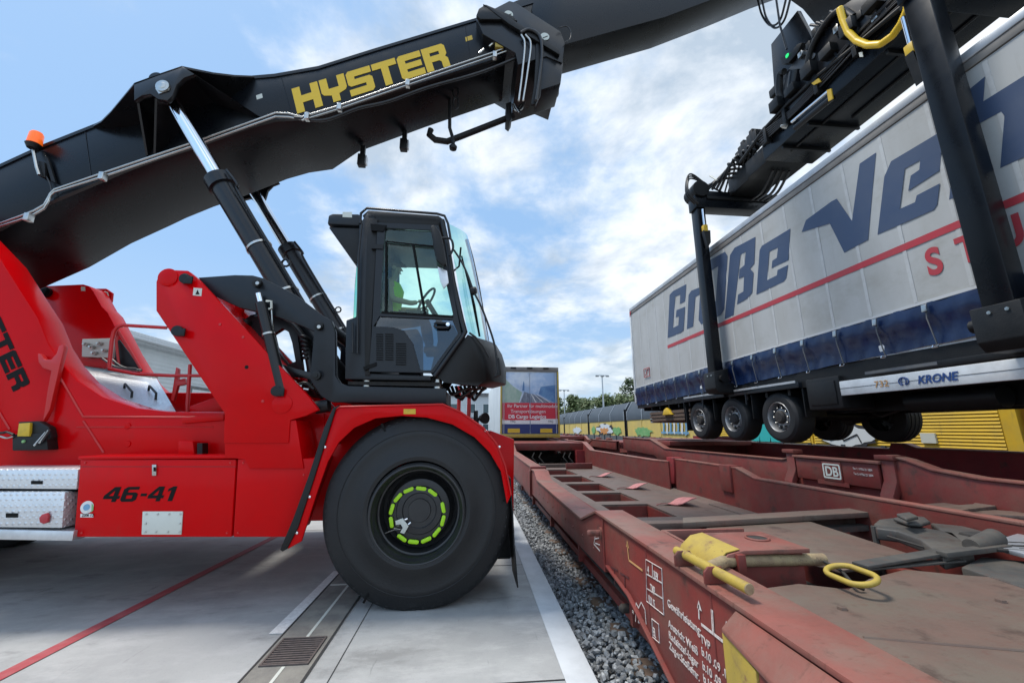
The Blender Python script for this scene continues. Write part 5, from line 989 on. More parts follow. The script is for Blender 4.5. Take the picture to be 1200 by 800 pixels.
# tread plate hatch with handles
q = [at(86, 431, Y=7.1), at(183, 444, Y=7.1), at(206, 484, Y=5.29), at(112, 484, Y=5.29)]
htc = part('tread_hatch', MB().prism(q, (0, 0, .02)), M['tread'], rs, bevel=.003)
part('hatch_frame', MB().tube([q[0]+Vector((0, 0, .03)), q[1]+Vector((0, 0, .03))], .03, 8), M['zinc'], rs)
def lerp4(u_, v_): return (q[0]*(1-u_)+q[1]*u_)*(1-v_)+(q[3]*(1-u_)+q[2]*u_)*v_
for a in (.50, .80):
    c_ = [lerp4(a, .52), lerp4(a-.02, .60), lerp4(a, .68)]
    part('hatch_handle', MB().tube([lerp4(a, .50)+Vector((0, 0, .02)), lerp4(a, .50)+Vector((.02, -.03, .09)), lerp4(a+.03, .70)+Vector((0, 0, .09)), lerp4(a+.03, .72)+Vector((0, 0, .02))], .014, 8), M['black_matt'], htc)
# handrails
def rail(px, Y, r=.022): return part('handrail', MB().tube(A(px, Y=Y), r, 10), M['red_dull'], rs, smooth=60)
rail([(128, 431), (131, 400), (134, 388), (138, 383), (145, 381), (195, 384)], 5.5); rail([(128, 432), (160, 438), (200, 440), (240, 440)], 5.5); rail([(223, 427), (221, 455), (219, 486)], 5.5); rail([(140, 432), (136, 400), (139, 388), (165, 432)], 7.0, .018)
def hook(px, Y, t=.05): return part('pipe_rest', MB().plate(px, t, Y=Y), M['red_dull'], rs, bevel=.006)
hook([(44, 414), (48, 415), (52, 421), (60, 421), (66, 414), (69, 405), (74, 403), (75, 408), (70, 428), (58, 480), (50, 494), (56, 455), (60, 434), (50, 431), (45, 424)], 4.90)
hook([(206, 430), (209, 432), (208, 445), (216, 443), (218, 450), (208, 452), (203, 470), (200, 468), (203, 450)], 5.6)
part('frame_ledge', MB().prism(A([(213, 489), (262, 485), (262, 492), (213, 496)], Y=4.95), (0, .3, 0)), M['red'], rs, bevel=.004); part('deck_box', MB().prism(A([(222, 476), (262, 462), (262, 486), (222, 486)], Y=5.4), (0, .6, 0)), M['red'], rs, bevel=.008)
part('weld_seam', MB().tube(A([(90, 500), (250, 500)], Y=YW-.004), .006, 6), M['red_dull'], nw_)
for q_ in ((150, 499), (150, 520)): part('wall_bolt', MB().lathe(at(*q_, Y=YW), (0, -1, 0), [(0, .035), (.01, .03), (.011, 0)], 14), M['red'], nw_)
# electric box on the wall
eb = part('junction_box', MB().prism(A([(14, 509), (54, 507), (56, 527), (14, 528)], Y=4.86), (0, .12, 0)), M['black_matt'], rs, bevel=.01)
part('box_label', MB().plate([(22, 496), (35, 495), (34, 511), (20, 511)], .03, Y=4.84), M['yellow'], eb, bevel=.003); part('box_cover', MB().plate([(20, 494), (44, 493), (57, 500), (60, 512), (50, 520), (34, 509)], .08, Y=4.87), M['black_matt'], eb, bevel=.01)
part('status_lamp', MB().lathe(at(28, 517, Y=4.859), (0, -1, 0), [(0, .018), (.01, .015), (.011, 0)], 10), M['spray_green'], eb)
for k in range(4): part('plug', MB().tube(A([(40+k*3, 522-k*1.5), (54+k*1.5, 506-k*1)], Y=4.83), .010, 6), M['zinc' if k % 2 == 0 else 'hose'], eb)
part('cable', MB().hose(A([(-30, 505), (0, 507), (8, 506), (16, 509)], Y=4.85), .014, 6), M['hose'], eb, smooth=60); part('cable', MB().hose(A([(0, 511), (8, 513), (16, 511)], Y=4.85), .010, 6), M['zinc'], eb)
# ---- lettering glyphs
GL = {'H': [[(0,0),(3,0),(3,3.6),(7,3.6),(7,0),(10,0),(10,10),(7,10),(7,6.4),(3,6.4),(3,10),(0,10)]],
 'Y': [[(3.5,0),(6.5,0),(6.5,2.8),(9.3,3.6),(10,4.6),(10,10),(7,10),(7,5.6),(3,5.6),(3,10),(0,10),(0,4.6),(.7,3.6),(3.5,2.8)]],
 'S': [[(0,0),(9,0),(10,1),(10,5.4),(9,6.3),(3,6.3),(3,7.4),(10,7.4),(10,10),(1,10),(0,9),(0,4.7),(1,3.8),(7,3.8),(7,2.6),(0,2.6)]],
 'T': [[(3.5,0),(6.5,0),(6.5,7.4),(10,7.4),(10,10),(0,10),(0,7.4),(3.5,7.4)]],
 'E': [[(1,0),(10,0),(10,2.6),(3,2.6),(3,3.8),(9.5,3.8),(9.5,6.2),(3,6.2),(3,7.4),(10,7.4),(10,10),(1,10),(0,9),(0,1)]],
 'R': [[(0,0),(3,0),(3,3.5),(6.2,3.5),(7,2.8),(7,0),(10,0),(10,3.6),(9.1,4.6),(10,5.6),(10,9),(9,10),(0,10)],[(3,6),(7,6),(7,7.4),(3,7.4)]]}
def wordmark(word, P, U, V, m, parent, gap=.6):
    n = len(word); tot = n*10+(n-1)*gap
    for i, ch in enumerate(word):
        o = shapes('letter', [[((x+i*(10+gap))/tot, y/10) for x, y in lp] for lp in GL[ch]], P, U, V, m, parent, t=.003)
# ---- boom
YB = 5.60
NT = [(-130, 247), (0, 194), (50, 171), (113, 146), (130, 138), (165, 122), (213, 100), (252, 92), (287, 91), (322, 88), (373, 79), (440, 58), (560, 22), (625, 2)]
NBm = [(-130, 322), (0, 269), (63, 236), (120, 212), (145, 201), (185, 186), (220, 175), (262, 160), (292, 149), (323, 141), (358, 139), (399, 127), (490, 99), (612, 60)]
FY = [6.9]*10+[6.85, 6.62, 6.56, 6.56]
rings = []
for a, b, fy in zip(NT, NBm, FY):
    p = at(*a, Y=YB); r_ = at(*b, Y=YB); rings.append([p, r_, Vector((r_.x, fy, r_.z)), Vector((p.x, fy, p.z))])
bm_ = part('boom', MB().loft(rings), M['boom'], rs, bevel=.008)
for i in range(1, 13):
    pass
part('boom_top_flange', MB().loft([[p+Vector((0, -.012, .012)), p+Vector((0, -.012, -.045)), p+Vector((0, .012, -.045)), p+Vector((0, .012, .012))] for p in A(NT, Y=YB)]), M['black'], bm_)
part('boom_bottom_flange', MB().loft([[p+Vector((0, -.03, .02)), p+Vector((0, -.03, -.012)), p+Vector((0, .02, -.012)), p+Vector((0, .02, .02))] for p in A(NBm, Y=YB)]), M['black'], bm_)
P_ = at(348.5, 133.5, Y=YB-.006); Uq = at(528, 77, Y=YB-.006)-P_; Vq = at(341.5, 104.5, Y=YB-.006)-P_
wordmark('HYSTER', P_, Uq, Vq, M['letter_yellow'], bm_)
e_ = at(15.5, 459, Y=YW-.004); s_ = at(-38, 338, Y=YW-.004); Vt = at(35.5, 449, Y=YW-.004)-e_
wordmark('HYSTER', s_, e_-s_, Vt, M['dark_letter'], nw_, .8)
for x_, y_, wd, hh in ((300, 112, 7, 5), (545, 44, 8, 5)):
    part('small_decal', MB().plate([(x_, y_), (x_+wd, y_-wd*.33), (x_+wd+1, y_-wd*.33+hh), (x_+1, y_+hh)], -.001, Y=YB-.001), M['yellow' if x_ > 400 else 'cream'], bm_)
for q0, q1 in (((100, 155), (108, 213)), ((330, 92), (340, 128)), ((545, 30), (552, 72))):
    part('weld_seam', MB().tube(A([q0, q1], Y=YB-.001), .006, 5), M['boom'], bm_)
# ears carrying the lift cylinders
for sgn, ye in ((-1, 4.98), (1, 7.52)):
    def yy(t): return (YB-t) if sgn < 0 else (6.9+t)
    tpx = [(108, 147, 0.0), (119, 141, .12), (130, 130, .27), (145, 112, .46), (157, 97.5, .62), (185, 87, .62), (213, 77.5, .62), (230, 81, .55), (250, 85, .42), (275, 88, .22), (300, 89, .0)]
    mb = MB(); rg_ = []
    for a, b, t in tpx:
        p = at(a, b, Y=YB-t); rg_.append([Vector((p.x, yy(-.02), p.z)), Vector((p.x, yy(t), p.z)), Vector((p.x, yy(t), p.z-.03)), Vector((p.x, yy(-.02), p.z-.03))])
    er = part('ear_hood', mb.loft(rg_), M['black'], bm_)
    if sgn < 0:
        pe = [at(x, y, Y=YB-.62+.0) for x, y in ((0, 0),)]
    def E(x, y): 
        p = at(x, y, Y=YB-.62); return Vector((p.x, yy(.62), p.z))
    epl = [(157, 97), (213, 77.5), (228, 87), (216, 91), (207, 99), (202, 112), (196, 118), (185, 116), (176, 110), (166, 112), (157, 118)]
    part('ear_plate', MB().prism([E(x, y) for x, y in epl], (0, -sgn*.06, 0)), M['black'], bm_, bevel=.006)
    for a, b, c_ in (((157, 97), (172, 183), (157, 115)), ((214, 78), (306, 140), (228, 90)), ((182, 104), (181, 183), (182, 112))) if sgn < 0 else ():
        p1, p2 = at(*a, Y=YB-.6), at(*b, Y=YB)
        part('ear_rib', MB().prism([Vector((p1.x, yy(-.01), p1.z-.02)), Vector((p1.x, yy(.60), p1.z-.02)), Vector((p2.x, yy(.02), p2.z)), Vector((p2.x, yy(-.01), p2.z))], (.03, 0, 0)), M['black'], bm_)
    pn = at(192, 104, Y=YB); pc = Vector((pn.x, yy(.66), pn.z))
PIN = at(192, 102, Y=5.2)
# pin seen on the near ear
pp = at(190.5, 101, Y=YB-.64); pnn = part('cylinder_pin', MB().lathe(Vector((pp.x, YB-.62, pp.z)), (0, -1, 0), [(0, .085), (.03, .085), (.035, .05), (.037, .05), (.045, .03), (.046, 0)], 24), M['zinc'], rs)
part('pin_clip', MB().plate([(182, 104), (186, 110), (198, 106), (199, 100)], .01, Y=YB-.635), M['zinc'], pnn)
# collar at the end of the base section
col = [(558, 21), (597, 1), (604, 3), (657, 37), (662, 50), (659, 74), (640, 66), (607, 76), (604, 62), (566, 40)]
cl_ = part('boom_collar', MB().prism(A(col, Y=5.44), (0, 1.28, 0)), M['black'], rs, bevel=.012)
part('collar_ear', MB().plate([(558, 22), (561, 14), (569, 9), (600, 22), (606, 28), (590, 26), (563, 26)], -.05, Y=5.43), M['black_matt'], cl_, bevel=.006)
part('collar_rib', MB().plate([(566, 9), (600, 27), (655, 62), (655, 68), (596, 32)], -.06, Y=5.43), M['black_matt'], cl_, bevel=.004)
for q_ in ((596, 17.5), (638.5, 43.5)): 
    dsk = part('wear_pad_cover', MB().lathe(at(*q_, Y=5.435), (0, -1, 0), [(0, .075), (.01, .075), (.011, 0)], 28), M['cream'], cl_); c_ = at(*q_, Y=5.42); part('cover_slot', MB().prism([c_+Vector((-.04, 0, -.02)), c_+Vector((-.035, 0, -.03)), c_+Vector((.05, 0, .02)), c_+Vector((.045, 0, .03))], (0, .004, 0)), M['dark_letter'], dsk)
part('collar_post', MB().plate([(628, 52), (632, 48), (636, 60), (634, 110), (628, 122), (622, 122), (626, 100), (628, 66)], .06, Y=5.40), M['black_matt'], cl_, bevel=.006)
part('collar_post', MB().plate([(646, 84), (657, 78), (655, 110), (649, 116), (642, 112)], .06, Y=5.8), M['black_matt'], cl_, bevel=.006)
part('collar_box', MB().prism(A([(636, 62), (660, 74), (657, 98), (632, 106)], Y=5.46), (0, .5, 0)), M['black'], cl_, bevel=.01)
for dx in (0, 5): part('hydraulic_pipe', MB().hose(A([(611+dx, 41), (615+dx*1.4, 52), (612+dx*1.2, 86), (608+dx, 118)], Y=5.36), .017, 8), M['zinc'], cl_, smooth=60)
part('curled_hose', MB().hose(A([(655, 33), (664, 31), (669, 38), (668, 46), (662, 50)], Y=5.4), .010, 6), M['hose'], cl_, smooth=80)
part('rubber_hose', MB().hose(A([(610, 39), (620, 35), (632, 42), (635, 60), (633, 84), (628, 118)], Y=5.35), .026, 8), M['hose'], cl_, smooth=80)
# telescoped section to the head
mb = MB(); rg_ = []
for (a, b) in (((600, 3), (600, 76)), ((660, -22), (663, 52)), ((780, -62), (780, 20)), ((850, -90), (850, -6)), ((905, -112), (905, -28)), ((945, -126), (945, -42)), ((1010, -150), (1010, -66))):
    p, r_ = at(*a, Y=5.75), at(*b, Y=5.75); rg_.append([p, r_, Vector((r_.x, 6.42, r_.z+.02)), Vector((p.x, 6.42, p.z))])
part('inner_boom', mb.loft(rg_), M['boomin'] if 'boomin' in M else M['boom'], rs, bevel=.01)
# pipes along the boom
for k, dy in enumerate((0, 4.2)):
    pa = [(-40, 283+dy), (0, 262+dy*.8), (22, 254+dy), (40, 247+dy), (52, 240+dy), (57, 231+dy), (59, 227+dy*.6), (64, 222+dy*.7), (120, 203+dy), (220, 169+dy), (323, 132.5+dy), (338, 133+dy), (356, 138+dy*.6)]
    part('hydraulic_pipe', MB().tube(A(pa, Y=5.53), .014, 8), M['zinc'], rs, smooth=60)
    pb = [(354, 137+dy), (396, 124.5+dy*.9), (477, 96+dy), (580, 61+dy), (609, 50+dy)]
    part('hydraulic_pipe', MB().tube(A(pb, Y=5.50), .014, 8), M['zinc'], rs, smooth=60)
part('rubber_hose', MB().hose(A([(345, 138), (380, 141), (420, 127), (455, 119), (500, 103), (560, 86), (606, 68)], Y=5.52), .022, 8), M['hose'], rs, smooth=60)
for q_ in ((120, 207), (360, 137), (398, 126), (478, 98), (580, 65), (33, 255)): p = at(*q_, Y=5.48); part('pipe_clamp', MB().box(p+Vector((-.035, -.03, -.05)), p+Vector((.03, .05, .06))), M['zinc'], rs, bevel=.006)
p = at(585, 56, Y=5.5); part('brass_valve', MB().box(p+Vector((-.07, -.04, -.03)), p+Vector((.07, .04, .07))), M['yellow_old'], rs, bevel=.01)
for px_, py_ in ((561, 63), (573, 55)): part('fitting', MB().tube([at(px_, py_, Y=5.5), at(px_+6, py_-5, Y=5.5)], .02, 8), M['zinc'], rs)
# sensor brackets and energy chain under the boom
for x, y in ((425, 181), (474, 163)):
    p = at(x, y, Y=6.5); sb = part('sensor_bracket', MB().box(p+Vector((-.04, -.03, -.02)), p+Vector((.04, .03, .16))), M['black_matt'], rs); part('sensor', MB().box(p+Vector((-.07, -.06, -.24)), p+Vector((.06, .06, -.021))), M['black_matt'], sb, bevel=.015); part('sensor_lens', MB().box(p+Vector((.061, -.05, -.2)), p+Vector((.085, .05, -.05))), M['alu'], sb)
ch = [at(x, y, Y=6.3) for x, y in ((505, 152), (503, 158), (510, 164), (524, 166), (540, 160), (596, 138), (602, 136))]
part('guide_bar', MB().tube(ch, .055, 8), M['black_matt'], rs, smooth=50)
part('guide_end', MB().plate([(593, 121), (599, 119), (600, 138), (597, 143), (593, 140)], .25, Y=6.2), M['black_matt'], rs, bevel=.006)
part('guide_hanger', MB().tube(A([(527, 104), (527, 150), (530, 160), (531, 168)], Y=6.1), .03, 8), M['black_matt'], rs); part('hanger_knob', MB().lathe(at(531, 172, Y=6.1), (0, 0, 1), [(-.08, .0), (-.05, .06), (.0, .07), (.05, .03), (.09, .03)], 12), M['black_matt'], rs)
p = at(534, 112, Y=6.2); 
for k in range(2): part('hose_guide_ring', MB().tube([at(534+3.2*math.cos(q_*.628), 108+k*13+7*math.sin(q_*.628), Y=5.95) for q_ in range(10)], .016, 6, close=True), M['black_matt'], rs)
for k in range(4): part('hydraulic_hose', MB().hose(A([(600+k, 122), (604+k*2, 130+k), (611-k, 128-k), (615, 120)], Y=6.2), .016, 6), M['hose' if k % 2 else 'zinc'], rs, smooth=60)
# beacon
p = at(46, 210, Y=5.5); q2 = at(39, 172, Y=5.5); bc = part('beacon', MB().lathe(q2, (0, 0, 1), [(-.03, .03), (-.03, .06), (.03, .088), (.04, .075), (.045, .068), (.05, 0)], 28), M['black_matt'], rs, smooth=50)
part('beacon_lens', MB().lathe(q2+Vector((0, 0, .045)), (0, 0, 1), [(0, .078), (.15, .072), (.18, .055), (.185, 0)], 28), M['orange'], bc, smooth=50)
part('beacon_bracket', MB().tube(A([(39, 176), (43, 196), (46, 205)], Y=5.5), .018, 6), M['zinc'], bc); part('beacon_bracket', MB().plate([(44, 188), (52, 190), (53, 208), (45, 206)], .06, Y=5.53), M['black_matt'], bc, bevel=.005); part('beacon_bracket', MB().plate([(50, 178), (56, 186), (65, 214), (60, 212)], .03, Y=5.55), M['black_matt'], bc)
part('beacon_cable', MB().hose(A([(50, 200), (58, 214), (61, 226)], Y=5.55), .008, 6), M['hose'], bc)
# ---- lift cylinders
BASE = at(395, 443, Y=5.2); TOP = at(192, 102, Y=5.2); d_ = (BASE-TOP).normalized()
for yc in (5.2, 7.3):
    a_ = Vector((TOP.x, yc, TOP.z)); b_ = Vector((BASE.x, yc, BASE.z)); h_ = at(256, 210, Y=5.2); h_ = Vector((h_.x, yc, h_.z))
    rod = part('cylinder_rod', MB().tube([a_, h_], .092, 28), M['chrome'], rs, smooth=60); part('rod_eye', MB().lathe(a_+Vector((0, .15, 0)), (0, -1, 0), [(0, .05), (0, .09), (.30, .09), (.30, .05)], 28), M['black'], rod)
    L_ = (b_-h_).length
    br = part('cylinder_barrel', MB().lathe(h_, d_, [(-.02, .10), (-.02, .15), (.0, .175), (.16, .175), (.17, .145), (L_-.2, .145), (L_, .17), (L_+.1, .12)], 40), M['black'], rs, smooth=40)
    for k_ in (1.15, 1.9):
        c_ = h_+d_*k_; part('barrel_clamp', MB().lathe(c_, d_, [(0, .146), (0, .156), (.03, .156), (.03, .146)], 32), M['zinc'], br)
    sx_ = Vector((.12, -.10, .06)); part('barrel_pipe', MB().hose([h_+d_*.02+sx_*1.3, h_+d_*.3+sx_*1.5, h_+d_*.55+sx_*1.15, h_+d_*(L_-.3)+sx_*1.1], .018, 8), M['black'], br, smooth=60)
    p = h_+d_*1.55+Vector((.17, -.05, .1)); part('barrel_lug', MB().tube([p+Vector((.05*math.cos(k*.7), 0, .05*math.sin(k*.7))) for k in range(9)], .014, 6, close=True), M['black'], br)
# ---- lever plates and cab parallelogram
lev = [(183, 364), (183, 330), (187, 320), (195, 316), (220, 317), (230, 325), (362, 465), (373, 480), (358, 487), (340, 492), (338, 519), (262, 519), (263, 484)]
lp_ = part('lever_plate', MB().prism(A(lev, Y=4.46), (0, .07, 0)), M['red'], rs, bevel=.006)
part('lever_plate', MB().prism([(p.x, 5.05, p.z) for p in A(lev, Y=4.46)], (0, .07, 0)), M['red'], rs, bevel=.006)
part('lever_spacer', MB().prism([(p.x, 4.531, p.z) for p in A([(214, 322), (228, 330), (330, 438), (322, 446), (214, 338)], Y=4.46)], (0, .515, 0)), M['red'], rs)
part('lever_foot', MB().prism([(p.x, 4.478, p.z) for p in A([(262, 495), (346, 492), (355, 549), (291, 549), (285, 538), (262, 536)], Y=4.46)], (0, .4, 0)), M['red'], rs, bevel=.006)
for q_ in ((218, 327), (209, 388), (325, 458)):
    pn = part('lever_pin', MB().lathe(at(*q_, Y=4.46), (0, -1, 0), [(-.1, .055), (.03, .055), (.035, .04), (.05, .04), (.051, 0)], 20), M['black_matt'], lp_); c_ = at(*q_, Y=4.43); part('pin_lock', MB().box(c_+Vector((-.02, -.02, -.055)), c_+Vector((.075, .0, .03))), M['black_matt'], pn, bevel=.006)
for q_ in ((197, 325), (331, 473)): part('boss', MB().lathe(at(*q_, Y=4.46), (0, -1, 0), [(-.01, .10), (.008, .10), (.012, .09), (.012, 0)], 36), M['red'], lp_)
part('plate_hole', MB().lathe(at(289, 430, Y=4.459), (0, -1, 0), [(0, .02), (.001, .02), (.0012, 0)], 16), M['dark_letter'], lp_)
stk = part('warning_sticker', MB().plate([(227, 337), (237, 338), (236, 347), (226, 346)], -.002, Y=4.459), M['cream'], lp_); part('sticker_symbol', MB().plate([(229, 345), (231.5, 339.5), (234, 345)], -.001, Y=4.4565), M['dark_letter'], stk)
arm_u = [(232, 325), (275, 322), (296, 322.5), (309, 326), (347.5, 346), (379, 370), (388, 375), (392.5, 388), (393, 440), (398, 448), (408, 452), (523, 455), (523, 473), (388, 471), (376, 464), (363, 444), (368, 388), (345, 378), (318, 369), (280, 360), (250, 346)]
for yv in (4.56, 5.50): part('cab_carrier_arm', MB().prism([(p.x, yv, p.z) for p in A(arm_u, Y=4.56)], (0, .08, 0)), M['grey'], rs, bevel=.008)
part('cab_platform', MB().prism([(p.x, 4.642, p.z) for p in A([(398, 453), (522, 456), (522, 471), (390, 469)], Y=4.56)], (0, .857, 0)), M['black_matt'], rs)
part('carrier_cross_tube', MB().tube([(p.x, y, p.z) for p, y in ((at(384, 384, Y=4.56), 4.65), (at(384, 384, Y=4.56), 5.5))], .07, 16), M['black_matt'], rs)
low = [(322, 424), (345, 431), (372, 438), (374, 448), (350, 441), (325, 440), (312, 430)]
for yv in (4.66, 5.42): part('lower_link', MB().prism([(p.x, yv, p.z) for p in A(low, Y=4.6)], (0, .05, 0)), M['black'], rs, bevel=.006)
outer = A([(285, 378), (296, 370), (318, 366), (338, 374), (350, 392), (356, 436), (344, 442), (322, 436), (300, 412)], Y=5.0); inner = A([(322, 392), (333, 385), (340, 390), (344, 402), (348, 424), (340, 427), (326, 410)], Y=5.0)
shapes('link_frame', [[(p.x, p.z) for p in outer], [(p.x, p.z) for p in inner]], Vector((0, 5.0, 0)), Vector((1, 0, 0)), Vector((0, 0, 1)), M['black'], rs, t=.08)
for q_ in ((302, 332), (374, 382), (371, 440)): part('link_pin', MB().lathe(at(*q_, Y=4.55), (0, -1, 0), [(-.1, .05), (.03, .05), (.035, .025), (.045, .025), (.046, 0)], 20), M['black_matt'], rs)
part('link_pin_bolt', MB().lathe(at(302, 332, Y=4.50), (0, -1, 0), [(0, .022), (.012, .02), (.013, 0)], 12), M['zinc'], rs); part('link_pin_bolt', MB().lathe(at(374, 383, Y=4.50), (0, -1, 0), [(0, .022), (.012, .02), (.013, 0)], 12), M['zinc'], rs)
p, q_ = at(303, 344, Y=4.50), at(331, 458, Y=4.50)
ct = part('tilt_cylinder', MB().tube([p, p.lerp(q_, .12)], .032, 16), M['chrome'], rs); part('tilt_barrel', MB().tube([p.lerp(q_, .10), p.lerp(q_, 1)], .056, 20), M['black'], ct, smooth=60); part('barrel_clamp', MB().lathe(p.lerp(q_, .42), (q_-p).normalized(), [(0, .057), (0, .064), (.02, .064), (.02, .057)], 20), M['zinc'], ct)
part('steel_pipe', MB().tube(A([(314, 353), (318, 354), (319, 372), (320, 400), (325, 420), (342, 444)], Y=4.52), .010, 6), M['zinc'], rs, smooth=60); part('pipe_elbow', MB().tube(A([(312, 353), (318, 353), (318, 361), (315, 362)], Y=4.5), .013, 6), M['cream'], rs)
for k in range(6):
    a, b = (346+k*1.0, 396+k*5), (366, 402+k*5); part('hydraulic_hose', MB().hose([at(*a, Y=5.1), at((a[0]+b[0])/2, (a[1]+b[1])/2-5, Y=4.95), at(*b, Y=5.1)], .022, 8), M['hose'], rs, smooth=60)
for k in range(6):
    part('hydraulic_hose', MB().hose(A([(332+k*2, 446+k*3), (345+k*3, 452+k*2), (358+k*3, 449+k*3), (368+k*2, 456+k*2)], Y=4.75+k*.05), .024, 8), M['hose'], rs, smooth=60)
for k in range(3): part('hose_fitting', MB().tube(A([(340+k*8, 448+k*4), (346+k*8, 449+k*4)], Y=4.70), .02, 8), M['zinc'], rs)
part('hose_bundle', MB().hose(A([(290, 375), (283, 392), (290, 412), (310, 432), (330, 448)], Y=4.95), .06, 10), M['hose'], rs, smooth=60); part('hose_bundle', MB().hose(A([(300, 372), (330, 372), (352, 392), (362, 420), (366, 450)], Y=5.0), .045, 10), M['hose'], rs, smooth=60)
part('inner_brace', MB().plate([(276, 357), (286, 358), (276, 388), (270, 382)], .04, Y=5.0), M['red'], rs); part('back_plate', MB().plate([(284, 360), (300, 364), (296, 384), (282, 380)], .02, Y=5.3), M['alu'], rs)
part('black_stop', MB().lathe(at(378, 476, Y=4.62), (1, 0, .2), [(-.07, .0), (-.07, .07), (.07, .07), (.08, 0)], 16), M['black_matt'], rs, bevel=.0)
# ---- cab
YC, YC2 = 4.60, 5.98
cab = part('cab_frame', MB().plate([(404, 444), (405.5, 375), (417, 371), (421, 262), (430, 250), (440, 252), (438, 262), (433, 360), (431, 437), (505, 440), (505, 446)], .10, Y=YC), M['grey'], rs, bevel=.012)
def cabprism(n_, px, y0_, dy, m, bev=.006, parent=cab): return part(n_, MB().prism([(p.x, y0_, p.z) for p in A(px, Y=YC)], (0, dy, 0)), m, parent, bevel=bev)
cabprism('rear_body', [(404, 444), (405.5, 375), (419, 371), (424, 376), (424, 444)], YC+.101, 1.27, M['grey'])
cabprism('floor', [(424, 437), (510, 439), (510, 446), (424, 445)], YC+.101, 1.27, M['black_matt'])
cabprism('far_frame', [(404, 444), (405.5, 375), (417, 371), (421, 262), (430, 250), (517, 256), (549, 392), (516, 445), (505, 440), (538, 391), (512, 264), (436, 261), (433, 360), (431, 437)], YC2-.08, .08, M['black_matt'])
part('roof', MB().prism([(p.x, YC+.01, p.z) for p in A([(424, 252), (431, 245.5), (514, 252), (522, 258), (520, 264), (436, 262)], Y=YC)], (0, 1.36, 0)), M['black_matt'], cab, bevel=.012)
rr_ = A([(422, 262), (423, 250), (430, 244), (512, 250.5), (521, 253), (525, 262), (528, 280)], Y=YC-.06); part('roof_rail', MB().tube(rr_, .016, 8), M['black'], cab, smooth=60)
part('ac_unit', MB().prism([(p.x, YC+.05, p.z) for p in A([(381.5, 260), (383, 249.5), (388, 247.5), (420, 248), (420, 262)], Y=YC)], (0, 1.2, 0)), M['grey'], cab, bevel=.02)
part('ac_lower', MB().prism([(p.x, YC+.08, p.z) for p in A([(382, 262), (420, 263), (420, 306), (412, 303), (395, 280)], Y=YC)], (0, 1.1, 0)), M['black_matt'], cab, bevel=.015)
part('type_plate', MB().plate([(401.5, 248.5), (412.5, 248.5), (412.5, 255), (401.5, 254.5)], -.002, Y=YC+.048), M['cream'], cab)
cabprism('rear_corner_glass', [(421, 268), (427, 268), (424, 368), (411, 371), (413, 330), (417, 285)], YC+.10, .012, M['glass_green'], 0)
cabprism('side_pillar', [(431, 256), (443, 258), (441, 300), (436, 380), (434, 440), (428, 440), (428, 372), (430, 300)], YC-.02, .10, M['black_matt'])
# door
dr_ = cabprism('door_frame', [(443, 262), (516, 264), (522, 290), (541, 392), (507, 438), (433, 436), (436, 395), (440, 320)], YC-.03, .001, M['grey'], 0)
bpy.data.objects.remove(dr_)
dou = A([(443, 262), (514, 265), (521, 290), (540.5, 391), (508, 437), (433, 435.5), (436, 395), (440, 320)], Y=YC-.02); din = A([(452, 268), (508, 271), (514, 292), (531, 369), (529, 371), (446, 367), (449, 310)], Y=YC-.02); din2 = A([(445, 371), (530, 375), (537, 391), (506, 434), (493, 434), (484, 402), (474, 388), (462, 384), (438, 383)], Y=YC-.02)
dr_ = shapes('door', [[(p.x, p.z) for p in l] for l in (dou, din, din2)], Vector((0, YC-.02, 0)), Vector((1, 0, 0)), Vector((0, 0, 1)), M['grey'], cab, t=.05)
def dg(n_, px, m, y_=YC-.02, t=.006, par=None): return part(n_, MB().prism([(p.x, y_, p.z) for p in A(px, Y=YC-.02)], (0, t, 0)), m, par or dr_)
dg('upper_pane', [(451, 268), (508, 271), (514, 292), (532, 371), (445, 368), (449, 310)], M['glass']); dg('lower_pane', [(445, 371), (530, 375), (537, 391), (506, 435), (492, 435), (484, 402), (474, 388), (440, 383)], M['glass_dark'])
sl = A([(450, 282), (485, 285), (516, 288)], Y=YC-.05); part('sliding_window_frame', MB().tube(A([(452, 365), (452.5, 283), (514, 289.5)], Y=YC-.045), .014, 6), M['dark_letter'], dr_); part('sliding_window_frame', MB().tube(A([(484, 286), (498, 368)], Y=YC-.045), .016, 6), M['dark_letter'], dr_); part('sliding_window_frame', MB().tube(A([(447, 366), (531, 371)], Y=YC-.045), .014, 6), M['dark_letter'], dr_)
vp = dg('vent_panel', [(437, 384), (462, 385), (473, 389), (483, 404), (492, 436), (433, 435)], M['grey'], YC-.046, .02)
for c_, (x0_, x1_) in enumerate(((441, 449), (451.5, 461), (464, 476))):
    for k in range(12 if c_ < 2 else 10):
        y_ = 391+k*2.7+(11 if c_ == 2 else 0); part('louver', MB().plate([(x0_, y_), (x1_, y_+.3), (x1_, y_+1.4), (x0_, y_+1.1)], -.006, Y=YC-.048), M['dark_letter'], vp)
part('door_handle', MB().tube(A([(509, 380), (511, 378), (525, 379), (527, 381), (525, 384), (511, 383.5), (509, 381)], Y=YC-.07), .016, 8), M['black'], dr_, smooth=80); part('handle_lock', MB().lathe(at(525, 380.5, Y=YC-.06), (0, -1, 0), [(0, .025), (.03, .022), (.031, 0)], 14), M['chrome'], dr_)
part('hinge', MB().box(at(435, 291, Y=YC-.06), at(450, 288, Y=YC-.02)), M['black_matt'], cab)
part('hinge', MB().plate([(434, 262), (453, 264), (449, 271), (435, 270)], .04, Y=YC-.06), M['dark_letter'], cab); part('hinge', MB().plate([(425, 430), (441, 424), (441, 428), (427, 434)], .04, Y=YC-.06), M['dark_letter'], cab)
part('grab_rail', MB().tube(A([(413, 378), (413, 413), (419, 414), (420, 300), (424, 262)], Y=YC-.05), .012, 8), M['black'], cab, smooth=60)
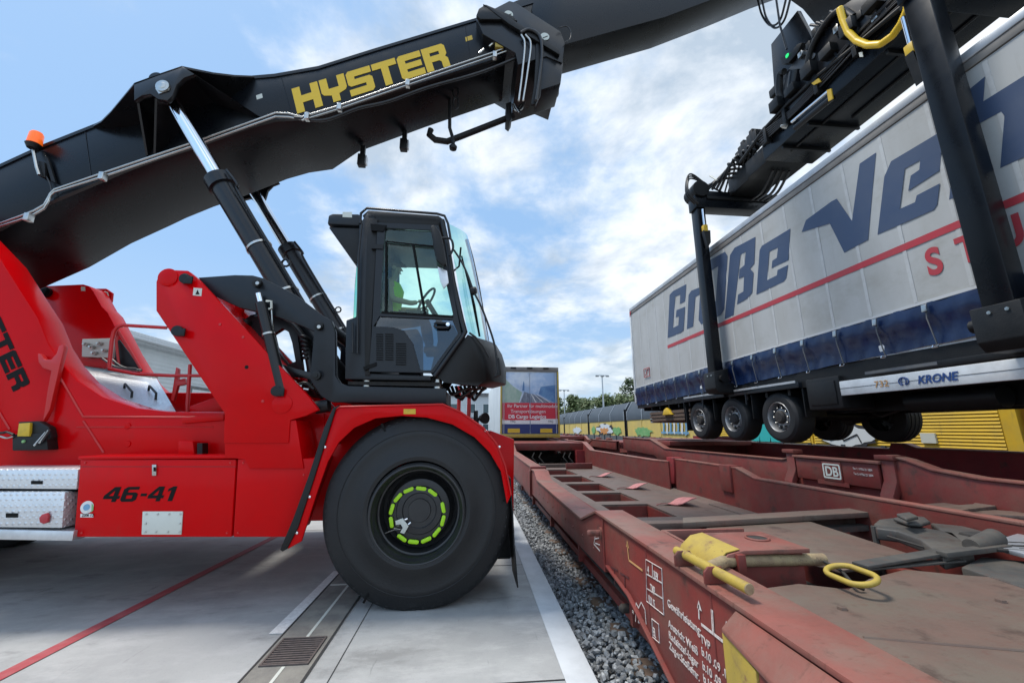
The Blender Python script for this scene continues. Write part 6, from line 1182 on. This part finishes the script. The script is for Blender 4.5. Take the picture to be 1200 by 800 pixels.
part('interior_handle', MB().tube(A([(449.5, 348), (449, 322), (451, 318), (455, 318), (455, 352)], Y=YC+.05), .012, 8), M['black_matt'], cab)
# windscreen with two edges, nose, bumper below
wn = A([(525, 262), (531, 300), (539, 345), (549, 392)], Y=YC+.03); wf = A([(547, 281), (553, 303), (560, 335), (572, 405)], Y=YC2)
mb = MB(); mid = [[a.lerp(b, f_)+Vector((.10*math.sin(f_*math.pi), 0, 0)) for a, b in zip(wn, wf)] for f_ in (0, .12, .3, .5, .7, .88, 1)]
vs = [p for r_ in mid for p in r_]; fs = [(i*4+j, i*4+j+1, (i+1)*4+j+1, (i+1)*4+j) for i in range(6) for j in range(3)]
part('windscreen', mb.add(vs, fs), M['glass_green'], cab, smooth=180)
part('front_pillar', MB().tube(A([(518, 258), (524, 285), (531, 330), (541, 375), (545, 389), (541, 396), (509, 441)], Y=YC-.03), .032, 10), M['black'], cab, smooth=80)
part('front_pillar', MB().tube(wf, .03, 8), M['black'], cab, smooth=60)
nn = A([(548, 392), (553, 395), (560, 406), (566, 422), (568, 446), (560, 452), (520, 448), (512, 440)], Y=YC); nf = A([(569, 403), (576, 408), (583, 420), (587, 436), (586, 452), (577, 455), (540, 452), (532, 440)], Y=YC2)
rg_ = []
for f_ in (0, .04, .15, .35, .6, .85, .97, 1):
    bul = .16*math.sin(f_*math.pi)**.7; rg_.append([a.lerp(b, f_)+Vector((bul*(1 if i in (1, 2, 3, 4) else .3), 0, 0)) for i, (a, b) in enumerate(zip(nn, nf))])
part('nose_shroud', MB().loft(rg_), M['black_matt'], cab, smooth=60)
part('nose_trim', MB().tube([a+Vector((.01, -.012, .01)) for a in A([(549, 391), (556, 396), (565, 407), (572, 420)], Y=YC)], .012, 6), M['black'], cab, smooth=60)
for k in range(7): part('under_hose', MB().hose(A([(524+k*5, 452), (530+k*5, 462+(k % 3)*3), (540+k*4, 458+(k % 2)*5), (552+k*3, 454)], Y=5.0+k*.08), .02, 6), M['hose'], cab, smooth=60)
part('cab_mount', MB().lathe(at(430, 452, Y=YC+.1), (0, 0, 1), [(-.05, .05), (.08, .05)], 14), M['zinc'], cab); part('cab_mount', MB().lathe(at(513, 453, Y=YC+.1), (0, 0, 1), [(-.05, .05), (.08, .05)], 14), M['zinc'], cab)
part('cab_underside', MB().prism([(p.x, YC+.05, p.z) for p in A([(406, 446), (515, 447), (515, 452), (406, 450)], Y=YC)], (0, 1.2, 0)), M['bogie'], cab)
# mirrors
mr_ = part('mirror', MB().plate([(505, 268), (509, 266), (516, 274), (519, 284), (523, 306), (524, 313), (519, 314), (512, 308), (508, 290)], -.07, Y=YC-.25), M['black_matt'], cab, bevel=.02)
part('mirror_glass', MB().plate([(513, 313), (524, 318), (526, 332), (520, 339), (516, 330)], -.02, Y=YC-.22), M['alu'], cab, bevel=.004)
part('mirror_arm', MB().hose(A([(516, 279), (528, 280), (531, 290), (527, 300)], Y=YC-.15), .014, 8), M['black'], cab, smooth=60)
ma = part('mirror', MB().lathe(at(554.5, 341, Y=YC-.1), (1, -.3, 0), [(-.02, 0), (-.02, .05), (.03, .05), (.04, .03), (.041, 0)], 16), M['black_matt'], cab)
part('mirror_arm', MB().hose(A([(532, 293), (541, 307), (548, 322), (555, 341), (566, 364), (578, 398), (582, 420), (584, 437)], Y=YC-.12), .012, 8), M['black'], cab, smooth=80)
part('mirror', MB().plate([(583, 420), (585, 418), (587.5, 439), (580, 442), (579, 440), (583, 437)], .06, Y=YC-.12), M['black_matt'], cab, bevel=.008)
wp = part('wiper', MB().tube([at(x, y, Y=YC+.28) for x, y in ((541, 300), (551, 340), (561, 390))], .010, 6), M['dark_letter'], cab); part('wiper_blade', MB().tube([at(x, y, Y=YC+.25) for x, y in ((548, 325), (556, 358), (562, 394))], .013, 6), M['dark_letter'], wp)
part('wiper', MB().tube([at(x, y, Y=YC+.1) for x, y in ((531, 318), (538, 312), (540, 290))], .012, 6), M['dark_letter'], cab)
# inside the cab
def ins(n_, px, y0_, dy, m, bev=.02): return cabprism(n_, px, y0_, dy, M[m], bev)
ins('seat_back', [(438, 306), (446, 306), (449, 330), (452, 372), (440, 374)], 5.02, .5, 'seat', .03); ins('seat_cushion', [(444, 378), (484, 374), (486, 386), (446, 388)], 5.02, .5, 'seat', .03); ins('headrest', [(440, 286), (447, 286), (448, 303), (441, 303)], 5.1, .34, 'seat', .02); ins('seat_base', [(458, 386), (486, 384), (486, 436), (458, 436)], 5.1, .36, 'seat', .02)
ins('rear_interior_wall', [(431, 262), (446, 262), (444, 440), (429, 440)], YC+.12, 1.2, 'seat', .0)
ins('armrest_console', [(470, 352), (498, 354), (498, 362), (470, 360)], 4.95, .1, 'seat', .01); ins('dashboard', [(508, 366), (530, 372), (540, 392), (516, 432), (500, 432), (510, 392)], 4.95, .8, 'seat', .02)
whl = at(500, 352, Y=5.25); part('steering_wheel', MB().tube([whl+Vector((.10*math.cos(k*.35), .19*math.sin(k*.35), .16*math.cos(k*.35))) for k in range(18)], .016, 8, close=True), M['black_matt'], cab, smooth=80); part('steering_column', MB().tube([whl, whl+Vector((.22, 0, -.35))], .035, 10), M['black_matt'], cab)
# ---- spreader
def sbox(n_, lo, hi, m='black', bev=.01, par=None): return part(n_, MB().box(lo, hi), M[m], par or rs, bevel=bev)
sp = sbox('spreader_beam', (5.80, 2.4, 7.08), (6.86, 6.65, 7.68), 'boom', .015)
sbox('telescopic_beam', (6.0, 1.8, 7.17), (6.74, 8.05, 7.60), 'black_matt'); 
sbox('beam_groove', (5.787, 2.4, 7.36), (5.799, 6.6, 7.40), 'dark_letter', 0, sp); sbox('beam_ledge', (5.76, 2.4, 7.60), (5.799, 6.65, 7.70), 'black_matt', .004, sp)
for k in range(2): part('slide_cylinder', MB().tube([(6.1+.4*k, 3.0+.2*k, 7.06), (6.1+.4*k, 6.3-.9*k, 7.06)], .02, 8), M['black_matt'], rs)
for yb_ in (3.31, 8.2): sbox('cross_beam', (5.12, yb_-.16, 6.84), (8.42, yb_+.16, 7.28), 'boom', .015); sbox('cross_beam_rib', (5.4, yb_-.20, 7.05), (8.1, yb_-.161, 7.12), 'black_matt', .004)
def garm(x, y, s_):
    c_ = MB().loft([[(x-.10, y-.12, 7.45), (x+.10, y-.12, 7.45), (x+.10, y+.14, 7.45), (x-.10, y+.14, 7.45)], [(x-.10, y-.12, 2.72), (x+.10, y-.12, 2.72), (x+.10, y+.14, 2.72), (x-.10, y+.14, 2.72)]])
    a_ = part('grapple_arm', c_, M['boom'], rs, bevel=.015)
    i_ = 1 if y < 5 else -1; yi = y+i_*.21
    part('grapple_shoe', MB().prism([(x-s_*.17, y-.2, 2.95), (x+s_*.15, y-.2, 3.02), (x+s_*.15, y-.2, 2.72), (x+s_*.62, y-.2, 2.60), (x+s_*.62, y-.2, 2.50), (x-s_*.10, y-.2, 2.50), (x-s_*.17, y-.2, 2.6)], (0, .4, 0)), M['black_matt'], a_, bevel=.012)
    part('shoe_hinge', MB().tube([(x-s_*.02, y-.28, 2.80), (x-s_*.02, y+.3, 2.80)], .07, 14), M['black_matt'], a_)
    for dz_ in (0, .14):
        part('shoe_bolt', MB().lathe((x-s_*.17, y-.1+dz_, 2.88), (-s_, 0, 0), [(0, .02), (.012, .018), (.013, 0)], 8), M['zinc'], a_)
    part('tilt_rod', MB().tube([(x-s_*.02, yi, 6.75), (x-s_*.02, yi, 6.32)], .03, 12), M['chrome'], a_); part('rod_clevis', MB().box((x-s_*.02-.05, yi-.05, 6.18), (x-s_*.02+.05, yi+.05, 6.34)), M['yellow'], a_, bevel=.01); part('clevis_bracket', MB().prism([(x-.08, yi-.045, 6.2), (x+.08, yi-.045, 6.2), (x+.06, yi-.045, 5.9), (x-.02, yi-.045, 5.78)], (0, .095, 0)), M['black_matt'], a_)
    part('arm_knuckle', MB().lathe((x, y-.22, 7.3), (0, 1, 0), [(0, .0), (0, .2), (.44, .2), (.44, 0)], 20), M['black_matt'], a_)
    for k in range(3): part('arm_hose', MB().hose([(x-s_*.1, y-.2+.05*k, 6.9), (x-s_*.32, y-.2+.05*k, 7.2), (x-s_*.18, y-.1, 7.62+.06*k), (x+s_*.3, y, 7.55), (x+s_*.7, y, 7.35)], .02, 6), M['hose'], a_, smooth=80)
for yb_ in (3.31, 8.2): garm(5.26, yb_, 1); garm(8.28, yb_, -1)
g2 = random.Random(4)
for k_ in range(5):
    z_ = 7.42+.05*k_; part('hydraulic_hose', MB().hose([(5.74-.01*k_, 6.6, z_), (5.72, 5.8, z_-.05-.02*k_), (5.73, 5.0, z_-.02), (5.70, 4.3, z_+.03*(k_ % 2)), (5.72, 3.4, z_)], .018, 6), M['hose'], rs, smooth=80)
for y_ in (3.0, 3.8, 4.5, 5.2, 5.9, 6.4): part('beam_bracket', MB().box((5.68, y_-.03, 7.30), (5.785, y_+.04, 7.66)), M['black_matt'], rs, bevel=.006)
for y_ in (3.4, 4.2, 5.6, 6.2): part('beam_stiffener', MB().box((5.83, y_-.02, 7.02), (6.83, y_+.02, 7.078)), M['black_matt'], rs)
for k_ in range(6): part('junction_box', MB().box((5.60, 4.0+k_*.38, 7.70), (5.78, 4.22+k_*.38, 7.86+.06*(k_ % 2))), M['black_matt'], rs, bevel=.01)
# rotator, head and side frames
hd = part('boom_head', MB().prism(A([(935, -110), (949, -53), (976, -34), (995, -12), (1012, 10), (1045, 24), (1090, 10), (1190, -60)], Y=5.86), (0, .8, 0)), M['black'], rs, bevel=.03)
part('rotator', MB().lathe((6.45, 5.9, 7.70), (0, 0, 1), [(0, .0), (0, .55), (.18, .55), (.2, .45), (.5, .42), (.55, .5), (.75, .5), (.76, 0)], 40), M['black_matt'], rs)
part('damping_frame', MB().box((6.0, 5.3, 8.44), (7.0, 6.5, 8.62)), M['black_matt'], rs, bevel=.02)
for x_ in (6.05, 6.85): part('head_plate', MB().prism([(x_, 5.4, 8.62), (x_, 6.4, 8.62), (x_, 6.3, 9.6), (x_, 5.6, 9.6)], (.08, 0, 0)), M['black'], rs, bevel=.01)
XP = 5.74
cpl = part('carriage_plate', MB().plate([(912, 128), (922, 84), (948, 50), (980, 12), (1010, -8), (1040, 0), (1024, 34), (985, 70), (955, 98), (928, 128)], .06, X=XP), M['black'], rs, bevel=.008)
part('carriage_rib', MB().tube(A([(972, 52), (982, 68)], X=XP-.02), .02, 6), M['grey'], cpl); part('carriage_arch', MB().hose(A([(944, 92), (950, 60), (966, 30), (984, 12), (1000, 20)], X=XP-.05), .05, 8), M['black_matt'], cpl, smooth=60)
part('guide_rail', MB().tube(A([(868, 190), (895, 152), (925, 120), (960, 88), (1000, 56), (1060, 6)], X=XP-.03), .035, 8), M['black_matt'], rs)
part('inspection_plate', MB().lathe(at(953, 66, X=XP-.01), (-1, 0, 0), [(0, .045), (.012, .045), (.013, 0)], 20), M['alu'], cpl)
a, b = at(928, 143, X=XP-.08), at(972, 106, X=XP-.08); part('shift_rod', MB().tube([a, b], .026, 12), M['chrome'], rs); part('shift_barrel', MB().tube([at(932, 150, X=XP-.05), at(976, 114, X=XP-.05)], .05, 14), M['black'], rs)
part('yellow_flag', MB().plate([(970, 106), (975, 104), (977, 116), (972, 119)], -.02, X=XP-.1), M['yellow'], rs); part('yellow_flag', MB().plate([(952, 98), (960, 92), (963, 96), (955, 100)], -.02, X=XP-.05), M['yellow'], rs)
part('tag_plate', MB().plate([(1007, 62), (1011, 61), (1012, 67), (1008, 67)], -.01, X=XP-.06), M['cream'], rs); part('valve', MB().lathe(at(921, 148, X=XP-.05), (-1, 0, 0), [(0, .05), (.06, .04), (.1, .02), (.11, 0)], 12), M['zinc'], rs)
lb_ = part('signal_lamp_box', MB().plate([(914, 68), (926, 62), (934, 52), (940, 50), (934, 62), (924, 74), (916, 76)], .14, X=5.7), M['black_matt'], rs, bevel=.01); part('green_lamp', MB().lathe(at(922.5, 65.5, X=5.69), (-1, 0, 0), [(0, .04), (.012, .03), (.013, 0)], 16), M['green_lamp'], lb_)
part('protective_bow', MB().hose(A([(919, 84), (914, 88), (913, 108), (917, 118)], X=5.75), .06, 10), M['black_matt'], rs, smooth=60); part('filter_can', MB().tube(A([(932, 84), (928, 112)], X=5.72), .10, 18), M['black'], rs)
part('hanging_rod', MB().tube(A([(908, -12), (914, 30), (922, 58)], X=5.7), .018, 8), M['black'], rs)
for dx_, dy_ in ((0, 0), (5, 3)): part('hydraulic_hose', MB().hose(A([(888+dx_, 0), (893+dx_, 18+dy_), (903+dx_, 30+dy_), (914+dx_, 24), (922+dx_, -4)], X=5.75), .020, 6), M['hose'], rs, smooth=80)
yh = A([(984, 10), (988, 24), (994, 38), (1004, 48), (1017, 53), (1032, 52), (1046, 42), (1056, 28), (1063, 12), (1066, -8)], X=5.62); mb = MB(); pts = []; rad = []
for i in range(len(yh)-1):
    for k in range(12): pts.append(yh[i].lerp(yh[i+1], k/12)); rad.append(.044+.005*(k % 2))
part('yellow_hose', mb.tube(pts, rad, 14), M['hose_yellow'] if 'hose_yellow' in M else M['letter_yellow'], rs, smooth=80)
g_ = random.Random(11)
for k in range(12):
    a = at(950+k*7+g_.uniform(-3, 3), 30+g_.uniform(-14, 10)-k*1.5, X=5.95); b = at(985+k*7, 6+g_.uniform(-8, 8), X=6.15); m_ = a.lerp(b, .5)+Vector((-.06, 0, -.16-.04*(k % 3))); part('hydraulic_hose', MB().hose([a, m_, b], .024, 6), M['hose'], rs, smooth=80)
for k in range(10):
    p = at(935+k*11+g_.uniform(-4, 4), 52-k*4+g_.uniform(-10, 12), X=5.72); part('valve', MB().box(p+Vector((-.03, -.04, -.05)), p+Vector((.05, .05, .05+.02*(k % 3)))), M['black_matt'] if k % 4 else M['zinc'], rs, bevel=.008)
vbk = at(862, 190, X=6.0); 
for k in range(7):
    p = at(866+k*3.4, 186-k*4.2, X=5.95); part('valve_bank', MB().box(p+Vector((-.05, -.06, -.14)), p+Vector((.16, .05, .16+.05*(k % 3)))), M['black_matt'], rs, bevel=.012)
for k in range(6): p = at(862+k*6, 196-k*5, X=5.9); part('hydraulic_hose', MB().hose([p, p+Vector((-.1, .1, .16)), p+Vector((.1, .35, .1)), p+Vector((.2, .9, -.35))], .022, 6), M['hose'], rs, smooth=80)
part('white_tube', MB().tube(A([(832, 206), (840, 211)], X=5.5), .02, 8), M['cream'], rs)
for k in range(6): part('hydraulic_hose', MB().hose([(5.3+.1*k, 8.1, 7.35), (5.9, 8.0-.1*k, 7.6+.05*k), (6.3, 7.4, 7.35+.04*k), (6.3, 6.9, 7.3)], .03, 8), M['hose'], rs, smooth=80)
for k in range(4): part('hydraulic_hose', MB().hose([(6.2+.12*k, 6.9, 7.08), (6.3+.12*k, 7.4, 6.9), (6.4+.12*k, 7.9, 7.0)], .028, 8), M['hose'], rs, smooth=80)
sbox('end_gusset', (5.9, 6.66, 7.12), (6.8, 7.3, 7.5), 'black_matt')
# ================================================================== DRIVER
def skin_body(name, joints, edges, m, parent=None, sub=2):
    me = bpy.data.meshes.new(name); me.from_pydata([j[0] for j in joints], edges, []); o = link(bpy.data.objects.new(name, me))
    sk = o.modifiers.new('s', 'SKIN'); sk.use_smooth_shade = True
    for i, j in enumerate(joints): me.skin_vertices[0].data[i].radius = (j[1], j[1])
    me.skin_vertices[0].data[0].use_root = True
    ss_ = o.modifiers.new('d', 'SUBSURF'); ss_.levels = ss_.render_levels = sub
    dg_ = bpy.context.evaluated_depsgraph_get(); dg_.update(); m2 = bpy.data.meshes.new_from_object(o.evaluated_get(dg_)); o.modifiers.clear(); o.data = m2; m2.materials.clear(); m2.materials.append(m); m2.shade_smooth()
    if parent is not None: o.parent = parent
    return o
hip = at(453, 375, Y=5.27); hx, hz = hip.x, hip.z
J = [((0, 0, 0), .13), ((.02, 0, .22), .13), ((.03, 0, .42), .14), ((.03, 0, .52), .075), ((.05, 0, .60), .055), ((.07, 0, .69), .085), ((.075, 0, .77), .085),
     ((.03, -.19, .46), .06), ((.10, -.24, .22), .045), ((.34, -.20, .18), .034), ((.03, .19, .46), .06), ((.10, .24, .22), .045), ((.34, .18, .20), .034),
     ((.08, -.10, -.01), .095), ((.50, -.12, .04), .07), ((.58, -.12, -.38), .05), ((.70, -.12, -.42), .04), ((.08, .10, -.01), .095), ((.50, .12, .04), .07), ((.58, .12, -.38), .05), ((.70, .12, -.42), .04),
     ((.42, -.19, .20), .030), ((.42, .17, .22), .030)]
Eg = [(0, 1), (1, 2), (2, 3), (3, 4), (4, 5), (5, 6), (2, 7), (7, 8), (8, 9), (2, 10), (10, 11), (11, 12), (0, 13), (13, 14), (14, 15), (15, 16), (0, 17), (17, 18), (18, 19), (19, 20), (9, 21), (12, 22)]
per = skin_body('person', [((a, b, c), r) for (a, b, c), r in J], Eg, M['skin']); per.location = (hx, 5.27, hz); LOC[per.name] = Vector(per.location)
tag(per, 'driver with dark cap and yellow hi-vis vest sitting inside the black cab', 'person')
def pp_(x, y, z): return Vector((hx+x, 5.27+y, hz+z))
part('cap', MB().lathe(pp_(.06, 0, .775), (0, 0, 1), [(0, .10), (.03, .10), (.07, .08), (.095, .0)], 20).prism([pp_(.10, -.07, .775), pp_(.21, -.05, .765), pp_(.21, .05, .765), pp_(.10, .07, .775)], (0, 0, .012)), M['cloth'], per, smooth=60)
part('nose', MB().loft([[pp_(.145, -.012, .70), pp_(.145, .012, .70), pp_(.18, .0, .69)], [pp_(.145, -.006, .74), pp_(.145, .006, .74), pp_(.15, 0, .74)]]), M['skin'], per)
for s_ in (-1, 1): part('eye', MB().lathe(pp_(.142, s_*.034, .73), (1, 0, 0), [(0, .012), (.006, .008), (.007, 0)], 10), M['dark_letter'], per); part('ear', MB().lathe(pp_(.07, s_*.082, .71), (0, s_, 0), [(0, .03), (.012, .028), (.015, 0)], 12), M['skin'], per)
part('mouth', MB().box(pp_(.140, -.022, .655), pp_(.150, .022, .663)), M['redprint'], per)
part('hair', MB().lathe(pp_(.045, 0, .69), (0, 0, 1), [(0, .07), (.03, .092), (.09, .098), (.10, .0)], 18), M['hair'], per, smooth=60)
vst = [( .01, .155, .13, -.02), (.02, .165, .15, .2), (.03, .175, .19, .40), (.035, .12, .15, .50)]
part('hi_vis_vest', MB().loft([[pp_(cx_+a*math.cos(k*.393), b*math.sin(k*.393), z) for k in range(16)] for cx_, a, b, z in vst]), M['hivis'], per, smooth=60)
tr_ = skin_body('trousers', [((0, 0, 0), .14), ((.08, -.10, -.01), .105), ((.50, -.12, .04), .08), ((.57, -.12, -.34), .062), ((.08, .10, -.01), .105), ((.50, .12, .04), .08), ((.57, .12, -.34), .062)], [(0, 1), (1, 2), (2, 3), (0, 4), (4, 5), (5, 6)], M['cloth'], per)
for s_ in (-1, 1):
    part('boot', MB().box(pp_(.52, s_*.12-.05, -.46), pp_(.78, s_*.12+.05, -.37)), M['hair'], per, bevel=.02)
    for f_ in range(4):
        y_ = s_*.19-.03+f_*.02-(.0 if s_ < 0 else .02); part('finger', MB().tube([pp_(.43, y_, .21), pp_(.49, y_, .225-.002*f_), pp_(.515, y_, .20), pp_(.50, y_, .175)], [.011, .010, .009, .007], 8), M['skin'], per, smooth=80)
    part('thumb', MB().tube([pp_(.41, s_*.15, .215), pp_(.45, s_*.13, .23), pp_(.48, s_*.13, .225)], [.012, .011, .008], 8), M['skin'], per, smooth=80)
